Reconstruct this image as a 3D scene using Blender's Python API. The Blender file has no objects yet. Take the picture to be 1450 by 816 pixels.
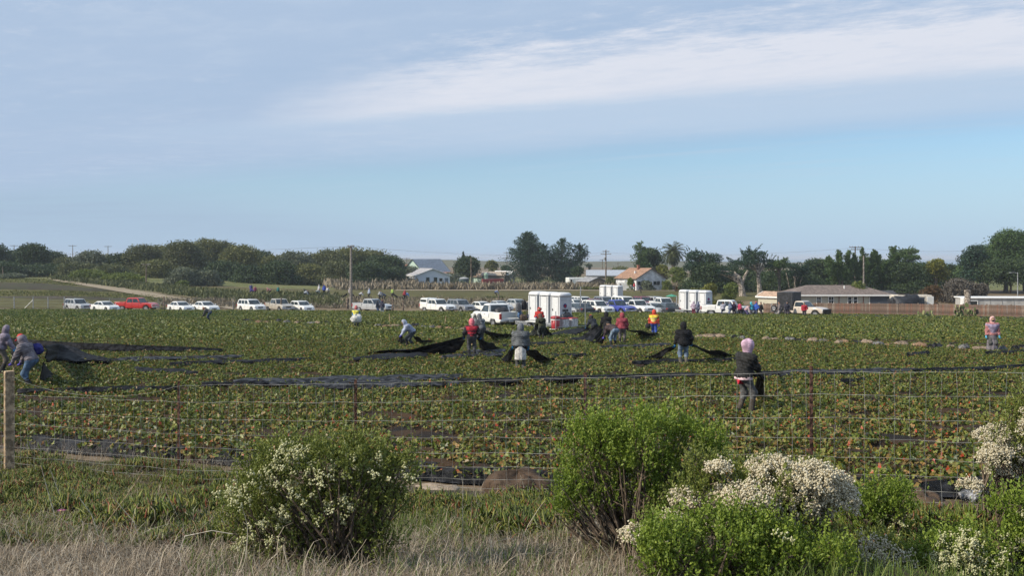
import bpy, math, random
import numpy as np
from mathutils import Vector, Matrix
random.seed(7)
RNG = np.random.default_rng(11)
PI = math.pi
sc = bpy.context.scene
COL = sc.collection
# ---------------------------------------------------------------- camera, sky, sun, exposure
CZ = 3.2                      # eye height above the near edge of the field
FPX, U0, V0 = 1410.0, 725.0, 365.0
cam_d = bpy.data.cameras.new('camera')
cam = bpy.data.objects.new('camera', cam_d); COL.objects.link(cam)
cam.location = (0, 0, CZ); cam.rotation_euler = (PI / 2, 0, 0)
cam_d.sensor_width = 36; cam_d.lens = 36 * FPX / 1450
cam_d.shift_y = -43 / 1450
cam_d.clip_start = 0.1; cam_d.clip_end = 60000
sc.camera = cam
SUN_AZ, SUN_EL = math.radians(-112), math.radians(36)     # azimuth from +Y, negative = left
sun_vec = Vector((math.sin(SUN_AZ) * math.cos(SUN_EL), math.cos(SUN_AZ) * math.cos(SUN_EL), math.sin(SUN_EL)))
sd = bpy.data.lights.new('sun', 'SUN'); sun = bpy.data.objects.new('sun', sd); COL.objects.link(sun)
sd.energy = 5.0; sd.angle = math.radians(0.6); sd.color = (1.0, 0.90, 0.74)
sun.rotation_euler = sun_vec.to_track_quat('Z', 'Y').to_euler()
w = bpy.data.worlds.new('World'); sc.world = w; w.use_nodes = True
wn, wl = w.node_tree.nodes, w.node_tree.links
wn.clear()
def N(nodes, t, **kw):
    n = nodes.new(t)
    for k, v in kw.items():
        if k.startswith('i_'): n.inputs[k[2:].replace('_', ' ')].default_value = v
        else: setattr(n, k, v)
    return n
def ramp(nodes, stops, interp='LINEAR'):
    r = nodes.new('ShaderNodeValToRGB'); r.color_ramp.interpolation = interp
    e = r.color_ramp.elements
    while len(e) < len(stops): e.new(0.5)
    for el, (p, c) in zip(e, stops):
        el.position = p
        el.color = (c[0], c[1], c[2], 1) if hasattr(c, '__len__') else (c, c, c, 1)
    return r
wout = N(wn, 'ShaderNodeOutputWorld'); bg = N(wn, 'ShaderNodeBackground')
SKY_S = 0.1
bg.inputs['Strength'].default_value = SKY_S
sky = N(wn, 'ShaderNodeTexSky', sky_type='NISHITA', sun_disc=False, sun_elevation=SUN_EL, sun_rotation=SUN_AZ,
        air_density=1.0, dust_density=0.3, ozone_density=1.0)
tc = N(wn, 'ShaderNodeTexCoord'); sep = N(wn, 'ShaderNodeSeparateXYZ')
wl.new(tc.outputs['Generated'], sep.inputs[0])
def M(op, a, b=None, c=None, nodes=wn, links=wl, clamp=False):
    n = nodes.new('ShaderNodeMath'); n.operation = op; n.use_clamp = clamp
    for i, x in enumerate((a, b, c)):
        if x is None: continue
        if isinstance(x, (int, float)): n.inputs[i].default_value = x
        else: links.new(x, n.inputs[i])
    return n.outputs[0]
# the clouds are a flat layer: a direction meets it at (x/z, y/z)
zz = M('MAXIMUM', sep.outputs['Z'], 0.012)
px, py = M('DIVIDE', sep.outputs['X'], zz), M('DIVIDE', sep.outputs['Y'], zz)
# along = along the cirrus streaks, across = over them
al, be = 0.815, 0.579
across = M('ADD', M('MULTIPLY', px, be), M('MULTIPLY', py, al))
along = M('SUBTRACT', M('MULTIPLY', px, al), M('MULTIPLY', py, be))
def cnoise(sx, sy, det, off, rough=0.6):
    cb = N(wn, 'ShaderNodeCombineXYZ')
    wl.new(M('MULTIPLY', along, sx), cb.inputs[0]); wl.new(M('MULTIPLY', across, sy), cb.inputs[1]); cb.inputs[2].default_value = off
    n = N(wn, 'ShaderNodeTexNoise'); n.inputs['Scale'].default_value = 1; n.inputs['Detail'].default_value = det
    n.inputs['Roughness'].default_value = rough
    wl.new(cb.outputs[0], n.inputs['Vector']); return n.outputs['Fac']
def sstep(x, a, b):
    n = wn.new('ShaderNodeMapRange'); n.interpolation_type = 'SMOOTHSTEP'
    n.inputs['From Min'].default_value = a; n.inputs['From Max'].default_value = b
    wl.new(x, n.inputs['Value']); return n.outputs['Result']
n1 = cnoise(0.9, 1.6, 8, 3.1, 0.62)
n2 = cnoise(4.5, 7.0, 8, 9.7, 0.72)
n3 = cnoise(0.3, 0.7, 5, 5.2, 0.55)
n4 = cnoise(0.35, 2.4, 8, 1.3, 0.62)
n5 = cnoise(2.0, 3.0, 6, 21.0, 0.65)
# bright streak: a strip of the layer, ragged on its upper side
a2 = M('SUBTRACT', across, M('MULTIPLY', along, 0.153))
wb = M('ADD', M('MULTIPLY', M('SUBTRACT', n5, 0.5), 2.2), M('MULTIPLY', M('SUBTRACT', n2, 0.5), 1.4))
upper = sstep(M('ADD', a2, wb), 3.75, 5.0)
lower = M('SUBTRACT', 1.0, sstep(M('ADD', a2, M('ADD', M('MULTIPLY', M('SUBTRACT', n5, 0.5), 0.45), M('MULTIPLY', M('SUBTRACT', n2, 0.5), 0.6))), 5.55, 6.3))
narrow = sstep(M('SUBTRACT', along, M('MULTIPLY', M('SUBTRACT', 5.8, a2), 1.3)), -6.2, -4.4)
strip = M('MULTIPLY', M('MULTIPLY', M('MULTIPLY', upper, lower), narrow), M('ADD', 0.30, M('ADD', M('MULTIPLY', n1, 0.6), M('MULTIPLY', n2, 0.7))), clamp=True)
# the thin veil that covers the sky above the clear band
edge = M('ADD', across, M('ADD', M('MULTIPLY', M('SUBTRACT', n1, 0.5), 0.9), M('MULTIPLY', M('SUBTRACT', n3, 0.5), 1.2)))
veil = M('SUBTRACT', 1.0, sstep(edge, 5.6, 9.4))
veil = M('MULTIPLY', veil, M('ADD', 0.72, M('MULTIPLY', n3, 0.5)), clamp=True)
halo = M('MULTIPLY', M('MULTIPLY', sstep(a2, 5.3, 6.1), M('SUBTRACT', 1.0, sstep(edge, 6.6, 8.2))), M('MULTIPLY', sstep(along, -9.0, -3.5), 0.75))
# a farther thin bank of the same layer low on the left
bank = M('MULTIPLY', sstep(M('MULTIPLY', px, -1.0), 1.5, 9.0), M('SUBTRACT', 0.85, M('MULTIPLY', sstep(py, 14.0, 60.0), 0.3)))
bank = M('MULTIPLY', bank, M('ADD', 0.4, M('MULTIPLY', n3, 0.9)), clamp=True)
low = sstep(sep.outputs['Z'], 0.03, 0.09)
wisps = M('MULTIPLY', M('MULTIPLY', sstep(n4, 0.5, 0.78), 0.42), low)
fine = M('MULTIPLY', M('MULTIPLY', sstep(n2, 0.48, 0.75), sstep(n1, 0.45, 0.68)), M('MULTIPLY', veil, 0.6))
soft = M('MULTIPLY', M('MULTIPLY', sstep(n5, 0.4, 0.75), sstep(n3, 0.35, 0.7)), M('MULTIPLY', veil, 0.6))
def mix(fac, a, b):
    n = wn.new('ShaderNodeMix'); n.data_type = 'RGBA'
    wl.new(fac, n.inputs['Factor'])
    for s, x in (('A', a), ('B', b)):
        sk = [i for i in n.inputs if i.name == s and i.type == 'RGBA'][0]
        if isinstance(x, tuple): sk.default_value = (*x, 1)
        else: wl.new(x, sk)
    return [o for o in n.outputs if o.type == 'RGBA'][0]
K = 1.0 / SKY_S
def cl(r, g, b): return tuple(((c / 255) ** 2.2) * K for c in (r, g, b))
hz = M('SUBTRACT', 1.0, sstep(sep.outputs['Z'], -0.02, 0.16))
SKYGAIN = N(wn, 'ShaderNodeMix', data_type='RGBA', blend_type='MULTIPLY')
SKYGAIN.inputs['Factor'].default_value = 1
wl.new(sky.outputs[0], SKYGAIN.inputs[6]); SKYGAIN.inputs[7].default_value = (0.86, 1.06, 1.24, 1)
c = SKYGAIN.outputs[2]
c = mix(M('MULTIPLY', hz, 0.92), c, cl(172, 201, 232))
c = mix(wisps, c, cl(190, 208, 228))
c = mix(bank, c, cl(166, 188, 213))
c = mix(veil, c, cl(174, 195, 222))
c = mix(halo, c, cl(190, 210, 232))
c = mix(soft, c, cl(196, 211, 231))
c = mix(fine, c, cl(206, 216, 233))
c = mix(strip, c, cl(221, 226, 238))
wl.new(c, bg.inputs['Color']); wl.new(bg.outputs[0], wout.inputs[0])
vs = sc.view_settings
vs.view_transform = 'Standard'; vs.look = 'None'; vs.exposure = 0.0; vs.gamma = 1.0; vs.use_curve_mapping = False
sc.render.engine = 'CYCLES'
cy = sc.cycles
cy.max_bounces = 5; cy.diffuse_bounces = 3; cy.glossy_bounces = 2; cy.transmission_bounces = 3; cy.transparent_max_bounces = 6
cy.volume_bounces = 0
cy.caustics_reflective = False; cy.caustics_refractive = False
cy.use_denoising = True
cy.use_adaptive_sampling = True; cy.adaptive_threshold = 0.02
# ---------------------------------------------------------------- terrain function and pixel rays
PROF_D = [-50, 0, 4, 6, 8, 10, 11.5, 12.5, 13.6, 17.6, 20, 26, 40, 60, 77, 110, 138, 150, 160, 175, 200, 260, 350, 900, 1500, 60000]
PROF_Z = [-1.5, -1.55, -1.72, -1.98, -2.3, -2.6, -2.78, -3.0, -3.2, -3.45, -3.6, -3.98, -4.5, -5.1, -5.65, -6.6, -7.45, -7.5, -7.2, -6.6, -6.7, -7.2, -8.0, -9, -14.6, -14.6]
def sm(a, b, x):
    t = np.clip((np.asarray(x, float) - a) / (b - a), 0, 1); return t * t * (3 - 2 * t)
def H(x, y):
    x = np.asarray(x, float); y = np.asarray(y, float)
    z = np.interp(y, PROF_D, PROF_Z)
    z = z + sm(30, 95, -x) * sm(150, 235, y) * 2.3 * (1 - sm(500, 900, y))
    near = 1 - sm(10, 14, y)
    z = z + near * 0.05 * np.sin(x * 1.7 + y * 0.8) + near * 0.03 * np.sin(x * 4.1 - y * 3.3)
    return z + CZ
def Hf(x, y): return float(H(x, y))
def ray(u, v, D): return Vector(((u - U0) / FPX * D, D, CZ - (v - V0) / FPX * D))
_DD = np.concatenate([np.arange(5, 40, .05), np.arange(40, 420, .25)])
def hit(u, v, dz=0.0):
    x = (u - U0) / FPX * _DD; z = CZ - (v - V0) / FPX * _DD - dz
    k = np.argmax(z < H(x, _DD)); D = _DD[k]
    return Vector((x[k], D, Hf(x[k], D)))
def gnd(u, D):
    x = (u - U0) / FPX * D; return Vector((x, D, Hf(x, D)))
# ---------------------------------------------------------------- object helpers
def tag(o, label=None, cat=None, group=None, kind=None):
    if label: o['label'] = label
    if cat: o['category'] = cat
    if group: o['group'] = group
    if kind: o['kind'] = kind
    return o
def thing(name, label, cat, loc=(0, 0, 0), rz=0.0, group=None, scale=1.0):
    o = bpy.data.objects.new(name, None); COL.objects.link(o); o.empty_display_size = 0.2
    o.location = loc; o.rotation_euler = (0, 0, rz); o.scale = (scale,) * 3
    return tag(o, label, cat, group)
def mesh_np(name, V, F, mats, mi=None, smooth=False, tint=None):
    """V (n,3); F (m,k) array with constant k, or a list of tuples"""
    me = bpy.data.meshes.new(name)
    V = np.ascontiguousarray(V, np.float32)
    if isinstance(F, np.ndarray):
        m, k = F.shape
        me.vertices.add(len(V)); me.vertices.foreach_set('co', V.ravel())
        me.loops.add(m * k); me.loops.foreach_set('vertex_index', np.ascontiguousarray(F, np.int32).ravel())
        me.polygons.add(m); me.polygons.foreach_set('loop_start', np.arange(0, m * k, k, dtype=np.int32))
        try: me.polygons.foreach_set('loop_total', np.full(m, k, np.int32))
        except Exception: pass
        me.update(calc_edges=True)
    else:
        me.from_pydata(V.tolist(), [], F); m = len(F)
    for mt in mats: me.materials.append(mt)
    n = len(me.polygons)
    if mi is not None: me.polygons.foreach_set('material_index', np.asarray(mi, np.int32))
    if smooth: me.polygons.foreach_set('use_smooth', np.ones(n, bool))
    if tint is not None:
        a = me.attributes.new('tint', 'FLOAT', 'FACE'); a.data.foreach_set('value', np.ascontiguousarray(tint, np.float32))
    me.validate(); me.update()
    return me
def obj(name, me, parent=None, loc=None):
    o = bpy.data.objects.new(name, me); COL.objects.link(o)
    if parent is not None: o.parent = parent
    if loc is not None: o.location = loc
    return o
class MB:
    def __init__(s): s.V = []; s.F = []; s.m = []; s.cur = 0
    def add(s, V, F):
        b = len(s.V); s.V += [tuple(v) for v in V]; s.F += [tuple(i + b for i in f) for f in F]; s.m += [s.cur] * len(F); return s
    def mat(s, i): s.cur = i; return s
    def box(s, c, d, rz=0.0, R=None):
        x, y, z = d[0] / 2, d[1] / 2, d[2] / 2
        P = [(-x, -y, -z), (x, -y, -z), (x, y, -z), (-x, y, -z), (-x, -y, z), (x, -y, z), (x, y, z), (-x, y, z)]
        R = R or Matrix.Rotation(rz, 3, 'Z'); C = Vector(c)
        return s.add([R @ Vector(p) + C for p in P], [(0, 3, 2, 1), (4, 5, 6, 7), (0, 1, 5, 4), (1, 2, 6, 5), (2, 3, 7, 6), (3, 0, 4, 7)])
    def bbox(s, c, d, b=0.02, rz=0.0):
        """box with chamfered edges"""
        x, y, z = d[0] / 2, d[1] / 2, d[2] / 2; b = min(b, x * .9, y * .9, z * .9)
        ring = lambda px, py, pz: [(-px + b, -py, pz), (px - b, -py, pz), (px, -py + b, pz), (px, py - b, pz), (px - b, py, pz), (-px + b, py, pz), (-px, py - b, pz), (-px, -py + b, pz)]
        V = ring(x - b * .6, y - b * .6, -z) + ring(x, y, -z + b) + ring(x, y, z - b) + ring(x - b * .6, y - b * .6, z)
        F = []
        for k in range(3):
            for i in range(8): F.append((k * 8 + i, k * 8 + (i + 1) % 8, k * 8 + 8 + (i + 1) % 8, k * 8 + 8 + i))
        F += [tuple(range(7, -1, -1)), tuple(range(24, 32))]
        R = Matrix.Rotation(rz, 3, 'Z'); C = Vector(c)
        return s.add([R @ Vector(p) + C for p in V], F)
    def tube(s, pts, rad, n=6, cap=True):
        pts = [Vector(p) for p in pts]
        if not hasattr(rad, '__len__'): rad = [rad] * len(pts)
        V = []; ref = None
        for i, p in enumerate(pts):
            t = (pts[min(i + 1, len(pts) - 1)] - pts[max(i - 1, 0)])
            t = t.normalized() if t.length > 1e-9 else Vector((0, 0, 1))
            if ref is None: ref = t.orthogonal().normalized()
            ref = (ref - t * ref.dot(t)); ref = ref.normalized() if ref.length > 1e-6 else t.orthogonal().normalized()
            bn = t.cross(ref)
            for k in range(n):
                a = 2 * PI * k / n; V.append(p + (ref * math.cos(a) + bn * math.sin(a)) * rad[i])
        F = [(i * n + k, i * n + (k + 1) % n, (i + 1) * n + (k + 1) % n, (i + 1) * n + k) for i in range(len(pts) - 1) for k in range(n)]
        if cap: F += [tuple(range(n - 1, -1, -1)), tuple(range((len(pts) - 1) * n, len(pts) * n))]
        return s.add(V, F)
    def lathe(s, c, prof, n=14, axis='Z'):
        V = []; C = Vector(c)
        for r, h in prof:
            for k in range(n):
                a = 2 * PI * k / n; p = (r * math.cos(a), r * math.sin(a), h)
                if axis == 'Y': p = (p[0], p[2], p[1])
                if axis == 'X': p = (p[2], p[0], p[1])
                V.append(C + Vector(p))
        q = len(prof)
        F = [(i * n + k, i * n + (k + 1) % n, (i + 1) * n + (k + 1) % n, (i + 1) * n + k) for i in range(q - 1) for k in range(n)]
        F += [tuple(range(n - 1, -1, -1)), tuple(range((q - 1) * n, q * n))]
        return s.add(V, F)
    def quad(s, *p): return s.add(p, [tuple(range(len(p)))])
    def prism(s, poly, d0, d1, axis='Y'):
        """poly in (a,b); extruded along axis from d0 to d1. axis Y: (a,d,b); X: (d,a,b); Z: (a,b,d)"""
        f = {'Y': lambda a, b, d: (a, d, b), 'X': lambda a, b, d: (d, a, b), 'Z': lambda a, b, d: (a, b, d)}[axis]
        n = len(poly); V = [f(a, b, d0) for a, b in poly] + [f(a, b, d1) for a, b in poly]
        return s.add(V, [tuple(range(n - 1, -1, -1)), tuple(range(n, 2 * n))] + [(i, (i + 1) % n, n + (i + 1) % n, n + i) for i in range(n)])
    def loft(s, secs, closed=True, cap=True):
        n = len(secs[0]); V = [p for q in secs for p in q]; F = []
        for i in range(len(secs) - 1):
            for k in range(n if closed else n - 1): F.append((i * n + k, i * n + (k + 1) % n, (i + 1) * n + (k + 1) % n, (i + 1) * n + k))
        if cap: F += [tuple(range(n - 1, -1, -1)), tuple(range((len(secs) - 1) * n, len(secs) * n))]
        return s.add(V, F)
    def me(s, name, mats, smooth=False):
        if not isinstance(mats, (list, tuple)): mats = [mats]
        return mesh_np(name, np.array(s.V, np.float32), s.F, mats, s.m, smooth)
    def build(s, name, mats, parent=None, smooth=False, loc=None): return obj(name, s.me(name, mats, smooth), parent, loc)
def copy_tree(o, parent=None):
    c = o.copy(); COL.objects.link(c)
    if parent is not None: c.parent = parent
    for ch in o.children: copy_tree(ch, c)
    return c
# ---------------------------------------------------------------- materials
MATS = {}
def mat(name, col, rough=0.7, metal=0.0, var=0.12, scale=6.0, bump=0.0, col2=None, bscale=None, spec=0.4, coat=0.0, detail=6, thr=(0.42, 0.62)):
    if name in MATS: return MATS[name]
    m = bpy.data.materials.new(name); m.use_nodes = True; nd, lk = m.node_tree.nodes, m.node_tree.links
    p = nd['Principled BSDF']; p.inputs['Roughness'].default_value = rough; p.inputs['Metallic'].default_value = metal
    p.inputs['Specular IOR Level'].default_value = spec
    if coat: p.inputs['Coat Weight'].default_value = coat; p.inputs['Coat Roughness'].default_value = 0.08
    t = nd.new('ShaderNodeTexCoord'); ns = nd.new('ShaderNodeTexNoise'); ns.inputs['Scale'].default_value = scale; ns.inputs['Detail'].default_value = detail
    lk.new(t.outputs['Object'], ns.inputs['Vector'])
    c2 = col2 or tuple(max(0, c * (1 - 2 * var)) for c in col); c1 = col if col2 else tuple(min(1, c * (1 + var)) for c in col)
    r = ramp(nd, [(thr[0], c2), (thr[1], c1)]); lk.new(ns.outputs['Fac'], r.inputs[0]); lk.new(r.outputs[0], p.inputs['Base Color'])
    if bump:
        nb = nd.new('ShaderNodeTexNoise'); nb.inputs['Scale'].default_value = bscale or scale * 3; nb.inputs['Detail'].default_value = 8
        lk.new(t.outputs['Object'], nb.inputs['Vector'])
        b = nd.new('ShaderNodeBump'); b.inputs['Strength'].default_value = bump; b.inputs['Distance'].default_value = 0.05
        lk.new(nb.outputs['Fac'], b.inputs['Height']); lk.new(b.outputs[0], p.inputs['Normal'])
    MATS[name] = m; return m
def glass(name='window_glass', col=(0.02, 0.03, 0.035)):
    if name in MATS: return MATS[name]
    m = mat(name, col, rough=0.06, spec=0.8, var=0.25, scale=2); return m
def leafmat(name, stops, trans=0.3, rough=0.55, spec=0.3, inst=0.0):
    """stops: colour ramp over the random number carried by each leaf"""
    if name in MATS: return MATS[name]
    m = bpy.data.materials.new(name); m.use_nodes = True; nd, lk = m.node_tree.nodes, m.node_tree.links
    p = nd['Principled BSDF']; p.inputs['Roughness'].default_value = rough; p.inputs['Specular IOR Level'].default_value = spec
    a = nd.new('ShaderNodeAttribute'); a.attribute_name = 'tint'
    r = ramp(nd, stops); src = a.outputs['Fac']
    if inst:
        oi = nd.new('ShaderNodeObjectInfo')
        src = M('FRACT', M('ADD', src, M('MULTIPLY', oi.outputs['Random'], inst, nodes=nd, links=lk), nodes=nd, links=lk), nodes=nd, links=lk)
    lk.new(src, r.inputs[0]); lk.new(r.outputs[0], p.inputs['Base Color'])
    if trans:
        tr = nd.new('ShaderNodeBsdfTranslucent'); mx = nd.new('ShaderNodeMixShader'); mx.inputs[0].default_value = trans
        lk.new(r.outputs[0], tr.inputs[0]); lk.new(p.outputs[0], mx.inputs[1]); lk.new(tr.outputs[0], mx.inputs[2])
        lk.new(mx.outputs[0], nd['Material Output'].inputs['Surface'])
    MATS[name] = m; return m
# ---------------------------------------------------------------- leaf clouds
def unit(v): return v / np.maximum(np.linalg.norm(v, axis=1, keepdims=True), 1e-9)
def leaves(name, C, size, mat_, aspect=0.55, up=None, tint=None, rng=RNG, jitter=1.0, bend=0.25):
    """one bent diamond-shaped leaf (2 triangles) for each centre; up = preferred long axis (n,3)"""
    n = len(C); ax = rng.normal(size=(n, 3))
    if up is not None: ax = unit(up) + ax * jitter * 0.5
    ax = unit(ax); sd_ = unit(np.cross(ax, rng.normal(size=(n, 3)))); nr = np.cross(ax, sd_)
    s = np.broadcast_to(np.asarray(size, float), (n,)) * rng.uniform(0.6, 1.3, n)
    L = ax * s[:, None] * 0.5; W = sd_ * (s * aspect * 0.5)[:, None]; B = nr * (s * bend * 0.5)[:, None]
    V = np.stack([C - L, C + W + B, C + L, C - W + B], 1).reshape(-1, 3)
    i = np.arange(n)[:, None] * 4
    F = np.concatenate([i + np.array([[0, 1, 2]]), i + np.array([[0, 2, 3]])], 1).reshape(-1, 3)
    t = rng.random(n) if tint is None else tint
    return mesh_np(name, V, F, [mat_], tint=np.repeat(t, 2))
def shell(lobes, n, rng=RNG, inner=0.72, bottom=-0.75):
    """points near the surface of a set of ellipsoid lobes (cx,cy,cz,rx,ry,rz); returns points, outward normals"""
    L = np.array(lobes, float); wts = (L[:, 3] * L[:, 5] + L[:, 4] * L[:, 5] + L[:, 3] * L[:, 4]); k = rng.choice(len(L), n, p=wts / wts.sum())
    d = unit(rng.normal(size=(n, 3))); d[:, 2] = np.where(d[:, 2] < bottom, -d[:, 2] * .6, d[:, 2])
    r = inner + (1.06 - inner) * rng.random(n) ** 0.6
    return L[k, :3] + d * L[k, 3:] * r[:, None], d
# ---------------------------------------------------------------- ground, field, far land
def groundmat(name, cols, scales, bump=0.4, bscale=8.0, bdist=0.08):
    """cols: three colours mixed by two noises"""
    m = bpy.data.materials.new(name); m.use_nodes = True; nd, lk = m.node_tree.nodes, m.node_tree.links
    p = nd['Principled BSDF']; p.inputs['Roughness'].default_value = 0.95; p.inputs['Specular IOR Level'].default_value = 0.1
    t = nd.new('ShaderNodeTexCoord')
    def nz(s, d=8):
        n = nd.new('ShaderNodeTexNoise'); n.inputs['Scale'].default_value = s; n.inputs['Detail'].default_value = d; n.inputs['Roughness'].default_value = 0.65
        lk.new(t.outputs['Object'], n.inputs['Vector']); return n.outputs['Fac']
    a = ramp(nd, [(0.36, cols[0]), (0.64, cols[1])]); lk.new(nz(scales[0]), a.inputs[0])
    f = ramp(nd, [(0.45, 0.0), (0.62, 1.0)]); lk.new(nz(scales[1]), f.inputs[0])
    mx = nd.new('ShaderNodeMix'); mx.data_type = 'RGBA'; lk.new(f.outputs[0], mx.inputs['Factor']); lk.new(a.outputs[0], mx.inputs[6]); mx.inputs[7].default_value = (*cols[2], 1)
    lk.new(mx.outputs[2], p.inputs['Base Color'])
    b = nd.new('ShaderNodeBump'); b.inputs['Strength'].default_value = bump; b.inputs['Distance'].default_value = bdist
    lk.new(nz(bscale), b.inputs['Height']); lk.new(b.outputs[0], p.inputs['Normal'])
    MATS[name] = m; return m
m_dirt = groundmat('dry_dirt', [(0.17, 0.12, 0.08), (0.24, 0.185, 0.125), (0.12, 0.10, 0.055)], (0.35, 1.2))
m_soil = groundmat('furrow_soil', [(0.035, 0.024, 0.016), (0.07, 0.046, 0.030), (0.022, 0.021, 0.021)], (1.3, 0.8), bscale=14)
m_meadow = groundmat('meadow_grass', [(0.13, 0.14, 0.055), (0.20, 0.19, 0.085), (0.10, 0.115, 0.045)], (0.05, 0.2), bscale=3, bdist=0.3)
m_ff = groundmat('far_crop', [(0.095, 0.092, 0.036), (0.135, 0.125, 0.05), (0.075, 0.068, 0.032)], (0.06, 0.5), bscale=2, bdist=0.3)
m_dryg = groundmat('dry_weeds', [(0.20, 0.165, 0.105), (0.26, 0.21, 0.15), (0.12, 0.12, 0.055)], (0.12, 0.6), bscale=3, bdist=0.3)
m_plough = groundmat('ploughed_soil', [(0.045, 0.038, 0.03), (0.075, 0.06, 0.045), (0.06, 0.07, 0.03)], (0.1, 0.5), bscale=3)
m_track = groundmat('pale_track', [(0.33, 0.28, 0.21), (0.28, 0.23, 0.165), (0.25, 0.205, 0.14)], (0.3, 1.0), bscale=6, bdist=0.04)
def sheet(name, xs, ys, mt, dz=0.0, mask=None, zf=None):
    X, Y = np.meshgrid(xs, ys); Z = (zf or H)(X, Y) + dz
    V = np.stack([X, Y, Z], -1).reshape(-1, 3); a, b = len(ys), len(xs)
    i = (np.arange(a - 1)[:, None] * b + np.arange(b - 1)[None]).reshape(-1)
    F = np.stack([i, i + 1, i + b + 1, i + b], 1)
    return mesh_np(name, V, F, [mt] if not isinstance(mt, list) else mt, smooth=True)
ys = np.concatenate([np.arange(-30, 4, 2), np.arange(4, 15, 0.2), np.arange(15, 40, 1), np.arange(40, 150, 4), np.arange(150, 300, 3), np.arange(300, 1500, 50), [2500, 8000, 28000]])
xs = np.concatenate([[-28000, -6000, -1500, -600], np.arange(-300, -20, 8), np.arange(-20, 20, 0.35), np.arange(20, 300, 8), [600, 1500, 6000, 28000]])
FA = math.atan(-0.46); CA, SA = math.cos(FA), math.sin(FA)      # rows run parallel to the wire fence
def near_edge(x): return 13.9 - 0.46 * x
def far_edge(x): return np.clip(122 - 0.25 * x, 100, 139)
def in_field(x, y): return (y > near_edge(x)) & (y < far_edge(x))
def Hground(X, Y):
    z = H(X, Y)
    return z - 0.45 * sm(0.6, 2.5, Y - near_edge(X)) * (1 - sm(-4, -1, Y - far_edge(X)))       # a trough under the crop field
tag(obj('ground', sheet('ground', xs, ys, m_dirt, zf=Hground)), kind='structure')
def poly_sheet(name, top, bot, mt, dz, n=40, rows=4):
    """ground strip between two pixel lines [(u,v)..] (top = far, bottom = near), laid on the terrain"""
    def line(P):
        P = np.array(P, float); t = np.linspace(P[0, 0], P[-1, 0], n); return t, np.interp(t, P[:, 0], P[:, 1])
    a, b = line(top), line(bot); V = []
    for j in range(rows + 1):
        f = j / rows
        for i in range(n):
            h0, h1 = hit(b[0][i], b[1][i]), hit(a[0][i], a[1][i]); p = h0.lerp(h1, f); V.append((p.x, p.y, Hf(p.x, p.y) + dz))
    i = (np.arange(rows)[:, None] * n + np.arange(n - 1)[None]).reshape(-1)
    return tag(obj(name, mesh_np(name, np.array(V), np.stack([i, i + 1, i + n + 1, i + n], 1), [mt], smooth=True)), kind='structure')
# land beyond the parked cars
def band(name, mt, y0, y1, x0, x1, dz, step=4):
    yy = np.arange(y0, y1 + step, step); xx = np.arange(x0, x1 + 6, 6)
    return tag(obj(name, sheet(name, xx, yy, mt, dz)), kind='structure')
band('meadow', m_meadow, 206, 420, -260, 320, 0.03, 6)
band('far_field', m_ff, 163, 200, -170, 60, 0.035)
poly_sheet('green_field', [(-60, 393), (90, 396), (200, 412), (300, 428)], [(-60, 436), (90, 437), (200, 437), (300, 437)], m_ff, 0.05)
poly_sheet('ploughed_strip', [(-60, 400), (60, 402), (120, 408), (170, 410)], [(-60, 409), (60, 411), (120, 413), (170, 413)], m_plough, 0.09)
poly_sheet('ploughed_strip', [(-60, 421), (80, 420), (150, 421), (190, 424)], [(-60, 424), (80, 425), (150, 426), (190, 427)], m_plough, 0.09)
poly_sheet('weedy_bank', [(70, 389), (200, 402), (330, 414), (480, 417)], [(70, 397), (200, 414), (330, 431), (480, 437)], m_dryg, 0.13)
poly_sheet('dirt_track', [(75, 396.5), (120, 402), (200, 414), (330, 434)], [(75, 398.5), (120, 406), (200, 420), (330, 440)], m_track, 0.17)
poly_sheet('farm_track', [(560, 410.6), (760, 410.6), (960, 411)], [(560, 412.2), (760, 412.4), (960, 412.8)], m_track, 0.09)
poly_sheet('parking_verge', [(-40, 437), (330, 438), (700, 438), (1000, 440)], [(-40, 442), (330, 443.5), (700, 446), (1000, 450)], m_dirt, 0.06)
sea = MB().quad((-30000, 1300, CZ - 14), (30000, 1300, CZ - 14), (30000, 29000, CZ - 14), (-30000, 29000, CZ - 14))
tag(sea.build('sea', mat('sea_water', (0.05, 0.12, 0.19), rough=0.25, scale=0.01)), kind='structure')
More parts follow.
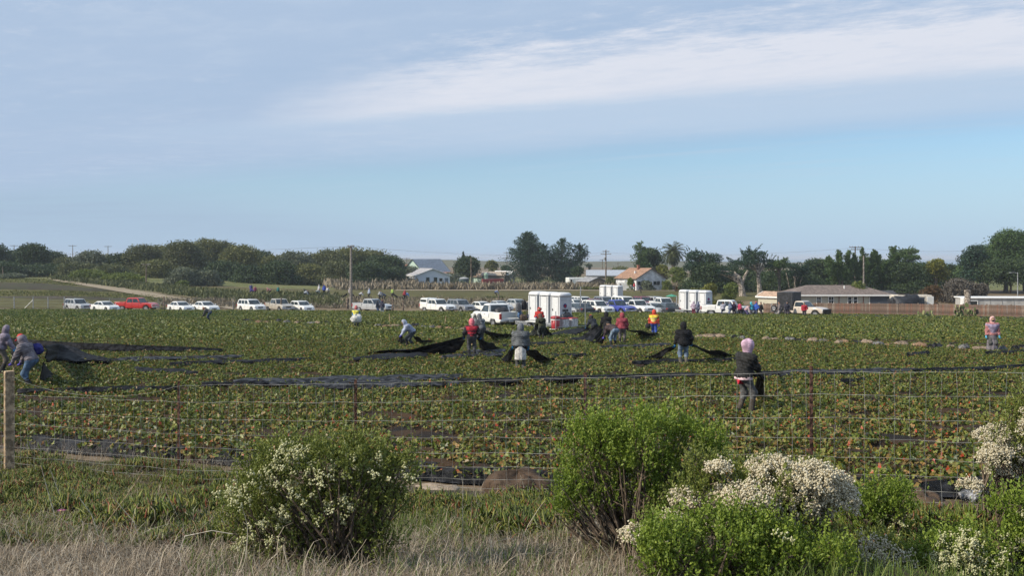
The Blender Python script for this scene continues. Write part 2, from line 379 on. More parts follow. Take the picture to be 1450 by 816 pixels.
# the crop field: raised beds with furrows between
BED = 1.25
def st(x, y): return x * CA + y * SA, -x * SA + y * CA
def xy(s, t): return s * CA - t * SA, s * SA + t * CA
T0 = st(0, 13.9)[1]
prof_t = np.array([0, .10, .20, .34, .62, .90, 1.04, 1.15]); prof_h = np.array([0, .02, .17, .21, .22, .21, .17, .02])
def build_field():
    nb = 112
    t = np.concatenate([T0 + k * BED + prof_t for k in range(nb)] + [[T0 + nb * BED]])
    hh = np.concatenate([prof_h] * nb + [[0.]])
    s = np.concatenate([np.arange(-125, -20, 3.), np.arange(-20, 25, 0.5), np.arange(25, 105, 3.)])
    S, T = np.meshgrid(s, t); X, Y = xy(S, T)
    hn = hh[:, None] * (1 + 0.25 * np.sin(S * 1.1 + T * 7)) + 0.03 * np.sin(S * 3.1 + T * 2.3) * (hh[:, None] > .1)
    # where the beds leave the field they sink to the ground around
    Yc = np.minimum(Y, far_edge(X) + 0)
    Z = H(X, Y) + np.where(Y < far_edge(X), hn, -0.6) + 0.01
    V = np.stack([X, Y, Z], -1).reshape(-1, 3); a, b = len(t), len(s)
    i = (np.arange(a - 1)[:, None] * b + np.arange(b - 1)[None]).reshape(-1)
    F = np.stack([i, i + 1, i + b + 1, i + b], 1)
    ctr = V[F].mean(1)
    F = F[(ctr[:, 1] < far_edge(ctr[:, 0]) + 1.5) & (np.abs(ctr[:, 0]) < 0.62 * ctr[:, 1] + 8)]
    return tag(obj('crop_field', mesh_np('crop_field', V, F, [m_soil], smooth=True)), kind='structure')
build_field()

# low blue hills on the horizon, ending where the sea shows at the right
hx = np.linspace(-1500, 1500, 90); hv = 369.5 + 1.6 * np.sin(hx * .006) + 1.2 * np.sin(hx * .017 + 1); 
u_h = U0 + hx / 1400 * FPX; hv = np.where(u_h > 1265, 371 + (u_h - 1265) * .12, hv)
hz_ = CZ - (hv - V0) / FPX * 1400
Vh = np.concatenate([np.stack([hx, np.full(90, 1250.), np.full(90, CZ - 14.)], 1), np.stack([hx, 1400 + 40 * np.sin(hx * .01), hz_], 1), np.stack([hx, np.full(90, 1560.), np.full(90, CZ - 15.)], 1)])
ih = (np.arange(2)[:, None] * 90 + np.arange(89)[None]).reshape(-1)
tag(obj('hills', mesh_np('hills', Vh, np.stack([ih, ih + 1, ih + 91, ih + 90], 1), [m_ff], smooth=True)), kind='structure')
hb = MB().box((0, 14000, CZ - 0.5), (64000, 32000, 33)); hzm = bpy.data.materials.new('haze_air'); hzm.use_nodes = True
hn_ = hzm.node_tree.nodes; hn_.remove(hn_['Principled BSDF']); pv = hn_.new('ShaderNodeVolumePrincipled')
pv.inputs['Color'].default_value = (0.80, 0.88, 1.0, 1); pv.inputs['Density'].default_value = 0.00022
hzm.node_tree.links.new(pv.outputs[0], hn_['Material Output'].inputs['Volume'])
tag(hb.build('haze', hzm), 'thin pale haze hanging over the whole farmland', 'haze', kind='stuff')
# ---------------------------------------------------------------- trees and far vegetation
m_bark = mat('grey_bark', (0.16, 0.13, 0.10), rough=0.9, var=0.35, scale=5, bump=0.6)
m_bark_pale = mat('pale_bark', (0.34, 0.29, 0.24), rough=0.9, var=0.35, scale=4, bump=0.6)
lm = {
 'oak': leafmat('dark_oak_leaf', [(0, (0.023, 0.043, 0.018)), (0.5, (0.043, 0.075, 0.028)), (1, (0.087, 0.121, 0.040))], 0.2),
 'willow': leafmat('olive_willow_leaf', [(0, (0.063, 0.076, 0.025)), (0.5, (0.135, 0.148, 0.047)), (1, (0.216, 0.216, 0.075))], 0.25),
 'brown': leafmat('brown_willow_leaf', [(0, (0.063, 0.074, 0.028)), (0.5, (0.113, 0.129, 0.052)), (1, (0.171, 0.185, 0.081))], 0.25),
 'grey': leafmat('grey_green_leaf', [(0, (0.068, 0.090, 0.060)), (0.5, (0.128, 0.150, 0.098)), (1, (0.195, 0.225, 0.135))], 0.25),
 'lime': leafmat('light_green_leaf', [(0, (0.072, 0.105, 0.023)), (0.5, (0.137, 0.177, 0.038)), (1, (0.241, 0.274, 0.063))], 0.3),
 'yellow': leafmat('yellow_green_leaf', [(0, (0.065, 0.085, 0.016)), (0.5, (0.156, 0.169, 0.026)), (1, (0.286, 0.260, 0.052))], 0.3),
 'cypress': leafmat('cypress_leaf', [(0, (0.014, 0.034, 0.024)), (0.5, (0.027, 0.061, 0.037)), (1, (0.054, 0.102, 0.051))], 0.12),
 'pine': leafmat('pine_needle', [(0, (0.028, 0.055, 0.018)), (0.5, (0.055, 0.101, 0.031)), (1, (0.107, 0.167, 0.046))], 0.15),
 'palm': leafmat('palm_leaf', [(0, (0.043, 0.065, 0.027)), (0.5, (0.085, 0.116, 0.048)), (1, (0.153, 0.178, 0.076))], 0.15),
 'rust': leafmat('rusty_leaf', [(0, (0.06, 0.04, 0.02)), (0.5, (0.13, 0.075, 0.035)), (1, (0.10, 0.10, 0.04))], 0.2),
 'dead': leafmat('dead_twig', [(0, (0.13, 0.11, 0.075)), (0.5, (0.23, 0.195, 0.14)), (1, (0.34, 0.29, 0.21))], 0.1),
 'twig': leafmat('grey_twig', [(0, (0.06, 0.052, 0.042)), (0.5, (0.10, 0.088, 0.07)), (1, (0.15, 0.13, 0.105))], 0.0),
 'drygrass': leafmat('dry_grass_blade', [(0, (0.17, 0.125, 0.085)), (0.4, (0.30, 0.235, 0.165)), (0.8, (0.46, 0.39, 0.29)), (1, (0.60, 0.53, 0.42))], 0.2),
 'greengrass': leafmat('green_grass_blade', [(0, (0.06, 0.10, 0.02)), (0.5, (0.12, 0.18, 0.035)), (1, (0.25, 0.28, 0.075))], 0.3),
 'weed': leafmat('field_weed', [(0, (0.023, 0.057, 0.014)), (0.5, (0.040, 0.098, 0.020)), (1, (0.081, 0.149, 0.027))], 0.25),
 'cactus': leafmat('cactus_pad', [(0, (0.06, 0.09, 0.03)), (0.5, (0.14, 0.17, 0.06)), (1, (0.34, 0.34, 0.16))], 0.0),
}
def broadleaf(name, label, u, vtop, D, wpx, kind='oak', cat='tree', group=None, vlow=0.12, dens=1.0, lobes=12, flat=0.62, trunk=True, leaf=0.0017, squash=0.85, seed=None):
    g = gnd(u, D); h = (CZ - (vtop - V0) / FPX * D) - g.z; wd = wpx / FPX * D
    rng = np.random.default_rng(int(u * 13 + vtop * 7 + wpx) if seed is None else seed)
    t = thing(name, label, cat, g, rng.uniform(0, 6), group)
    z0 = h * vlow; L = []
    for i in range(lobes):
        a = rng.uniform(0, 2 * PI); f = rng.uniform(0.0, 1.0) ** 0.8; rr = rng.uniform(0.15, 0.62) * wd / 2 * math.sqrt(max(0.1, 1 - (f * 0.85) ** 2))
        r = wd * rng.uniform(0.14, 0.30); rz = min(r * rng.uniform(0.6, 1.0) * flat / 0.62, (h - z0) * 0.45)
        L.append((rr * math.cos(a), rr * math.sin(a), min(z0 + rz * .8 + (h - z0) * f * squash, h - rz * 0.95), r, r, rz))
    if vlow < .04:
        for i in range(9):
            a = i * .7; r = wd * rng.uniform(.13, .2); L.append((math.cos(a) * wd * .36, math.sin(a) * wd * .36, r * .5, r, r, min(r * .9, h * .3)))
    L.append((0, 0, h - (h - z0) * 0.36, wd * .28, wd * .28, (h - z0) * .34))
    lf = leaf * D; area = sum(4 * PI * ((l[3] * l[5] + l[3] * l[4] + l[4] * l[5]) / 3) for l in L)
    n = int(min(16000, dens * 0.85 * area / (lf * lf * .5)))
    P, Nn = shell(L, n, rng, inner=0.55)
    # loose sprays that break the outline
    P2, N2 = shell(L, n // 7, rng, inner=1.0); P2 = P2 + N2 * rng.uniform(0, wd * 0.05, (len(P2), 1))
    P = np.concatenate([P, P2]); Nn = np.concatenate([Nn, N2]); P = P[P[:, 2] > 0.03 * h]; Nn = Nn[:0]
    clump = 0.5 + 0.5 * np.sin(P[:, 0] * 9 / wd + rng.uniform(0, 6)) * np.sin(P[:, 1] * 11 / wd + 1) * np.sin(P[:, 2] * 9 / h + 2)
    tint = np.clip(0.55 * rng.random(len(P)) + 0.45 * clump, 0, 1)
    obj('crown', leaves('crown', P, lf, lm[kind], tint=tint, rng=rng, aspect=0.7), t)
    if trunk:
        mb = MB(); r0 = max(0.08, 0.03 * h); tip = (L[-1][0], L[-1][1], h * .72)
        mb.tube([(0, 0, -0.2), (0.05 * wd * .3, 0, h * .2), (0, 0.03 * wd, h * .45), tip], [r0 * 1.3, r0, r0 * .7, r0 * .25], 7)
        for l in L[:7]: mb.tube([(0, 0, h * rng.uniform(.15, .4)), (l[0] * .5, l[1] * .5, l[2] * .75), l[:3]], [r0 * .55, r0 * .4, r0 * .12], 5)
        mb.build('trunk', m_bark, t)
    return t
def conifer(name, label, u, vtop, D, wpx, kind='cypress', cat='tree', group=None, tops=1, nbr=90, low=0.05, upsweep=0.5, shape=0.75, leaf=0.0017, trunkmat=None, dens=1.0, seed=None, crook=0.0):
    """irregular conifer: trunk(s), upswept boughs, each bough a plume of needles"""
    g = gnd(u, D); h = (CZ - (vtop - V0) / FPX * D) - g.z; wd = wpx / FPX * D
    rng = np.random.default_rng(int(u * 5 + vtop * 3 + wpx) if seed is None else seed)
    t = thing(name, label, cat, g, 0, group); lf = leaf * D; PP, UU = [], []; mb = MB(); r0 = 0.028 * h
    for k in range(tops):
        off = 0 if tops == 1 else (k / (tops - 1) - .5) * wd * .55; hk = h * (1 if k == tops // 2 else rng.uniform(.84, .97))
        path = [Vector((off * .15, 0, -0.2)), Vector((off * .4 + crook * wd, off * .2, hk * .35)), Vector((off, off * .3, hk * .65)), Vector((off * 1.05, off * .3, hk * .98))]
        mb.tube(path, [r0 * 1.25, r0 * .9, r0 * .5, r0 * .08], 7)
        def on(f):
            q = f * 3; i = min(2, int(q)); return path[i].lerp(path[i + 1], q - i)
        for b in range(nbr // tops):
            f = low + (1 - low) * (b + rng.random()) / (nbr // tops); o = on(f); a = rng.uniform(0, 2 * PI)
            ln = wd / 2 / (1 + .35 * (tops - 1)) * ((1 - f) ** shape * .9 + .10) * rng.uniform(.55, 1.25)
            el = upsweep * (0.35 + f) + rng.normal() * .18
            d = np.array([math.cos(a) * math.cos(el), math.sin(a) * math.cos(el), math.sin(el)])
            m = int(dens * max(26, 58 * ln / (wd / 2) / (lf / .45) * 2.2)); s = rng.random(m) ** .7
            sp = ln * .17 * (0.35 + np.sin(np.minimum(s, 1) * PI) * .9)
            P = np.array(o) + d * (s * ln)[:, None] + rng.normal(size=(m, 3)) * sp[:, None] * np.array([1, 1, .6]) + np.array([0, 0, 1]) * (s ** 2 * ln * .18)[:, None]
            PP.append(P); UU.append(np.broadcast_to(d + np.array([0, 0, .4]), (m, 3)))
            if b % 3 == 0: e = Vector(o) + Vector(d) * ln * .8; mb.tube([o, e], [r0 * .22, r0 * .05], 4, cap=False)
    P = np.concatenate(PP); U_ = np.concatenate(UU); k = P[:, 2] > .02 * h; P, U_ = P[k], U_[k]
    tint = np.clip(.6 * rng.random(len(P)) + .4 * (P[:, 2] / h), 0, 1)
    obj('crown', leaves('crown', P, lf, lm[kind], up=U_, tint=tint, rng=rng, aspect=.5, jitter=1.3), t)
    mb.build('trunk', trunkmat or m_bark, t)
    return t
def padtree(name, label, u, vtop, D, wpx, trunk_u=None, vpad=None, kind='cypress', group=None, spikes=26, trunkmat=None, fork=(), seed=None, pads=9, leaf=0.0016, trunk_r=0.35):
    """wind-shaped cypress: bare limbs under flattened pads of needles with spikes pointing up and out"""
    g = gnd(trunk_u or u, D); h = (CZ - (vtop - V0) / FPX * D) - g.z; wd = wpx / FPX * D; pz = (CZ - ((vpad or vtop + 30) - V0) / FPX * D) - g.z
    rng = np.random.default_rng(int(u * 3 + vtop) if seed is None else seed); t = thing(name, label, 'tree', g, 0, group)
    cx = (u - (trunk_u or u)) / FPX * D; lf = leaf * D; mb = MB(); L = []
    top = Vector((cx * .5, 0, pz + (h - pz) * .35)); mb.tube([(0, 0, -.2), (cx * .1, .1, pz * .5), (cx * .3, 0, pz), top], [trunk_r * 1.3, trunk_r, trunk_r * .8, trunk_r * .3], 8)
    for k in range(pads):
        a = rng.uniform(0, 2 * PI); rr = rng.uniform(.2, .75) * wd / 2; z = pz + (h - pz) * rng.uniform(.12, .8); r = wd * rng.uniform(.13, .24)
        c = (cx + rr * math.cos(a), rr * math.sin(a) * .8, z); L.append((*c, r, r, r * rng.uniform(.35, .6)))
        mb.tube([(cx * .2, 0, pz * rng.uniform(.6, 1)), ((c[0] + cx * .2) / 2, c[1] / 2, z * .93), c], [trunk_r * .5, trunk_r * .35, trunk_r * .08], 5)
    area = sum(4 * PI * l[3] * l[5] for l in L); n = int(min(9000, area / (lf * lf * .35)))
    P, _ = shell(L, n, rng, inner=.4); U_ = np.tile([0, 0, 1.], (len(P), 1)); PP, UU = [P], [U_]
    for k in range(spikes):
        l = L[rng.integers(len(L))]; a = rng.uniform(0, 2 * PI); o = np.array(l[:3]) + np.array([math.cos(a) * l[3] * .7, math.sin(a) * l[3] * .7, l[5] * .5])
        d = np.array([math.cos(a) * .75, math.sin(a) * .75, rng.uniform(.5, 1.1)]); d /= np.linalg.norm(d); ln = rng.uniform(.10, .24) * wd; m = 34
        s = rng.random(m); P = o + d * (s * ln)[:, None] + rng.normal(size=(m, 3)) * (ln * .09 * (1.1 - s))[:, None]; PP.append(P); UU.append(np.tile(d, (m, 1)))
    P, U_ = np.concatenate(PP), np.concatenate(UU)
    obj('crown', leaves('crown', P, lf, lm[kind], up=U_, rng=rng, aspect=.5, jitter=1.2), t)
    for f in fork:   # bare pale stubs (u,v) from the trunk
        e = (ray(f[2], f[3], D) - g); s0 = (ray(f[0], f[1], D) - g); mid = s0.lerp(e, .5) + Vector((0, .1, .25)); mb.tube([s0, mid, e], [trunk_r * .62, trunk_r * .5, trunk_r * .34], 7)
    mb.build('trunk', trunkmat or m_bark, t)
    return t
# the wood on the left
ORD = ['first', 'second', 'third', 'fourth', 'fifth', 'sixth', 'seventh', 'eighth', 'ninth', 'tenth', 'eleventh', 'twelfth', 'thirteenth', 'fourteenth', 'fifteenth', 'sixteenth', 'seventeenth', 'eighteenth', 'nineteenth', 'twentieth', 'twenty-first', 'twenty-second', 'twenty-third', 'twenty-fourth', 'twenty-fifth', 'twenty-sixth']
wood = [(-14, 346, 60, 'oak'), (18, 356, 50, 'oak'), (43, 347, 56, 'oak'), (75, 358, 50, 'oak'), (98, 366, 50, 'brown'), (128, 357, 50, 'grey'), (152, 363, 50, 'brown'), (178, 360, 50, 'oak'), (205, 349, 60, 'brown'), (233, 350, 56, 'willow'), (262, 344, 62, 'brown'), (287, 340, 64, 'willow'), (313, 344, 62, 'brown'), (340, 350, 60, 'willow'), (367, 358, 58, 'oak'), (392, 364, 54, 'willow'), (415, 358, 62, 'grey'), (444, 362, 58, 'willow'), (470, 355, 66, 'brown'), (498, 353, 66, 'willow'), (526, 357, 62, 'brown'), (550, 364, 56, 'oak'), (572, 378, 40, 'grey')]
lookw = {'oak': 'dark green rounded tree', 'brown': 'brownish olive willow tree', 'willow': 'olive green bushy tree', 'grey': 'grey-green bushy tree'}
for i, (u, vt, wd, k) in enumerate(wood):
    broadleaf('woodland_tree', f"{lookw[k]}, {ORD[i]} crown from the left along the wood's skyline", u, vt, 262 + 14 * math.sin(i * 2.3), wd * 1.12, k, group='trees of the wood on the left', vlow=0.02, flat=.8)
front = [(5, 372, 60, 'oak'), (60, 376, 70, 'oak'), (112, 374, 54, 'brown'), (160, 376, 60, 'brown'), (215, 370, 60, 'willow'), (320, 372, 66, 'oak'), (352, 378, 50, 'oak'), (395, 372, 60, 'oak'), (440, 376, 64, 'willow'), (480, 372, 60, 'brown'), (520, 374, 60, 'oak'), (556, 380, 44, 'oak')]
for i, (u, vt, wd, k) in enumerate(front):
    broadleaf('woodland_tree', f"low {lookw[k]}, {ORD[i]} from the left in the front row of the wood", u, vt, 236 + 6 * math.sin(i * 1.7), wd * 1.1, k, group='front row of the wood on the left', vlow=0.0, flat=.9)
for u, vt, wd, k, D, lab in [(125, 383, 50, 'lime', 214, 'light green shrub mound left of the wood track pole'), (178, 388, 58, 'lime', 208, 'wide bright green shrub mound above the brown weedy bank'), (262, 381, 54, 'grey', 206, 'silvery green shrub at the foot of the wood, behind the white cars'), (297, 384, 36, 'grey', 208, 'dark grey-green shrub right of the silvery shrub'), (258, 398, 20, 'lime', 200, 'small pale green shrub in front of the silvery shrub'), (15, 388, 40, 'grey', 222, 'pale grey-green shrub under the leftmost dark trees')]:
    broadleaf('shrub', lab, u, vt, D, wd, k, 'shrub', 'shrubs in front of the wood', vlow=0.0, trunk=False, flat=.8)
# middle: around the farm houses
broadleaf('round_tree', 'dark rounded clipped tree right of the mint green barn', 662, 365, 282, 50, 'oak', flat=.9, vlow=.1)
conifer('leader_tree', 'thin leaning treetop rising above the dark rounded tree', 656, 356, 288, 10, nbr=24, low=.7)
broadleaf('flat_tree', 'olive flat-topped tree behind the red container', 697, 369, 300, 24, 'willow', vlow=.35, flat=.6)
broadleaf('small_tree', 'dark low tree left of the tall cypress', 716, 376, 296, 20, 'oak')
broadleaf('shrub', 'grey-green shrubbery below the mint green barn', 636, 388, 272, 44, 'grey', 'shrub', vlow=0, trunk=False)
broadleaf('shrub', 'dark shrub at the right corner of the pale blue house', 583, 392, 262, 30, 'oak', 'shrub', vlow=0, trunk=False)
conifer('cypress_tree', 'tall dark cypress, the left one of the pair in the middle', 748, 331, 268, 74, nbr=230, tops=1, upsweep=.5, shape=.72, dens=1.3)
conifer('cypress_tree', 'dark cypress with several tops, right one of the pair', 796, 339, 266, 92, nbr=260, tops=3, upsweep=.55, shape=.6, dens=1.3)
broadleaf('small_tree', 'little dark tree in front of the white mobile home', 819, 378, 236, 26, 'oak', vlow=.45, lobes=7)
broadleaf('small_tree', 'far flat-topped tree on the skyline left of the utility pole', 834, 373, 420, 14, 'oak', vlow=.5, lobes=5)
broadleaf('hedge_tree', 'low far olive trees on skyline behind the long metal roof', 880, 379, 400, 40, 'willow', vlow=0, trunk=False)
conifer('pine_tree', 'thin open-branched pine left of the palm', 905, 344, 232, 34, 'pine', nbr=60, upsweep=.5, shape=.35, dens=.55, low=.25, crook=.06)
broadleaf('dark_tree', 'dense dark tree between the open pine and the palm', 921, 352, 236, 46, 'oak', vlow=.1)
broadleaf('yellow_tree', 'yellow-green small tree at the right end of the white barn', 938, 375, 215, 24, 'yellow', vlow=.2)
broadleaf('small_tree', 'olive tree below the palm crown', 962, 379, 212, 30, 'lime', vlow=.1)
for u, vt, wd, k, D, lab in [(849, 398, 30, 'brown', 222, 'brownish bare shrub beside the tan shed'), (868, 394, 36, 'brown', 212, 'brown shrub left of the white barn'), (893, 394, 12, 'lime', 203, 'narrow green shrub against the white barn wall'), (916, 398, 22, 'grey', 202, 'spreading shrub below the barn windows'), (944, 398, 16, 'lime', 203, 'green shrub at the right corner of the white barn'), (962, 405, 12, 'rust', 196, 'rusty rounded shrub under the palm'), (778, 404, 9, 'rust', 214, 'small rusty shrub alone in the meadow'), (838, 408, 40, 'willow', 208, 'low olive shrubs in front of the tan shed'), (702, 424, 28, 'brown', 168, 'brown bush behind the white field pickup'), (284, 424, 14, 'brown', 158, 'round brown bush between white car rows'), (452, 424, 18, 'willow', 156, 'dark bush right of the white crossover'), (590, 426, 26, 'brown', 158, 'brown brush between silver pickup and camper truck'), (625, 436, 44, 'oak', 141, 'low dark weeds in front of the camper pickup')]:
    broadleaf('shrub', lab, u, vt, D, wd, k, 'shrub', 'shrubs around the farm and the cars', vlow=0, trunk=False, flat=.8)
# palm
def palm(u, vtop, D):
    g = gnd(u, D); hc = (CZ - (358 - V0) / FPX * D) - g.z; t = thing('palm_tree', 'tall feathery date palm rising above the white barn', 'palm tree', g); rng = np.random.default_rng(3)
    MB().tube([(0, 0, -.2), (0.1, 0, hc * .5), (0, 0, hc)], [.5, .42, .5], 10).build('trunk', m_bark, t)
    R = 19 / FPX * D; mb = MB(); P, U_ = [], []
    for i in range(84):
        a = i * 2.399; e = 1.45 - 2.5 * (i / 84) ** .9; ln = R * rng.uniform(.85, 1.12) * (1.15 if e > .8 else 1); pts = []
        d = Vector((math.cos(a), math.sin(a), 0)); p = Vector((0, 0, hc)); el = e
        for k in range(9):
            pts.append(p.copy()); p = p + (d * math.cos(el) + Vector((0, 0, math.sin(el)))) * ln / 8; el -= .13 + .07 * math.cos(e)
        mb.tube(pts, [.05, .05, .045, .04, .035, .03, .02, .015, .01], 4, cap=False)
        for k in range(1, 9):
            tn = (pts[k] - pts[k - 1]).normalized(); sd_ = tn.cross(Vector((0, 0, 1))).normalized()
            for q in range(3):
                for sg in (-1, 1): P.append(pts[k - 1].lerp(pts[k], q / 3) + sd_ * sg * .2 - Vector((0, 0, .06))); U_.append(sd_ * sg + tn * .7 - Vector((0, 0, .25)))
    mb.build('frond_stem', m_bark, t); obj('crown', leaves('crown', np.array(P), .58, lm['palm'], up=np.array(U_), aspect=.16, jitter=.25), t)
palm(953, 337, 222)
# right: cypresses and pines behind the houses
padtree('cypress_tree', 'wide dark cypress with spiky top right of the palm', 996, 352, 190, 66, vpad=392, spikes=34, pads=16, trunk_u=1000)
broadleaf('dark_tree', 'dense dark foliage under the spiky cypress', 1000, 374, 188, 70, 'oak', vlow=.0)
padtree('cypress_tree', 'dead forked pale trunk with limbs cut short, left of green shed', 1030, 380, 172, 34, trunk_u=1052, vpad=392, trunkmat=m_bark_pale, fork=[(1050, 404, 1059, 383), (1050, 402, 1018, 387), (1049, 408, 1040, 392)], spikes=10, pads=4, trunk_r=.5)
padtree('cypress_tree', 'cypress with spiky flat crown over tall knobbed pale trunk', 1066, 352, 178, 62, trunk_u=1076, vpad=384, trunkmat=m_bark_pale, fork=[(1074, 385, 1067, 376), (1074, 384, 1077, 373)], spikes=44, pads=12, trunk_r=.38)
padtree('cypress_tree', 'cypress with rounded green crown on straight bare trunk', 1102, 364, 182, 44, trunk_u=1104, vpad=384, spikes=14, pads=11, kind='pine', trunk_r=.25)
padtree('cypress_tree', 'dark crown above two pale crooked trunks behind shed', 1126, 367, 186, 44, trunk_u=1126, vpad=392, trunkmat=m_bark_pale, fork=[(1119, 414, 1113, 386), (1132, 410, 1136, 392)], spikes=12, pads=11, trunk_r=.22)
broadleaf('dark_tree', 'dark low foliage behind green shed and its bare trunks', 1108, 384, 192, 110, 'oak', vlow=.0, lobes=16)
broadleaf('dark_tree', 'dark tree mass above the brown house roof, left part', 1158, 368, 196, 60, 'oak', vlow=.0, lobes=14)
conifer('pine_tree', 'bushy pine with fine spiky top at double-armed utility pole', 1188, 356, 180, 54, 'pine', nbr=120, upsweep=.9, shape=.4, tops=3, low=.3, dens=1.3)
conifer('pine_tree', 'bushy green pine just right of the grey pole', 1222, 352, 182, 50, 'pine', nbr=120, upsweep=.9, shape=.45, tops=3, low=.25, dens=1.3)
conifer('pine_tree', 'tall dark pine with layered ragged boughs right of brown house', 1252, 350, 184, 50, 'pine', nbr=120, upsweep=.6, shape=.5, tops=2, low=.1, dens=1.4)
padtree('pine_tree', 'layered pine with flat ragged tabletop beside the sea gap', 1284, 344, 186, 54, vpad=400, kind='pine', spikes=12, pads=18)
broadleaf('dark_tree', 'dark green foliage filling in below the layered pine', 1276, 372, 184, 70, 'oak', vlow=0, lobes=15)
broadleaf('yellow_tree', 'yellow-green tree in the gap left of the largest tree', 1325, 367, 184, 40, 'yellow', vlow=.05)
broadleaf('big_cypress', 'huge dark spreading cypress crown at the right edge', 1424, 327, 190, 96, 'pine', vlow=.22, lobes=22, flat=.5)
broadleaf('big_cypress', 'dark cypress left shoulder beside the huge crown', 1376, 347, 186, 50, 'cypress', vlow=.1, lobes=14, flat=.5)
broadleaf('dark_tree', 'dark foliage under the huge cypress at right edge', 1430, 368, 182, 90, 'oak', vlow=.05, lobes=16)
broadleaf('big_cypress', 'dark crown running out of the picture at the right edge', 1452, 328, 196, 110, 'pine', vlow=.1, lobes=22, flat=.6)
broadleaf('big_cypress', 'broad dark crown filling under the huge spreading cypress', 1398, 350, 194, 84, 'pine', vlow=.05, lobes=20, flat=.6)
for i, (u, vt, wd, k) in enumerate(((1176, 372, 60, 'oak'), (1208, 376, 56, 'pine'), (1238, 370, 60, 'oak'), (1302, 374, 60, 'pine'), (1345, 376, 50, 'oak'), (1062, 382, 60, 'oak'), (1030, 378, 50, 'oak'))):
    broadleaf('backing_tree', f"dense {'dark' if k == 'oak' else 'green'} backing tree, {ORD[i]} of the filler row behind the right-hand houses", u, vt, 198 + i % 3 * 3, wd, k, group='filler trees behind the right houses', vlow=0.0, lobes=14, flat=.8)
conifer('pine_tree', 'leafy dark trunk tree in front of the brown house windows', 1181, 390, 143, 10, 'oak', nbr=30, low=.4, upsweep=.3, shape=.2)
for u, vt, wd, k, D, lab in [(1219, 399, 32, 'lime', 141, 'light olive small tree at the right end of the house'), (1318, 404, 34, 'rust', 142, 'reddish brown shrub behind the fence beside the dark tarp'), (1352, 396, 60, 'twig', 160, 'grey leafless thicket under the huge cypress'), (1385, 402, 40, 'twig', 158, 'grey twiggy thicket right of the stump'), (1004, 402, 34, 'yellow', 150, 'yellow-green bush left of the white trailer toilets on the right'), (1036, 400, 30, 'lime', 152, 'light green bush behind the white pickup on the right'), (990, 410, 40, 'willow', 155, 'olive bush behind right-hand toilets'), (1266, 442, 17, 'lime', 120, 'low yellowish weed clump at the plank fence'), (1178, 441, 26, 'willow', 121, 'low olive weed clump beside the flatbed truck'), (1316, 438, 24, 'lime', 117, 'leafy bush with pale pads at the plank fence'), (1398, 446, 30, 'yellow', 113, 'bright green weeds along the fence foot'), (1420, 448, 30, 'yellow', 112, 'bright green weed patch at the right of the fence foot')]:
    broadleaf('shrub', lab, u, vt, D, wd, k, 'shrub', 'shrubs near the plank fence and the houses', vlow=0, trunk=False, flat=.8, lobes=8)
# stump and prickly pears at the plank fence
def cactus(u, v, hpx, wpx, lab, n=26):
    g = hit(u, v); s = g.y / FPX; t = thing('prickly_pear', lab, 'cactus', g, 0, 'prickly pears along the fence'); rng = np.random.default_rng(int(u))
    P = np.stack([rng.uniform(-.5, .5, n) * wpx * s, rng.uniform(-.4, .4, n), rng.random(n) ** 1.3 * hpx * s * .95], 1)
    for i in range(n):
        mb = MB(); r = rng.uniform(.16, .28); a, b = rng.uniform(-.7, .7), rng.uniform(0, PI)
        R = Matrix.Rotation(b, 3, 'Z') @ Matrix.Rotation(a, 3, 'Y'); V = []
        for zz_ in (-.03, .03):
            for k in range(8): q = 2 * PI * k / 8; V.append(R @ Vector((math.cos(q) * r * .7, zz_, math.sin(q) * r)) + Vector(P[i]) + Vector((0, 0, r * .6)))
        mb.add(V, [tuple(range(7, -1, -1)), tuple(range(8, 16))] + [(k, (k + 1) % 8, 8 + (k + 1) % 8, 8 + k) for k in range(8)])
        obj('pad', mesh_np('pad', np.array(mb.V), mb.F, [lm['cactus']], tint=np.full(len(mb.F), rng.random())), t)
cactus(1361, 454, 22, 14, 'tall prickly pear with pale pads left of the stump'); cactus(1378, 453, 14, 13, 'lower prickly pear right of the stump', 16); cactus(1312, 453, 11, 20, 'prickly pear clump at the fence left of the stump', 18)
cactus(660, 404, 5, 60, 'row of pale prickly pears in front of the water tank', 40); cactus(705, 402, 6, 46, 'row of pale prickly pears below the red container', 30)
g = gnd(1369, 119); t = thing('tree_stump', 'pale cut tree stump standing at the plank fence', 'stump', g)
MB().tube([(0, 0, -.2), (.05, 0, 1.2), (.1, 0, 2.2), (.05, 0, 3.0)], [.42, .36, .34, .36], 9).build('trunk', m_bark_pale, t)
# dry brush belts
def scatter_px(top, bot, n, rng=RNG):
    T, B = np.array(top, float), np.array(bot, float); u = rng.uniform(T[0, 0], T[-1, 0], n); a = np.interp(u, T[:, 0], T[:, 1]); b = np.interp(u, B[:, 0], B[:, 1])
    v = a + (b - a) * rng.random(n); return np.array([hit(uu, vv)[:] for uu, vv in zip(u, v)])
def brush(name, label, cat, top, bot, n, hgt, k, per=5, wid=.1, spread=.6):
    P = scatter_px(top, bot, n); P = np.repeat(P, per, 0) + RNG.normal(size=(n * per, 3)) * [spread, spread, 0]; P[:, 2] = H(P[:, 0], P[:, 1])
    hh = hgt * RNG.uniform(.4, 1.1, len(P)); P[:, 2] += hh * .4
    me = leaves(name, P, hh, lm[k], up=np.tile([0, 0, 1.], (len(P), 1)), aspect=wid, jitter=.7)
    return tag(obj(name, me), label, cat, kind='stuff')
brush('dry_brush', 'grey dry brush belt between far field and meadow', 'brush', [(480, 408), (560, 407), (640, 409), (980, 409)], [(480, 411), (640, 411), (980, 411)], 1500, 1.8, 'dead', wid=.22)
brush('dry_brush', 'tall grey dry brush in front of the wood', 'brush', [(460, 402), (590, 404)], [(460, 408), (590, 409)], 500, 2.4, 'dead', wid=.25)
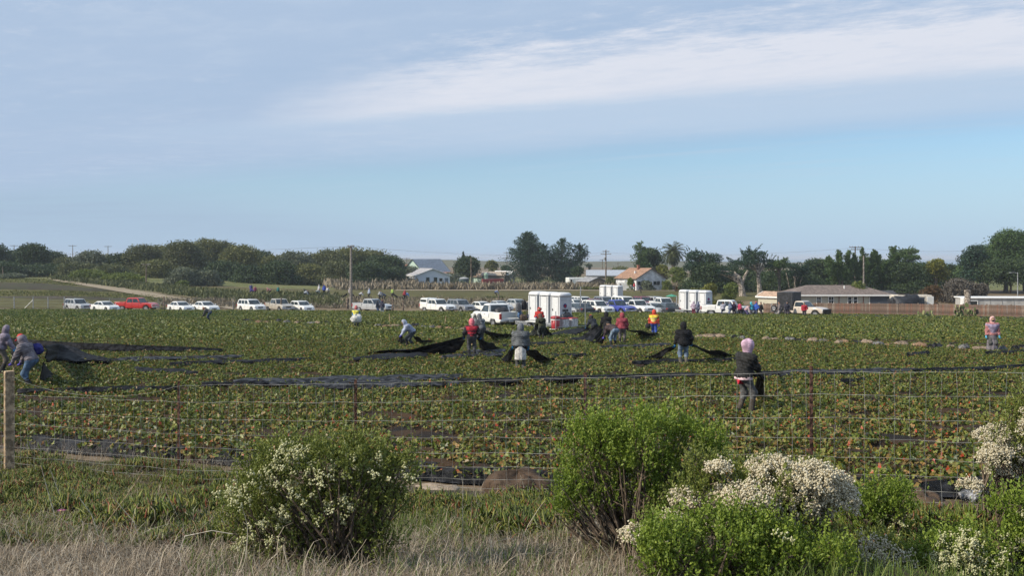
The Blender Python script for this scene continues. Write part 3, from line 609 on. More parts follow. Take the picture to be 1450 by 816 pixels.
brush('weed_bank', 'brown dry weeds on the bank below the wood', 'weeds', [(75, 391), (200, 404), (330, 416), (480, 420)], [(75, 396), (200, 412), (330, 429), (480, 436)], 2200, 1.1, 'brown', wid=.3)
brush('verge_weeds', 'dry grey weeds behind the parked cars', 'weeds', [(230, 427), (480, 424), (660, 426), (760, 428)], [(230, 436), (480, 437), (660, 438), (760, 440)], 1500, .9, 'dead', wid=.2)
brush('meadow_grass', 'pale dry grass of the meadow by farm houses', 'grass', [(600, 404), (960, 405)], [(600, 408), (960, 410)], 900, .5, 'drygrass', wid=.2)
brush('tall_weeds', 'bright green tall weeds along the far left field edge', 'weeds', [(-10, 442), (160, 444), (330, 446)], [(-10, 455), (160, 456), (330, 453)], 2600, .55, 'weed', wid=.22)
brush('fence_weeds', 'yellow-green weeds along foot of the plank fence', 'weeds', [(1160, 447), (1450, 452)], [(1160, 450), (1450, 456)], 700, .5, 'lime', wid=.25)
brush('left_field_grass', 'short green growth on the sloping field at far left', 'grass', [(-10, 413), (90, 413), (200, 418), (300, 432)], [(-10, 420), (90, 420), (200, 424), (300, 437)], 900, .35, 'willow', wid=.5)
brush('left_field_grass', 'short growth at the top of the sloping field at far left', 'grass', [(-10, 394), (70, 396), (110, 402)], [(-10, 400), (70, 402), (110, 406)], 500, .35, 'willow', wid=.5)
# ---------------------------------------------------------------- buildings, fences, poles
m_white = mat('white_paint', (0.72, 0.72, 0.70), rough=0.6, var=0.06, scale=1.5)
m_trim = mat('white_trim', (0.80, 0.80, 0.78), rough=0.5, var=0.03)
m_frame = mat('dark_frame', (0.05, 0.05, 0.05), rough=0.5)
m_glass = glass()
m_galv = mat('galvanised_steel', (0.42, 0.43, 0.44), rough=0.45, metal=0.6, var=0.15)
m_wood = mat('weathered_wood', (0.20, 0.155, 0.12), rough=0.9, var=0.3, scale=3, bump=0.4)
m_wood2 = mat('new_stake_wood', (0.50, 0.37, 0.22), rough=0.85, var=0.2, scale=8, bump=0.3)
m_dark = mat('dark_steel', (0.035, 0.035, 0.038), rough=0.55, var=0.2)
m_rubber = mat('tyre_rubber', (0.022, 0.022, 0.023), rough=0.85, var=0.2)
def roofmat(n, c): return mat(n, c, rough=0.85, var=0.16, scale=3, bump=0.3, bscale=20)
def window(parent, c, w_, h_, axis='-Y', frame=None, mull=(1, 1)):
    """frame, pane and mullions on a wall; axis = outward side of the wall"""
    d = {'-Y': (0, -1), '+X': (1, 0), '-X': (-1, 0), '+Y': (0, 1)}[axis]; ex = abs(d[1]); C = Vector(c); o = Vector((d[0], d[1], 0)); s = Vector((abs(d[1]), abs(d[0]), 0))
    dim = lambda a, b, t: (a * ex + t * (1 - ex), a * (1 - ex) + t * ex, b)
    fr = MB()
    for sg in (-1, 1):
        fr.box(C + s * sg * (w_ / 2 + .03) + o * .03, dim(.08, h_ + .14, .08)); fr.box(C + Vector((0, 0, sg * (h_ / 2 + .03))) + o * .034, dim(w_ - .02, .08, .08))
    for k in range(1, mull[0]): fr.box(C + s * (k / mull[0] - .5) * w_ + o * .02, dim(.05, h_, .05))
    for k in range(1, mull[1]): fr.box(C + Vector((0, 0, (k / mull[1] - .5) * h_)) + o * .022, dim(w_, .05, .05))
    f = MB().box(C + o * .004, dim(w_ + .02, h_ + .02, .02)).build('window', frame or m_trim, parent)
    fr.build('frame', frame or m_trim, f); MB().box(C + o * .012, dim(w_ - .01, h_ - .01, .02)).build('pane', m_glass, f)
    return f
def gable(name, label, g, rz, W, L, hw, hp, wall, roof, over=.35, trim=None, cat='house', hip=0.0, thick=.12):
    """ridge along local Y, gable ends at y = -L/2 and +L/2"""
    t = thing(name, label, cat, g, rz); mb = MB(); w2, l2 = W / 2, L / 2
    mb.prism([(-w2, -.5), (w2, -.5), (w2, hw), (0, hp) if not hip else (w2 * .999, hw), (-w2, hw)] if not hip else [(-w2, -.5), (w2, -.5), (w2, hw), (-w2, hw)], -l2, l2, 'Y'); mb.build('wall', wall, t)
    rb = MB(); sl = (hp - hw) / w2
    for sg in (-1, 1):
        e = w2 + over; ze = hw - over * sl; y0 = -l2 - over; r0 = y0 + hip; z0 = .03
        P = [(sg * e, y0, ze + z0), (sg * e, -y0, ze + z0), (0, -r0, hp + z0), (0, r0, hp + z0)]
        Q = [(x, y, z + thick) for x, y, z in P]; rb.add(P + Q, [(0, 1, 2, 3), (7, 6, 5, 4), (0, 4, 5, 1), (1, 5, 6, 2), (2, 6, 7, 3), (3, 7, 4, 0)])
        if hip:
            y = sg * (l2 + over); P = [(-e, y, ze + z0), (e, y, ze + z0), (0, sg * -r0, hp + z0)]; rb.add(P + [(a, b, c_ + thick) for a, b, c_ in P], [(0, 1, 2), (5, 4, 3), (0, 3, 4, 1), (1, 4, 5, 2), (2, 5, 3, 0)])
    ro = rb.build('roof', roof, t)
    if trim:
        f = MB(); e = w2 + over; ze = hw - over * sl
        for sg in (-1, 1): f.box((sg * (e + .02), 0, ze + .06), (.05, L + 2 * over + .1, .2))
        if not hip:
            for y in (-l2 - over - .03, l2 + over + .03):
                for sg in (-1, 1): f.tube([(sg * e, y, ze + .06), (0, y, hp + .06)], .1, 4)
        else:
            for y in (-l2 - over - .03, l2 + over + .03): f.box((0, y, ze + .06), (2 * e, .05, .2))
        f.build('fascia', trim, ro)
    return t, ro
# farm houses in the middle
t, r = gable('red_roof_house', 'low house with red tiled roof behind the wood, left of mint barn', gnd(585, 330), .2, 9, 16, 4.2, 5.8, mat('dark_red_wall', (0.16, 0.06, 0.05)), roofmat('red_tiles', (0.42, 0.13, 0.07)))
t2 = thing('red_roof_shed', 'small red roofed gable peeking left of the mint barn', 'house', gnd(594, 322), .9)
mb = MB().prism([(-3, -.5), (3, -.5), (3, 4.4), (0, 6.6), (-3, 4.4)], -3, 3, 'Y'); mb.build('wall', MATS['dark_red_wall'], t2)
mb = MB()
for sg in (-1, 1): mb.add([(sg * 3.4, -3.3, 4.15), (sg * 3.4, 3.3, 4.15), (0, 3.3, 6.65), (0, -3.3, 6.65), (sg * 3.4, -3.3, 4.3), (sg * 3.4, 3.3, 4.3), (0, 3.3, 6.8), (0, -3.3, 6.8)], [(0, 1, 2, 3), (4, 5, 6, 7), (0, 4, 5, 1), (3, 7, 4, 0), (1, 5, 6, 2)])
mb.build('roof', MATS['red_tiles'], t2)
m_mint = mat('mint_boards', (0.52, 0.66, 0.58), rough=.8, var=.05, scale=1)
t, r = gable('mint_barn', 'tall mint green barn with steep grey roof', gnd(604, 300), -.5, 7.4, 15, 3.2, 7.0, m_mint, roofmat('grey_metal_roof', (0.36, 0.38, 0.42)), over=.2, cat='barn', trim=mat('dark_trim', (.08, .1, .09)))
lt = MB().add([(3.8, -7.4, 3.0), (3.8, 7.4, 3.0), (8.4, 7.4, 1.7), (8.4, -7.4, 1.7), (3.8, -7.4, 3.2), (3.8, 7.4, 3.2), (8.4, 7.4, 1.9), (8.4, -7.4, 1.9)], [(0, 1, 2, 3), (7, 6, 5, 4), (0, 4, 5, 1), (1, 5, 6, 2), (2, 6, 7, 3), (3, 7, 4, 0)]).build('lean_to_roof', roofmat('orange_rust_roof', (0.42, 0.19, 0.10)), t)
MB().prism([(3.72, -.5), (8.0, -.5), (8.0, 1.72), (3.72, 2.95)], -7.0, 7.0, 'Y').build('lean_to_wall', mat('teal_wall', (.06, .17, .22)), t)
t, r = gable('pale_house', 'pale blue-white gabled house with grey roof behind the brush', gnd(604, 262), .35, 9.2, 12, 2.6, 4.3, mat('pale_blue_boards', (0.62, 0.66, 0.74), rough=.8, var=.04), roofmat('light_grey_shingle', (0.40, 0.39, 0.40)), trim=m_trim)
for x in (-1.3, .75): window(t, (x, -6.01, 1.35), .8, 1.5, frame=mat('green_frame', (.2, .32, .30)))
window(t, (2.2, -6.01, 1.5), .9, .9); d = MB().bbox((3.7, -6.03, .95), (.95, .08, 2.0)).build('door', mat('slate_door', (.18, .22, .28)), t); MB().box((4.05, -6.09, 1.0), (.06, .05, .12)).build('handle', m_galv, d)
g = gnd(657, 262); t = thing('water_tank', 'round dark green-grey water tank behind prickly pears', 'tank', g)
MB().lathe((0, 0, 0), [(1.32, -.2), (1.34, .1), (1.34, 1.6), (1.28, 1.7)], 20).build('shell', mat('tank_dark', (.055, .085, .10)), t); MB().lathe((0, 0, 1.68), [(1.36, 0), (1.34, .06), (.6, .35), (.08, .45)], 20).build('lid', mat('tank_lid', (.36, .37, .38)), t)
g = gnd(698, 264); t = thing('shipping_container', 'long dark red container below the cypress trees', 'container', g, .12); mb = MB()
for k in range(24): mb.box((-2.6 + k * .226, -1.02, .75), (.13, .08, 1.3))
MB().box((0, 0, .78), (5.6, 2.0, 1.6)).build('body', mat('container_red', (.19, .035, .04)), t); mb.build('corrugation', MATS['container_red'], t)
MB().box((-2.85, 0, .78), (.1, 2.0, 1.6)).build('door', mat('container_door', (.30, .06, .05)), t)
g = gnd(688, 280); t = thing('green_tank', 'slim pale green tank beside the container', 'tank', g); MB().lathe((0, 0, 0), [(.6, 0), (.6, 2.8), (.3, 3.1)], 14).build('shell', mat('pale_green', (.35, .48, .38)), t); MB().lathe((0, 0, 3.08), [(.34, 0), (.2, .15)], 10).build('lid', m_trim, t)
gable('farm_shed', 'small tan roofed shed behind the red container', gnd(700, 288), 1.4, 4, 6.5, 2.4, 3.3, mat('shed_wall', (.24, .20, .17)), roofmat('tan_roof', (.42, .35, .28)))
gable('farm_shed', 'small white roofed shed left of the tall cypress', gnd(714, 290), 1.2, 4, 5, 2.5, 3.5, MATS['shed_wall'], m_white)
gable('farm_shed', 'little pale shed beside the dark rounded tree', gnd(678, 290), 1.2, 3, 4, 2.0, 2.9, m_mint, roofmat('brown_roof', (.30, .22, .16)))
g = gnd(820, 226); t = thing('mobile_home', 'white mobile home right of the cypress pair', 'mobile home', g, .18)
MB().bbox((0, 0, 1.35), (5.6, 3, 2.1), .08).build('body', m_white, t); MB().box((0, 0, .15), (5.4, 2.8, .35)).build('base', m_dark, t); window(t, (-2.2, -1.51, 1.5), .5, 1.0); window(t, (.8, -1.51, 1.5), 1.0, .8)
g = gnd(860, 262); t = thing('metal_roof_barn', 'long low building with pale grey metal roof', 'barn', g, 1.5)
MB().box((0, 0, 1.1), (6, 11, 3.2)).build('wall', MATS['shed_wall'], t)
MB().add([(-3.4, -5.6, 2.5), (3.4, -5.6, 2.5), (3.4, 5.6, 2.5), (-3.4, 5.6, 2.5), (0, -5.6, 4.0), (0, 5.6, 4.0)], [(0, 3, 5, 4), (1, 4, 5, 2), (0, 4, 1), (3, 2, 5), (0, 1, 2, 3)]).build('roof', mat('pale_metal_roof', (.50, .53, .58), rough=.5, metal=.3), t)
gable('tan_shed', 'tan shed with grey roof in front of the metal-roofed building', gnd(838, 217), .45, 4.0, 5, 1.7, 2.5, mat('tan_wall', (.40, .30, .22)), roofmat('grey_shingle', (.30, .30, .31)))
t, r = gable('white_barn', 'weathered white barn with brown roof and gable windows', gnd(907, 207), .42, 7.0, 8.2, 2.5, 4.5, mat('white_boards', (.66, .67, .70), rough=.85, var=.12, scale=1.2), roofmat('brown_shingle', (.34, .20, .13)), over=.3, cat='barn', trim=mat('brown_trim', (.15, .12, .1)))
for x in (-2.9, .9, 1.7, 2.9): window(t, (x, -4.11, 1.55), .55, .6, frame=m_frame)
MB().box((-.5, 0, 4.7), (.5, .5, 1.1)).build('chimney', mat('chimney_brick', (.28, .12, .08)), r); MB().box((-1.9, -1, 3.75), (.3, .3, .5)).build('vent', m_trim, r)
g = gnd(884, 203); t = thing('white_wall', 'low bright white garden wall left of the white barn', 'wall', g, .1); MB().bbox((0, 0, .8), (2.6, .25, 1.7), .05).build('panel', m_white, t); MB().bbox((.6, 0, 1.9), (1.2, .25, .5), .05).build('raised_panel', m_white, t)
# houses on the right
m_sage = mat('sage_boards', (.50, .475, .385), rough=.8, var=.05, scale=1)
t, r = gable('green_shed', 'small sage green shed with tan roof behind the plank fence', gnd(1096, 132), .72, 3.0, 2.9, 2.1, 2.65, m_sage, roofmat('tan_shingle', (.50, .34, .24)), over=.22, trim=m_trim, cat='shed')
window(t, (.35, -1.46, 1.45), .95, .8, frame=m_trim)
t, r = gable('long_house', 'long sage house with low brown hip roof and white trim', gnd(1180, 142), PI / 2 + .02, 8, 13.2, 2.3, 3.4, m_sage, roofmat('brown_hip_roof', (.19, .15, .13)), over=.45, trim=m_trim, hip=3.2)
# camera-facing wall is the local -X side turned to the front
for y, w_, ml in ((3.4, .55, (2, 2)), (1.7, .65, (2, 2)), (-.9, .5, (1, 2)), (-1.7, .5, (1, 2)), (-4.2, 1.0, (2, 1)), (-5.5, 1.0, (2, 1))): window(t, (-4.01, y, 1.55), w_, .95, '-X', mull=ml)
for y in (.6, -2.8): MB().box((-4.06, y, 1.1), (.09, .09, 2.2)).build('downpipe', mat('brown_pipe', (.2, .09, .06)), t)
MB().tube([(-1.6, -1, 2.8), (-1.6, -1, 3.5)], .09, 8).build('vent_pipe', m_trim, r)
gable('dark_shed', 'low dark shed with dark roof right of the long house', gnd(1243, 140), PI / 2, 4, 3.6, 2.1, 2.7, mat('slate_wall', (.07, .08, .10)), roofmat('dark_roof', (.06, .06, .065)))
m_tarp = mat('black_tarp', (.028, .030, .036), rough=.5, var=.3, scale=3, bump=.5)
def lump(c, dims, seed, n=(16, 9), sharp=.6):
    """rounded sagging heap as one closed mesh"""
    rng = np.random.default_rng(seed); V = []; a, b = n
    ph = rng.uniform(0, 6, 6)
    for j in range(b):
        q = j / (b - 1) * PI
        for i in range(a):
            p = 2 * PI * i / a; k = 1 + .13 * math.sin(2 * p + ph[0]) + .10 * math.sin(3 * p + ph[1] + q * 2) + .07 * math.sin(5 * p + ph[2] - 3 * q) + .05 * rng.normal()
            cs = lambda t_: math.copysign(abs(t_) ** sharp, t_)
            V.append((c[0] + dims[0] / 2 * k * cs(math.cos(p)) * abs(math.sin(q)) ** sharp, c[1] + dims[1] / 2 * k * cs(math.sin(p)) * abs(math.sin(q)) ** sharp, c[2] + dims[2] / 2 * cs(-math.cos(q)) * (k if j > b / 2 else 1)))
    F = [(j * a + i, j * a + (i + 1) % a, (j + 1) * a + (i + 1) % a, (j + 1) * a + i) for j in range(b - 1) for i in range(a)]
    return V, F
g = gnd(1282, 128); t = thing('tarped_camper', 'camper trailer draped in a dark tarp behind the plank fence', 'trailer', g, .03)
MB().bbox((.9, .4, 1.2), (4.8, 2.2, 2.3), .15).build('body', mat('camper_tan', (.55, .50, .42)), t); V, F = lump((-.2, -.7, 1.05), (4.2, 2.4, 2.3), 5, (22, 11), .45); MB().add(V, F).build('tarp', m_tarp, t, True)
MB().bbox((2.9, -.75, 1.2), (.9, .1, 1.9), .03).build('door', m_white, t)
g = gnd(1410, 130); t = thing('mobile_home', 'long grey mobile home with white roof edge at right', 'mobile home', g, -.02)
MB().box((0, 0, .95), (9.0, 3.4, 2.0)).build('body', mat('grey_siding', (.45, .44, .42), rough=.8, var=.1, scale=1), t); MB().bbox((0, 0, 2.0), (9.3, 3.8, .18), .05).build('roof', m_trim, t)
for k in range(1, 6): MB().box((-4.5 + k * 1.5, -1.72, .95), (.06, .05, 1.9)).build('seam', mat('seam_grey', (.36, .36, .35)), t)
MB().bbox((-4.72, -1.2, 1.05), (.4, 1.0, 1.95), .05).build('end_panel', m_white, t); window(t, (-3.6, -1.72, 1.3), .9, .6)
# plank fence in sections, each plank a plank
m_pl = [mat(f'plank_{k}', c, rough=.9, var=.22, scale=2, bump=.3) for k, c in (('brown', (.185, .125, .095)), ('red', (.215, .122, .088)), ('pale', (.25, .19, .15)))]
def plank_fence(P, label, hgt=1.6):
    t = thing('plank_fence', label, 'fence', P[0]); rng = np.random.default_rng(9)
    me_p = [MB().add([(x, y, z) for z in (0, hgt - .03) for x, y in ((-.095, -.011), (.095, -.011), (.095, .011), (-.095, .011))] + [(x, y, hgt) for x, y in ((-.06, -.011), (.06, -.011), (.06, .011), (-.06, .011))], [(0, 3, 2, 1), (0, 1, 5, 4), (1, 2, 6, 5), (2, 3, 7, 6), (3, 0, 4, 7), (4, 5, 9, 8), (5, 6, 10, 9), (6, 7, 11, 10), (7, 4, 8, 11), (8, 9, 10, 11)]).me('plank', m) for m in m_pl]
    for a, b in zip(P[:-1], P[1:]):
        d = b - a; n = int(math.hypot(d.x, d.y) / .2); ang = math.atan2(d.y, d.x)
        for k in range(n):
            o = obj('plank', me_p[int(rng.choice(3, p=[.6, .25, .15]))], t); q = a + d * ((k + .5) / n) - P[0]
            o.location = (q.x, q.y, Hf(a.x + d.x * k / n, a.y + d.y * k / n) - P[0].z - .05 + rng.normal() * .012); o.rotation_euler = (rng.normal() * .01, rng.normal() * .01, ang)
        for k in range(int(n / 12) + 1):
            q = a + d * (k * 12 / n if k * 12 <= n else 1) - P[0]; MB().bbox((q.x + math.sin(ang) * -.06, q.y + .07, q.z + hgt / 2), (.1, .1, hgt + .05), .01, ang).build('post', m_wood, t)
        for z in (.35, hgt - .3): MB().tube([a - P[0] + Vector((0, .05, z)), b - P[0] + Vector((0, .05, z))], .045, 4).build('rail', m_wood, t)
plank_fence([hit(1151, 448.5), hit(1300, 451), hit(1462, 455)], 'long weathered brown plank fence along the right field edge')
plank_fence([hit(1081, 446.5), hit(1122, 448)], 'short reddish plank fence piece between white pickup and flatbed truck', 1.45)
# poles
def pole(name, label, u, vtop, D, r=.13, arms=(), lamp=None, mt=None, cat='utility pole', lean=0.0, extra=None):
    g = gnd(u, D); h = CZ - (vtop - V0) / FPX * D - g.z; t = thing(name, label, cat, g)
    MB().tube([(0, 0, -.4), (lean * .5, 0, h * .5), (lean, 0, h)], [r * 1.15, r, r * .75], 9).build('post', mt or m_wood, t)
    for dz, ln, a in arms:
        ar = MB().box((lean, -.12, h - dz), (ln, .1, .12), a).build('crossarm', m_wood, t)
        for k in (-1, -.55, .55, 1): MB().lathe((lean + math.cos(a) * k * ln * .47, -.12 + math.sin(a) * k * ln * .47, h - dz + .06), [(.03, 0), (.06, .05), (.05, .16), (.02, .2)], 7).build('insulator', m_galv, ar)
    if extra: MB().lathe((lean - .3, 0, h - extra - .6), [(.2, 0), (.22, .05), (.22, .6), (.15, .7)], 10).build('transformer', m_galv, t)
    return t, h
p, h = pole('utility_pole', 'tall grey pole with floodlights at the edge of the field', 497, 348, 146, .2, mt=mat('pole_grey', (.24, .215, .19), rough=.9, var=.2))
MB().box((0, 0, h - .15), (.9, .1, .1)).build('crossarm', m_galv, p)
for x in (-.38, .1, .38): MB().bbox((x, -.1, h - .02), (.3, .3, .2), .03).build('floodlight', m_galv, p)
pole('utility_pole', 'thin bare wooden pole standing in the meadow', 667, 363, 208, .11)
pole('utility_pole', 'pole with two crossarms and transformer behind the metal roof', 858, 354, 240, .17, ((1.0, 2.6, .1), (.4, 1.6, .1)), extra=1.9)
pole('utility_pole', 'slim far pole just left of the two-armed pole', 853, 367, 330, .14, ((.3, 2.0, .4),))
pole('utility_pole', 'tiny far pole right of the two-armed pole', 875, 372, 400, .13, ((.3, 2.2, .4),))
pole('utility_pole', 'pole with double crossarm above the pines at right', 1211, 349, 188, .14, ((.15, 2.4, .15), (.6, 1.8, .15)))
pole('utility_pole', 'bare grey pole rising beside the long house', 1223, 362, 150, .13, mt=MATS['pole_grey'])
p, h = pole('street_lamp', 'slim street lamp at the right edge above the mobile home', 1441, 386, 140, .07, mt=m_galv, cat='street lamp')
MB().tube([(0, 0, h - .1), (-.5, 0, h), (-.9, 0, h - .02)], .035, 6).build('arm', m_galv, p); MB().bbox((-1.0, 0, h - .02), (.4, .16, .1), .03).build('lamp_head', m_galv, p)
for u, vt, D, lab in ((103, 347, 330, 'far skyline pole, tallest above the left wood'), (153, 348, 340, 'far skyline pole right of the tallest one'), (20, 347, 330, 'far skyline pole near the left edge'), (203, 345, 350, 'far skyline pole behind the rising wood'), (576, 365, 340, 'thin pole above the red roofed house'), (718, 357, 330, 'far pole left of the tall cypress')):
    pole('utility_pole', lab, u, vt, D, .12, ((.3, 2.4, .3),))
pole('utility_pole', 'grey pole beside the weedy bank in front of the wood', 207, 373, 205, .11, ((.3, 1.6, .2),))
pole('utility_pole', 'thin pole at the left edge in front of dark trees', 4, 378, 225, .11)
def wire(pts, label, sag=1.0):
    mb = MB()
    for a, b in zip(pts[:-1], pts[1:]): mb.tube([a.lerp(b, k / 10) - Vector((0, 0, sag * 4 * (k / 10) * (1 - k / 10))) for k in range(11)], .016, 4)
    tag(mb.build('power_line', m_dark), label, 'power line')
wire([ray(-80, 356, 330), ray(497, 349, 146), ray(858, 357.5, 240), ray(1211, 351, 188), ray(1500, 345, 170)], 'upper power line running along the whole skyline')
wire([ray(576, 367, 340), ray(718, 360, 330), ray(858, 361, 240)], 'lower power line from red house pole to two-armed pole')
# posts and wire fence by the parked cars on the left
def post_fence(label, spots, hgt, r, wires, mt, D=None):
    P = [hit(u, v) for u, v in spots]; t = thing('wire_fence', label, 'fence', P[0])
    for p in P: MB().tube([p - P[0] + Vector((0, 0, -.2)), p - P[0] + Vector((0, 0, hgt))], r, 7).build('post', mt, t)
    for k in range(wires):
        z = hgt * (.15 + .8 * k / max(1, wires - 1)); MB().tube([p - P[0] + Vector((0, 0, z)) for p in P], .008, 4).build('wire', m_galv, t)
    return t, P
t, P = post_fence('grey post and wire fence left of the silver SUV', [(-20, 440), (20, 440), (47, 440), (68, 440), (91, 441)], 2.0, .07, 5, m_galv)
MB().tube([P[2] - P[0] + Vector((0, 0, 1.5)), P[2] - P[0] + Vector((-1.4, 0, .1))], .05, 6).build('brace', m_galv, t)
post_fence('thin post and wire fence behind the white cars on the left', [(91, 440.5), (155, 439), (224, 439), (268, 438), (330, 438)], 1.6, .04, 3, m_galv)
for u, v, h_, r, lab in ((232, 442, 2.1, .11, 'wooden post between red pickup and white sedans'), (398, 443, 2.0, .1, 'wooden post in front of the grey pickup'), (615 - 5, 445, .1, .05, ''), (556, 444, 2.2, .12, 'wooden post right of the silver pickup'), (492, 439, 1.7, .2, 'short concrete post at the foot of the grey pole'), (571, 443, 1.7, .1, 'short dark post left of the camper pickup'), (706, 430, 1.4, .1, 'wooden post beside the brown bush'), (822, 447, 3.4, .07, 'slim steel post at the left end of parked car cluster'), (958, 447, 2.3, .07, 'steel post beside the dark hatchback'), (921, 436, 1.6, .07, 'steel post behind the silver sedan')):
    if lab:
        g = hit(u, v); o = MB().tube([(0, 0, -.2), (0, 0, h_ * .6), (.02, 0, h_)], [r, r * .95, r * .85], 8).build('fence_post', m_galv if 'steel' in lab else m_wood); o.location = g; tag(o, lab, 'post', 'single posts near the parked cars')
for u, vb, vt, lean, lab in ((552, 461, 445, -.05, 'leaning wooden stake in the field left of the camper pickup'), (629, 466, 448, .12, 'wooden stake in the field in front of the grey SUV')):
    g = hit(u, vb); h_ = (vb - vt) / FPX * g.y; o = MB().add(*((lambda b: (b.V, b.F))(MB().tube([(0, 0, -.2), (lean * h_, 0, h_)], .05, 4)))).build('field_stake', m_wood2); o.location = g; tag(o, lab, 'stake', 'stakes in the field')
# ---------------------------------------------------------------- vehicles
def paint(n, c, rough=.32): return mat('paint_' + n, c, rough=rough, var=.03, scale=1.5, coat=.5, spec=.5)
PAINT = {'white': paint('white', (.78, .78, .76)), 'silver': paint('silver', (.42, .43, .44)), 'grey': paint('grey', (.22, .23, .25)), 'red': paint('red', (.50, .035, .03)), 'blue': paint('blue', (.05, .07, .34)), 'dark': paint('dark', (.03, .035, .045)), 'maroon': paint('maroon', (.16, .03, .045)), 'beige': paint('beige', (.60, .52, .44)), 'tan': paint('tan', (.42, .38, .32))}
m_carglass = glass('car_glass', (.035, .05, .055)); m_rim = mat('wheel_rim', (.45, .45, .46), rough=.35, metal=.7, var=.1); m_black = mat('black_trim', (.02, .02, .022), rough=.5)
m_lens = mat('headlight_lens', (.62, .64, .66), rough=.12, spec=.8); m_tail = mat('tail_lens', (.40, .02, .02), rough=.2, spec=.6); m_chrome = mat('chrome', (.55, .55, .56), rough=.2, metal=.9, var=.05)
m_plate = mat('licence_plate', (.70, .70, .68), rough=.5)
WH_ME = {}
def wheel_meshes(R, w_):
    if (R, w_) not in WH_ME:
        ty = MB().lathe((0, 0, 0), [(R * .62, -w_ / 2), (R * .93, -w_ / 2), (R, -w_ * .36), (R, w_ * .36), (R * .93, w_ / 2), (R * .62, w_ / 2)], 18, 'Y').me('tyre', m_rubber, True)
        rm = MB().lathe((0, 0, 0), [(R * .66, -w_ * .48), (R * .66, -w_ * .53), (R * .60, -w_ * .54), (R * .54, -w_ * .505), (R * .2, -w_ * .505), (R * .16, -w_ * .55), (R * .05, -w_ * .56)], 14, 'Y')
        for k in range(6): a = k * PI / 3; rm.box((math.cos(a) * R * .38, -w_ * .53, math.sin(a) * R * .38), (R * .12, w_ * .1, R * .12))
        WH_ME[(R, w_)] = (ty, rm.me('rim', m_rim))
    return WH_ME[(R, w_)]
SPEC = {  # L, W, roof, wheelbase, wheel R, bottom, nose z, hood z, belt z, tail z, cabin base front/rear x, roof front/rear x
 'sedan': (4.6, 1.78, 1.45, 2.7, .32, .24, .66, .93, .96, 1.02, 1.0, -1.75, .22, -1.02),
 'hatch': (4.3, 1.76, 1.52, 2.6, .32, .24, .68, .95, .98, 1.05, 1.0, -1.95, .3, -1.5),
 'suv': (4.75, 1.86, 1.74, 2.75, .37, .34, .86, 1.08, 1.10, 1.12, .98, -2.24, .38, -2.0),
 'van': (5.0, 1.95, 1.85, 3.0, .34, .28, .8, 1.0, 1.05, 1.05, 1.55, -2.4, .8, -2.3),
 'pickup': (5.35, 1.95, 1.82, 3.3, .40, .42, .92, 1.14, 1.18, 1.24, .82, -.78, .32, -.62),
 'extcab': (5.6, 1.95, 1.82, 3.5, .40, .42, .92, 1.14, 1.18, 1.24, .95, -1.05, .42, -.9),
 'crew': (5.8, 2.0, 1.90, 3.6, .42, .45, .98, 1.20, 1.22, 1.28, 1.1, -1.15, .6, -1.0),
}
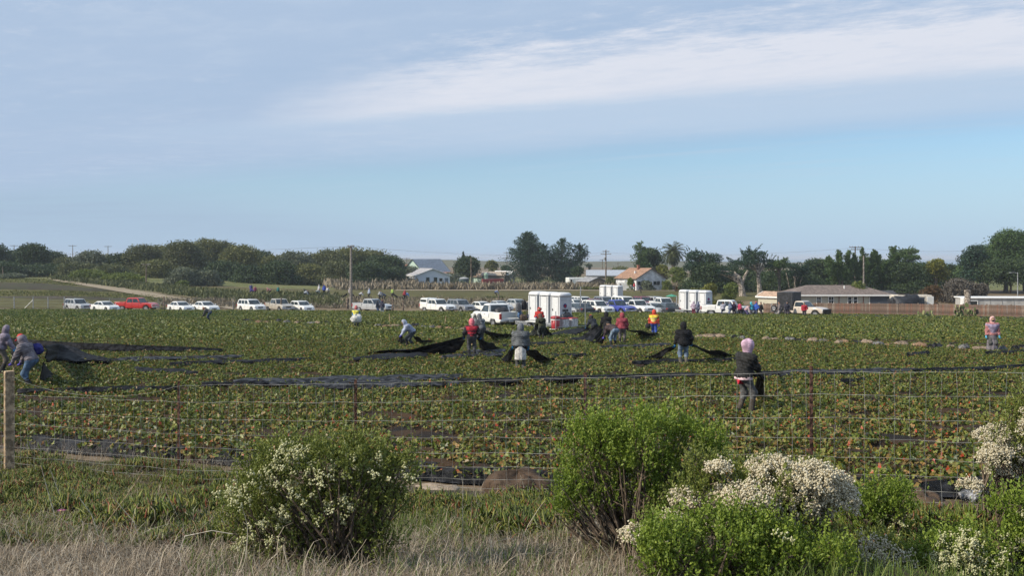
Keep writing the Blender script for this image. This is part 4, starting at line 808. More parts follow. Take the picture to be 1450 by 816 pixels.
def vehicle(kind, colour, label, loc, rz, camper=False, group=None, name=None, stake=False, dirt=False):
    L, W, RZ, WB, R, zb, zn, zh, zbelt, zt, cf, cr, rf, rr = SPEC[kind]; pk = kind in ('pickup', 'extcab', 'crew'); pm = PAINT[colour]
    nm = name or {'sedan': 'sedan_car', 'hatch': 'hatchback_car', 'suv': 'suv_car', 'van': 'minivan', }.get(kind, 'pickup_truck')
    t = thing(nm, label, 'pickup truck' if pk else 'car', loc, rz, group); h = L / 2; xw = (WB / 2 + .12, -WB / 2 + .12); floor = zb + .42; bed0 = cr - .08
    def top(x):
        if x > cf: q = (h - x) / (h - cf); return zn + (zh - zn) * min(1, q * 2.2) ** .6 + (zbelt - zh) * q
        if pk and x < bed0: return floor
        if x < cr: q = (x + h) / max(.01, cr + h); return zt - .08 * (1 - min(1, q * 3)) if not pk else floor
        return zbelt
    xs_ = sorted(set([round(-h + i * L / 34, 3) for i in range(35)] + [cf - .001, cf + .001, cr] + ([bed0 - .002, bed0 + .002] if pk else [])))
    secs = []
    for x in xs_:
        e = abs(x) / h; w_ = W / 2 * (1 - .13 * e ** 7 - (.03 if x > cf else 0) * (x - cf)); z0 = zb + (.08 * e ** 6)
        for c_ in xw:
            if abs(x - c_) < R * 1.16: z0 = max(z0, R + math.sqrt((R * 1.16) ** 2 - (x - c_) ** 2) * .98)
        z1 = top(x) - .10 * max(0, e - .94) / .06; z0 = min(z0, z1 - .05); zm = z0 + (z1 - z0) * .55; c2 = min(.08, (z1 - z0) * .3)
        R_ = [(w_ * .90, z0), (w_ * .985, z0 + c2), (w_, zm), (w_ * .975, z1 - c2), (w_ * .90, z1)]
        secs.append([(x, y, z) for y, z in R_] + [(x, -y, z) for y, z in reversed(R_)])
    MB().loft(secs).build('body', pm, t, False)
    # cabin with glass
    wb_, wt = W / 2 * .93, W / 2 * (.80 if not pk else .82); zc = zbelt - .06
    B = [(cf, wb_, zc), (cr, wb_, zc), (cr, -wb_, zc), (cf, -wb_, zc)]; T_ = [(rf, wt, RZ - .07), (rr, wt, RZ - .07), (rr, -wt, RZ - .07), (rf, -wt, RZ - .07)]; U_ = [(rf - .14, wt - .12, RZ), (rr + .14, wt - .12, RZ), (rr + .14, -wt + .12, RZ), (rf - .14, -wt + .12, RZ)]
    cab = MB().loft([B, T_, U_]).build('cabin', pm, t)
    def pane(nm_, p, a0, a1, b0, b1, off):
        p = [Vector(q) for q in p]; n = (p[1] - p[0]).cross(p[3] - p[0]).normalized() * off
        bl = lambda a, b: (p[0].lerp(p[1], a)).lerp(p[3].lerp(p[2], a), b)
        Q = [bl(a0, b0), bl(a1, b0), bl(a1, b1), bl(a0, b1)]; MB().add([q - n * .5 for q in Q] + [q + n for q in Q], [(0, 3, 2, 1), (4, 5, 6, 7), (0, 1, 5, 4), (1, 2, 6, 5), (2, 3, 7, 6), (3, 0, 4, 7)]).build(nm_, m_carglass, cab)
    pane('windscreen', [B[3], B[0], T_[0], T_[3]], .05, .95, .10, .95, .012); pane('rear_window', [B[1], B[2], T_[2], T_[1]], .08, .92, .22, .92, .012)
    nwin = 1 if kind == 'pickup' else 3 if kind in ('suv', 'van') else 2
    for sg in (0, 1):
        F_ = [B[0], B[1], T_[1], T_[0]] if sg == 0 else [B[2], B[3], T_[3], T_[2]]
        for k in range(nwin):
            a, b = .06 + k * .88 / nwin, .06 + (k + 1) * .88 / nwin - .035
            pane('side_window', F_, a, b, .14, .90, -.012 if sg == 0 else -.012)
    if pk:
        for sg in (-1, 1):
            bd = MB(); se = []
            for x in (bed0 - .01, (bed0 - h) / 2, -h + .04): w_ = W / 2 * (1 - .10 * (abs(x) / h) ** 7); se.append([(x, sg * (w_ - .09), floor - .04), (x, sg * w_ * .992, floor - .1), (x, sg * w_ * .985, zt - .04), (x, sg * (w_ - .03), zt), (x, sg * (w_ - .10), zt)])
            bd.loft(se).build('bed_side', pm, t)
        MB().bbox((-h + .05, 0, (floor + zt) / 2 + .02), (.07, W * .86, zt - floor + .05), .015).build('tailgate', pm, t); MB().box((bed0 - .04, 0, (floor + zt) / 2), (.05, W * .86, zt - floor)).build('bed_front', pm, t)
    if camper:
        c0, c1 = bed0 - .05, -h + .08; bx = MB().loft([[(c0, W * .46, zt), (c1, W * .46, zt), (c1, -W * .46, zt), (c0, -W * .46, zt)], [(c0, W * .42, RZ + .02), (c1 + .12, W * .42, RZ + .02), (c1 + .12, -W * .42, RZ + .02), (c0, -W * .42, RZ + .02)], [(c0 - .1, W * .34, RZ + .08), (c1 + .25, W * .34, RZ + .08), (c1 + .25, -W * .34, RZ + .08), (c0 - .1, -W * .34, RZ + .08)]]).build('camper_shell', pm, t)
        for sg in (-1, 1): MB().box(((c0 + c1) / 2, sg * W * .445, (zt + RZ) / 2 + .02), ((c0 - c1) * .8, .05, .3)).build('side_window', m_carglass, bx)
    ty, rm = wheel_meshes(R, .22)
    for x in xw:
        for sg in (-1, 1):
            wl_ = obj('wheel', ty, t, (x, sg * (W / 2 - .13), R)); wl_.rotation_euler = (0, 0, 0 if sg < 0 else PI); obj('rim', rm, wl_)
    for sg in (-1, 1):
        y = sg * W * .37
        MB().bbox((h - .10, y, zn - .10), (.16, W * .17, .17), .03).build('headlight', m_lens, t)
        MB().bbox((-h + (.05 if pk else .09), sg * W * .43, zt - (.28 if pk else .2)), (.12, W * .09 if pk else W * .16, .40 if pk else .18), .02).build('tail_light', m_tail, t)
        MB().bbox((cf - .12, sg * (W / 2 + .07), zbelt + .1), (.12, .16, .14), .03).build('mirror', pm if not pk else m_black, t)
        MB().box((cf - .95, sg * (W / 2 * .985), zbelt - .17), (.16, .03, .035)).build('door_handle', m_black, t)
        MB().box((cf - .25, sg * W / 2 * .99, (zb + zbelt) / 2 + .05), (.012, .02, (zbelt - zb) * .7)).build('door_seam', m_black, t)
        if nwin > 1: MB().box((cf - 1.25, sg * W / 2 * .99, (zb + zbelt) / 2 + .05), (.012, .02, (zbelt - zb) * .7)).build('door_seam', m_black, t)
    MB().bbox((h - .03, 0, zn - .13), (.09, W * .42, .18), .03).build('grille', m_black if colour != 'red' else m_chrome, t)
    MB().bbox((h - .05, 0, zb + .16), (.2, W * .9, .2), .06).build('front_bumper', m_chrome if pk else pm, t); MB().bbox((-h + .03, 0, zb + .16), (.2, W * .9, .2), .06).build('rear_bumper', m_chrome if pk else pm, t)
    MB().box((h + .055, 0, zb + .18), (.02, .32, .14)).build('front_plate', m_plate, t); MB().box((-h - .08, 0, zb + .2), (.02, .32, .14)).build('rear_plate', m_plate, t)
    if kind == 'suv':
        for sg in (-1, 1): MB().tube([(rf - .3, sg * (wt - .1), RZ + .05), (rr + .3, sg * (wt - .1), RZ + .05)], .025, 5).build('roof_rail', m_black, t)
    return t
GL = 'cars parked along the far field edge'
def park(kind, col, u, v, deg, label, **k): p = hit(u, v); return vehicle(kind, col, label, p, math.radians(deg) - math.atan((u - U0) / FPX), group=GL, **k)
park('suv', 'silver', 110, 441, -62, 'silver SUV parked at the left end of the car row')
park('sedan', 'white', 149, 442, -58, 'white sedan parked between silver SUV and red pickup')
park('crew', 'red', 194, 441, -32, 'bright red crew-cab pickup in the left car row')
park('sedan', 'white', 256, 442.5, -62, 'left white sedan of the pair right of the red pickup')
park('sedan', 'white', 291, 442.5, -60, 'right white sedan of the pair right of the red pickup')
park('suv', 'white', 356, 442.5, -60, 'large white SUV left of the tan pickup')
park('extcab', 'tan', 396, 442.5, -66, 'tan pickup behind a wooden post')
park('hatch', 'white', 427, 442.5, -62, 'white crossover at the right end of the left car row')
park('extcab', 'silver', 528, 443, -38, 'pale silver pickup near the tall grey pole')
park('extcab', 'white', 620, 443.5, -52, 'white pickup with a camper shell', camper=True)
park('suv', 'grey', 652, 443, -58, 'dark grey SUV right of the camper pickup')
park('sedan', 'white', 683, 443, -55, 'white sedan just left of the field pickup')
park('sedan', 'silver', 708, 441, -58, 'silver sedan partly hidden behind the field pickup')
park('hatch', 'silver', 733, 439, -58, 'silver hatchback roof seen over the field pickup')
park('sedan', 'silver', 815, 446, -100, 'silver sedan right behind the toilet trailer')
park('sedan', 'dark', 823, 446.5, 112, 'dark sedan seen from behind next to the steel post')
park('suv', 'white', 846, 446, -52, 'white SUV in the front of the central car cluster')
park('pickup', 'blue', 874, 446, -50, 'bright blue small pickup in the central car cluster')
park('pickup', 'white', 903, 446, -55, 'white pickup right of the blue pickup')
park('sedan', 'silver', 927, 446, -62, 'silver sedan right of the white cluster pickup')
park('hatch', 'dark', 945, 446.5, 110, 'dark hatchback with red tail light at cluster end')
for i, (k, c_, u, v, a, lab) in enumerate((('van', 'white', 884, 438, -60, 'white minivan behind the blue pickup'), ('suv', 'maroon', 912, 437, -60, 'maroon SUV behind the white cluster pickup'), ('suv', 'white', 826, 437, -55, 'white SUV in the back row near the steel post'), ('sedan', 'maroon', 843, 437.5, -55, 'maroon sedan in the back row above the white SUV'), ('suv', 'silver', 930, 437, -60, 'silver SUV in the back row right of maroon SUV'), ('sedan', 'white', 815, 438, -55, 'white sedan in the back row beside the toilets trailer'), ('extcab', 'white', 940, 440, -60, 'white pickup in the back row near the green umbrella'), ('suv', 'grey', 857, 437, -60, 'grey SUV in the back row in front of far toilets'))):
    park(k, c_, u, v, a, lab)
park('crew', 'white', 1031, 449, -14, 'big white crew-cab pickup left of the green shed')
# the white pickup in the field with its trailer of toilets
HD = Vector((-.58, .81)); rzT = math.atan2(HD.y, HD.x); TC = Vector((2.45, 76.6)); 
def tl(x, y): return TC + HD * x + Vector((-HD.y, HD.x)) * y
q = Vector((-1.35, 81.3)); truck = vehicle('pickup', 'white', 'white pickup standing in the crop with the toilet trailer hitched on', (q.x, q.y, Hf(q.x, q.y) + .1), rzT - .16); truck.scale = (1.07,) * 3
m_poly = mat('toilet_plastic', (.58, .60, .62), rough=.45, var=.05, scale=2); m_poly2 = mat('toilet_roof_plastic', (.68, .69, .70), rough=.5, var=.03)
m_emb = mat('emblem_blue', (.03, .04, .22)); m_emr = mat('emblem_red', (.45, .04, .04))
def toilet(loc, rz, label, detail=True):
    t = thing('portable_toilet', label, 'portable toilet', loc, rz, 'portable toilets on trailers'); s = 1.08; b = MB()
    b.loft([[(-s / 2, -s / 2, 0), (s / 2, -s / 2, 0), (s / 2, s / 2, 0), (-s / 2, s / 2, 0)], [(-s / 2 + .02, -s / 2 + .02, 2.02), (s / 2 - .02, -s / 2 + .02, 2.02), (s / 2 - .02, s / 2 - .02, 2.02), (-s / 2 + .02, s / 2 - .02, 2.02)]]); b.build('cabin', m_poly, t)
    MB().loft([[(x * e, y * e, z) for x, y in ((-.5, -.6), (.5, -.6), (.6, -.5), (.6, .5), (.5, .6), (-.5, .6), (-.6, .5), (-.6, -.5))] for e, z in ((1, 2.02), (1.0, 2.10), (.95, 2.22), (.75, 2.30))]).build('roof', m_poly2, t, True)
    d = MB().bbox((0, s / 2 + .015, 1.02), (.72, .05, 1.86), .02).build('door', m_poly2, t); MB().bbox((.28, s / 2 + .06, 1.0), (.06, .05, .16), .01).build('handle', m_dark, d)
    for k in range(4): MB().box((0, s / 2 + .012, 1.96 - .0 + k * .0 - (k * .05 if k else 0)), (.5, .03, .02)).build('vent', m_dark, t) if k < 2 else None
    for k in range(3): MB().box((-s / 2 - .004, 0, .55 + k * .62), (.03, s * .92, .035)).build('moulding', m_poly2, t)
    for sg in (-1, 1):
        for yy in (-s / 2, s / 2): MB().box((sg * (s / 2 - .03), yy * .985, 1.0), (.09, .09, 1.98)).build('corner_post', m_poly2, t)
    if detail:
        e = MB().lathe((-s / 2 - .012, .05, 1.30), [(.17, .0), (.17, -.012)], 18, 'X').build('emblem', m_emb, t); e.scale = (1, 1, 1)
        MB().lathe((-s / 2 - .026, .05, 1.29), [(.10, 0), (.10, -.01)], 14, 'X').build('emblem_centre', m_emr, e)
        for k in range(4): MB().box((-s / 2 - .012, .24 - k * .14, .96), (.02, .10, .16)).build('letter_mark', m_dark, t)
    return t
def trailer(label, C, hd, units, Ld=4.7, low=True, seed=1):
    rz = math.atan2(hd.y, hd.x); z = Hf(C.x, C.y); t = thing('flatbed_trailer', label, 'trailer', (C.x, C.y, z), rz)
    MB().bbox((0, 0, .62), (Ld, 2.1, .14), .02).build('deck', m_galv, t)
    for sg in (-1, 1): MB().box((0, sg * .98, .50), (Ld, .08, .12)).build('frame_rail', m_galv, t)
    MB().tube([(Ld / 2, -.7, .5), (Ld / 2 + 1.3, 0, .48), (Ld / 2, .7, .5)], .05, 6).build('drawbar', m_dark, t)
    ty, rm = wheel_meshes(.34, .2)
    for x in (-.5, .3):
        for sg in (-1, 1):
            w_ = obj('wheel', ty, t, (x, sg * 1.12, .34)); w_.rotation_euler = (0, 0, 0 if sg < 0 else PI); obj('rim', rm, w_)
    for sg in (-1, 1): MB().bbox((-.1, sg * 1.12, .74), (1.7, .26, .05), .015).build('mudguard', m_white, t)
    return t
tr = trailer('flatbed trailer in the crop carrying portable toilets', TC, HD, 3); zt_ = Hf(TC.x, TC.y)
MB().bbox((-3.05, .1, .34), (.75, 2.9, .09), .02).build('rear_platform', m_white, tr); MB().box((-3.45, .1, .52), (.05, 2.9, .05)).build('platform_rail', m_galv, tr)
for y in (-1.3, 1.5): MB().tube([(-3.4, y, .3), (-3.4, y, 1.7)], .03, 6).build('platform_post', m_galv, tr)
MB().tube([(-3.4, -1.3, .3), (-3.4, -1.3, 2.4)], .04, 6).build('marker_post', m_galv, tr)
for k in range(5): MB().tube([(2.25, -1 + k * .5, .68), (2.25, -1 + k * .5, 2.0)], .02, 5).build('rack_bar', m_galv, tr)
MB().tube([(2.25, -1.05, 2.0), (2.25, 1.05, 2.0)], .02, 5).build('rack_bar', m_galv, tr)
for k, lab in enumerate(('portable toilet nearest the camera on the field trailer, with emblem', 'middle portable toilet on the field trailer', 'far left portable toilet on the field trailer')):
    p = tl(-1.7 + 1.42 * k, -.35); toilet((p.x, p.y, zt_ + .70), rzT, lab)
# things carried on the trailer
p = tl(-3.05, 1.25); t = thing('water_cooler', 'big red round water cooler on the trailer platform', 'water cooler', (p.x, p.y, zt_ + .39), rzT); m_redp = mat('red_plastic', (.42, .04, .05), rough=.45, var=.08)
MB().lathe((0, 0, 0), [(.27, 0), (.30, .03), (.325, .72)], 20).build('barrel', m_redp, t, True); MB().lathe((0, 0, .62), [(.327, 0), (.335, .01), (.338, .09), (.328, .1)], 20).build('band', m_white, t); MB().lathe((0, 0, .73), [(.35, 0), (.36, .03), (.36, .13), (.30, .2), (.1, .23)], 20).build('lid', mat('red_lid', (.36, .035, .045), rough=.5), t, True)
for sg in (-1, 1): MB().bbox((0, sg * .35, .56), (.12, .06, .1), .02).build('handle', m_redp, t)
MB().tube([(-.31, 0, .08), (-.38, 0, .06)], .02, 6).build('tap', m_dark, t)
for y, lab in ((.42, 'left white crate of jugs on the trailer platform'), (-.42, 'right white crate of jugs on the trailer platform')):
    p = tl(-3.05, y); t = thing('jug_crate', lab, 'crate', (p.x, p.y, zt_ + .39), rzT, 'jug crates'); MB().bbox((0, 0, .36), (.5, .62, .68), .05).build('box', mat('cloudy_plastic', (.62, .58, .58), rough=.4, var=.15, scale=8), t); MB().bbox((0, 0, .73), (.52, .64, .07), .02).build('lid', m_redp, t)
p = tl(-2.35, -.3); V, F = lump((0, 0, .35), (.6, 1.2, .9), 71, (18, 9), .75); o = MB().add(V, F).build('tarp_bundle', m_tarp, None, True); o.location = (p.x, p.y, zt_ + .66); o.rotation_euler = (0, 0, rzT); tag(o, 'dark bundled tarp beside the nearest toilet', 'tarp')
bag_cols = {'black': (.02, .02, .025), 'grey': (.16, .16, .17), 'navy': (.03, .04, .09), 'yellow': (.55, .50, .10), 'blue': (.08, .16, .32), 'pale': (.42, .40, .38), 'pink': (.45, .22, .24), 'brown': (.10, .07, .05), 'red': (.30, .04, .05)}
for i, (x, y, z, w_, h_, c_, lab) in enumerate(((2.75, .95, 1.05, .5, .7, 'grey', 'grey backpack hanging leftmost on the trailer rack'), (2.7, .45, 1.2, .45, .7, 'black', 'black backpack hanging high on the trailer rack'), (2.7, 0, 1.15, .45, .75, 'pale', 'pale backpack with red strap on the trailer rack'), (2.7, -.4, 1.2, .4, .7, 'pink', 'pinkish jacket hanging on the trailer rack'), (2.75, -.8, 1.1, .45, .7, 'black', 'black jacket hanging rightmost on the trailer rack'), (2.85, .7, .45, .4, .6, 'blue', 'blue-grey bag hanging low on the trailer rack'), (2.85, .25, .35, .36, .65, 'yellow', 'yellow bag hanging low on the trailer rack'), (2.85, -.25, .4, .45, .6, 'black', 'black bag below the pale backpack'), (2.3, .8, .25, .5, .5, 'brown', 'brown bag lying on the trailer deck'), (2.2, .2, .3, .5, .6, 'navy', 'dark blue bag lying on the trailer deck'), (2.3, -.5, .2, .5, .45, 'red', 'dark red bag lying on the trailer deck'))):
    p = tl(x - .42, y - .2); V, F = lump((0, 0, 0), (.32, w_, h_), 90 + i, (14, 9), .7); t = thing('backpack', lab, 'bag', (p.x, p.y, zt_ + .68 + z), rzT, 'bags and jackets on the trailer'); m_ = mat('cloth_' + c_, bag_cols[c_], rough=.85, var=.2, scale=8)
    MB().add(V, F).build('bag_body', m_, t, True); V, F = lump((.14, 0, -h_ * .12), (.16, w_ * .7, h_ * .45), 190 + i, (12, 7), .7); MB().add(V, F).build('pocket', m_, t, True); MB().tube([(-.05, -w_ * .2, h_ * .35), (0, 0, h_ * .62), (-.05, w_ * .2, h_ * .35)], .02, 5).build('strap', m_black, t)
q2 = Vector((-.80, 80.1)); V, F = lump((0, 0, 0), (1.2, 1.3, .8), 55, (20, 9), .7); o = MB().add(V, F).build('dark_bundle', m_tarp, None, True); o.location = (q2.x, q2.y, Hf(q2.x, q2.y) + 1.35); tag(o, 'dark bundle piled in the bed of the field pickup', 'bundle')
# two more toilet trailers among the cars
for (u, v, lab, hd, labs) in ((864, 431.5, 'small trailer with toilets behind the central cars', Vector((-.62, .78)), 'far toilet trailer'), (983, 447.5, 'trailer with toilets left of the big white pickup', Vector((-.62, .78)), 'right-hand toilet trailer')):
    g = hit(u, v); C = Vector((g.x, g.y)); trailer(lab, C, hd, 3, 4.8); rz = math.atan2(hd.y, hd.x)
    for k, w_ in enumerate(('nearest', 'middle', 'farthest')):
        p = C + hd * (-1.5 + 1.5 * k) + Vector((-hd.y, hd.x)) * -.2; toilet((p.x, p.y, g.z + .70), rz, f'{w_} portable toilet on the {labs}', k == 0 and u > 900)
# beige flatbed truck with a tall dark box
g = hit(1138, 449.5); bt = vehicle('pickup', 'beige', 'beige work truck with a tall dark box behind the cab', g, math.radians(-42), name='work_truck')
for o in list(bt.children):
    if o.name.split('.')[0] in ('bed_side', 'tailgate', 'bed_front'): bpy.data.objects.remove(o)
MB().bbox((-1.75, 0, 1.85), (1.9, 2.1, 1.85), .03).build('dark_box', m_tarp, bt); MB().box((-1.75, 0, .85), (2.0, 2.0, .14)).build('flatbed', m_dark, bt)
MB().bbox((2.72, 0, .7), (.16, 1.9, .55), .05).build('push_bar', m_black, bt)
g = hit(1107, 449); t = thing('equipment_trailer', 'small trailer loaded with frames and wheels behind the work truck', 'trailer', g, math.radians(-35))
MB().bbox((0, 0, .6), (2.4, 1.3, .1), .02).build('deck', m_dark, t)
for sg in (-1, 1):
    w_ = obj('wheel', wheel_meshes(.34, .2)[0], t, (-.3, sg * .75, .34)); obj('rim', wheel_meshes(.34, .2)[1], w_)
for k in range(5): MB().tube([(-1 + k * .5, -.5, .65), (-1.1 + k * .5, -.3, 1.5), (-.8 + k * .5, .3, 1.45), (-.9 + k * .5, .5, .65)], .03, 5).build('frame', m_dark if k % 2 else m_galv, t)
for k in range(3): w_ = obj('spare_wheel', wheel_meshes(.34, .2)[0], t, (-.7 + k * .7, -.55, .98)); obj('rim', wheel_meshes(.34, .2)[1], w_)
# green umbrella
g = hit(951, 446); t = thing('green_umbrella', 'small green sunshade on a pole above the dark hatchback', 'umbrella', g); MB().tube([(0, 0, 0), (0, 0, 2.5)], .03, 6).build('pole', m_galv, t)
MB().lathe((0, 0, 2.22), [(.72, 0), (.70, .03), (.35, .16), (.04, .25)], 8).build('canopy', mat('green_cloth', (.06, .30, .20), rough=.8), t)
for a in range(8): MB().tube([(0, 0, 2.2), (.7 * math.cos(a * PI / 4), .7 * math.sin(a * PI / 4), 2.23)], .008, 4).build('rib', m_dark, t)
# ---------------------------------------------------------------- strawberry plants
straw_near = leafmat('strawberry_leaf_near', [(0, (0.030, 0.055, 0.011)), (0.28, (0.085, 0.124, 0.019)), (0.48, (0.154, 0.189, 0.029)), (0.60, (0.277, 0.272, 0.062)), (0.66, (0.129, 0.101, 0.026)), (0.82, (0.188, 0.124, 0.033)), (0.93, (0.297, 0.191, 0.053)), (0.985, (0.337, 0.143, 0.044)), (1, (0.446, 0.067, 0.035))], .2, rough=.42, spec=.4)
straw_far = leafmat('strawberry_leaf', [(0, (0.035, 0.061, 0.011)), (0.35, (0.091, 0.128, 0.020)), (0.66, (0.156, 0.183, 0.030)), (0.82, (0.257, 0.248, 0.053)), (0.88, (0.158, 0.120, 0.031)), (0.98, (0.228, 0.153, 0.044)), (1, (0.277, 0.114, 0.040))], .2, rough=.45, spec=.35)
def straw_mesh(name, mt, seed, nl=36, R=.20, Hh=.175, ls=.043):
    rng = np.random.default_rng(seed); V, T, F = [np.zeros(3), np.array([.004, 0, 0])], [], []
    for i in range(nl):
        a = i * 2.399 + rng.normal() * .3; r = R * math.sqrt((i + .6) / nl) * rng.uniform(.8, 1.15); z = Hh * (1 - .55 * (r / R) ** 2) * rng.uniform(.6, 1.15)
        d = np.array([math.cos(a), math.sin(a), 0]); c = d * r + [0, 0, z]; n = np.array([0, 0, .62]) + d * .5 + rng.normal(size=3) * .5; n /= np.linalg.norm(n)
        e = d - n * d.dot(n); e /= np.linalg.norm(e); f = np.cross(n, e); tt = rng.random(); s = ls * rng.uniform(.75, 1.25); b0 = len(V); V += [c, c + f * .004]; F.append((0, 1, b0)); T.append(tt)
        for k in (-1.15, 0, 1.15):
            ax = e * math.cos(k) + f * math.sin(k); sd_ = np.cross(n, ax); b = c; q = len(V)
            V += [b + ax * s * .55 + sd_ * s * .40 + n * s * .10, b + ax * s, b + ax * s * .55 - sd_ * s * .40 + n * s * .10]; F += [(b0, q, q + 1), (b0, q + 1, q + 2)]; T += [min(1, max(0, tt + rng.normal() * .05))] * 2
    return mesh_np(name, np.array(V), np.array(F), [mt], tint=np.array(T))
def variants(name, meshes):
    c = bpy.data.collections.new(name)
    for m in meshes: c.objects.link(bpy.data.objects.new(m.name, m))
    return c
def instancer(name, P, rz, scl, coll, label, cat, tilt=None):
    """one object: meshes of a collection set on the given points"""
    me = bpy.data.meshes.new(name); me.vertices.add(len(P)); me.vertices.foreach_set('co', np.ascontiguousarray(P, np.float32).ravel())
    rot = np.zeros((len(P), 3), np.float32); rot[:, 2] = rz
    if tilt is not None: rot[:, :2] = tilt
    a = me.attributes.new('rot', 'FLOAT_VECTOR', 'POINT'); a.data.foreach_set('vector', rot.ravel())
    a = me.attributes.new('scl', 'FLOAT', 'POINT'); a.data.foreach_set('value', np.ascontiguousarray(scl, np.float32))
    o = obj(name, me); ng = bpy.data.node_groups.new(name, 'GeometryNodeTree')
    ng.interface.new_socket('Geometry', in_out='INPUT', socket_type='NodeSocketGeometry'); ng.interface.new_socket('Geometry', in_out='OUTPUT', socket_type='NodeSocketGeometry')
    nd, lk = ng.nodes, ng.links; gi, go = nd.new('NodeGroupInput'), nd.new('NodeGroupOutput'); mp = nd.new('GeometryNodeMeshToPoints'); iop = nd.new('GeometryNodeInstanceOnPoints'); ci = nd.new('GeometryNodeCollectionInfo')
    ci.inputs['Collection'].default_value = coll; ci.inputs['Separate Children'].default_value = True; ci.inputs['Reset Children'].default_value = True
    ar = nd.new('GeometryNodeInputNamedAttribute'); ar.data_type = 'FLOAT_VECTOR'; ar.inputs['Name'].default_value = 'rot'
    asc = nd.new('GeometryNodeInputNamedAttribute'); asc.data_type = 'FLOAT'; asc.inputs['Name'].default_value = 'scl'
    lk.new(gi.outputs[0], mp.inputs['Mesh']); lk.new(mp.outputs[0], iop.inputs['Points']); lk.new(ci.outputs[0], iop.inputs['Instance']); iop.inputs['Pick Instance'].default_value = True
    e2r = nd.new('FunctionNodeEulerToRotation'); lk.new(ar.outputs[0], e2r.inputs[0]); lk.new(e2r.outputs[0], iop.inputs['Rotation']); lk.new(asc.outputs[0], iop.inputs['Scale']); lk.new(iop.outputs[0], go.inputs[0])
    md = o.modifiers.new('scatter', 'NODES'); md.node_group = ng
    return tag(o, label, cat, kind='stuff')
near_me = [straw_mesh(f'strawberry_plant_n{k}', straw_near, 50 + k) for k in range(7)]
mid_me = [straw_mesh(f'strawberry_plant_m{k}', straw_far, 80 + k) for k in range(6)]
far_me = [straw_mesh(f'strawberry_plant_f{k}', straw_far, 120 + k, nl=16, R=.27, Hh=.16, ls=.08) for k in range(6)]
def bed_points():
    out = []
    for k in range(112):
        for off in (.46, .62, .80):
            t = T0 + k * BED + off; st_ = .30 if k < 40 else .36
            s = np.arange(-120, 100, st_); s = s + RNG.normal(size=len(s)) * .07; tt = t + RNG.normal(size=len(s)) * .05
            x, y = xy(s, tt); ok = (y > near_edge(x)) & (y < far_edge(x) - .3) & (np.abs(x) < .535 * y + 1.2)
            pat = np.sin(x * .9 + y * .5) * np.sin(x * .31 - y * .83 + 1.3) * np.sin(s * .57 + k * 1.9); ok &= RNG.random(len(s)) > (.10 if off != .62 else .25) + .75 * (pat > .45) * (y < 45)
            x, y = x[ok], y[ok]; out.append(np.stack([x, y, H(x, y) + (.20 if off == .62 else .18)], 1))
    return np.concatenate(out)
BP = bed_points()
_s = np.arange(-17, 3, .26); _x, _y = xy(_s + RNG.normal(size=len(_s)) * .06, np.full(len(_s), T0 + .14)); BP = np.concatenate([np.stack([_x, _y, H(_x, _y) + .07], 1)[RNG.random(len(_s)) > .35], BP])
SANDLINE = np.array([[hit(u, v).x, hit(u, v).y] for u, v in ((330, 457), (500, 463), (640, 469), (800, 473), (960, 478), (1200, 487), (1470, 498))])
yl = np.interp(BP[:, 0], SANDLINE[:, 0], SANDLINE[:, 1], left=1e6, right=1e6); BP = BP[~((BP[:, 1] > yl - 2.2) & (BP[:, 1] < yl + 1.0))]      # bare strip with the sandbags
dist = BP[:, 1] + .46 * BP[:, 0]; vis = np.abs(BP[:, 0]) < .515 * BP[:, 1]
first = np.where(vis & (dist < 13.9 + 2.0) & (BP[:, 0] > -8.2))[0][:300]
rest = np.ones(len(BP), bool); rest[first] = False
for n_, i in enumerate(first):
    o = obj('strawberry_plant', near_me[n_ % 7]); o.location = BP[i]; o.rotation_euler = (0, 0, RNG.uniform(0, 6.28)); o.scale = (RNG.uniform(.85, 1.25),) * 3
    tag(o, 'low leafy strawberry plant in the front rows just behind the wire fence', 'strawberry plant', 'strawberry plants of the front rows')
D_ = BP[:, 1]; pn = (np.clip((34 - D_) / 18, 0, 1) * .9 > RNG.random(len(D_)))
for nm, msk, coll, lab in (('strawberry_crop', rest & pn, variants('near_plants', near_me), 'strawberry plants with many reddish leaves in the nearer rows'), ('strawberry_crop', rest & ~pn & (D_ < 58), variants('mid_plants', mid_me), 'green strawberry plants covering the middle of the field'), ('strawberry_crop', rest & (D_ >= 58), variants('far_plants', far_me), 'green strawberry plants covering the far part of the field')):
    P = BP[msk]; n = len(P); instancer(nm, P, RNG.uniform(0, 6.28, n), RNG.uniform(.75, 1.3, n) * (1.12 if lab.endswith('far part of the field') else 1), coll, lab, 'crop')
# ---------------------------------------------------------------- the near edge: plastic, mounds, bare soil
m_film = mat('black_plastic_film', (.016, .016, .018), rough=.6, var=.5, scale=5, bump=.6, spec=.22)
def film(s0, s1, label):
    V = []; n = int((s1 - s0) / .12)
    for i in range(n + 1):
        s = s0 + (s1 - s0) * i / n
        for t_, z in ((-.10, .015), (.0, .05 + .02 * math.sin(i * 1.3)), (.09, .16 + .03 * math.sin(i * .7)), (.22, .225 + .02 * math.sin(i * .5 + 1))):
            x, y = xy(s, T0 + t_ + .03 * math.sin(i * .9)); V.append((x, y, Hf(x, y) + z + .01))
    F = [(i * 4 + k, (i + 1) * 4 + k, (i + 1) * 4 + k + 1, i * 4 + k + 1) for i in range(n) for k in range(3)]
    tag(obj('plastic_film', mesh_np('plastic_film', np.array(V), F, [m_film], smooth=True)), label, 'plastic film', 'plastic along the front bed')
film(-15.5, -11.9, 'black plastic film skirting the front bed near the wooden post'); film(-11.2, -9.3, 'short black plastic film skirting the front bed behind the left bush'); film(-9.0, -4.9, 'black plastic film skirting the front bed beside the soil mound'); film(-4.4, 1.5, 'black plastic film skirting the front bed right of centre')
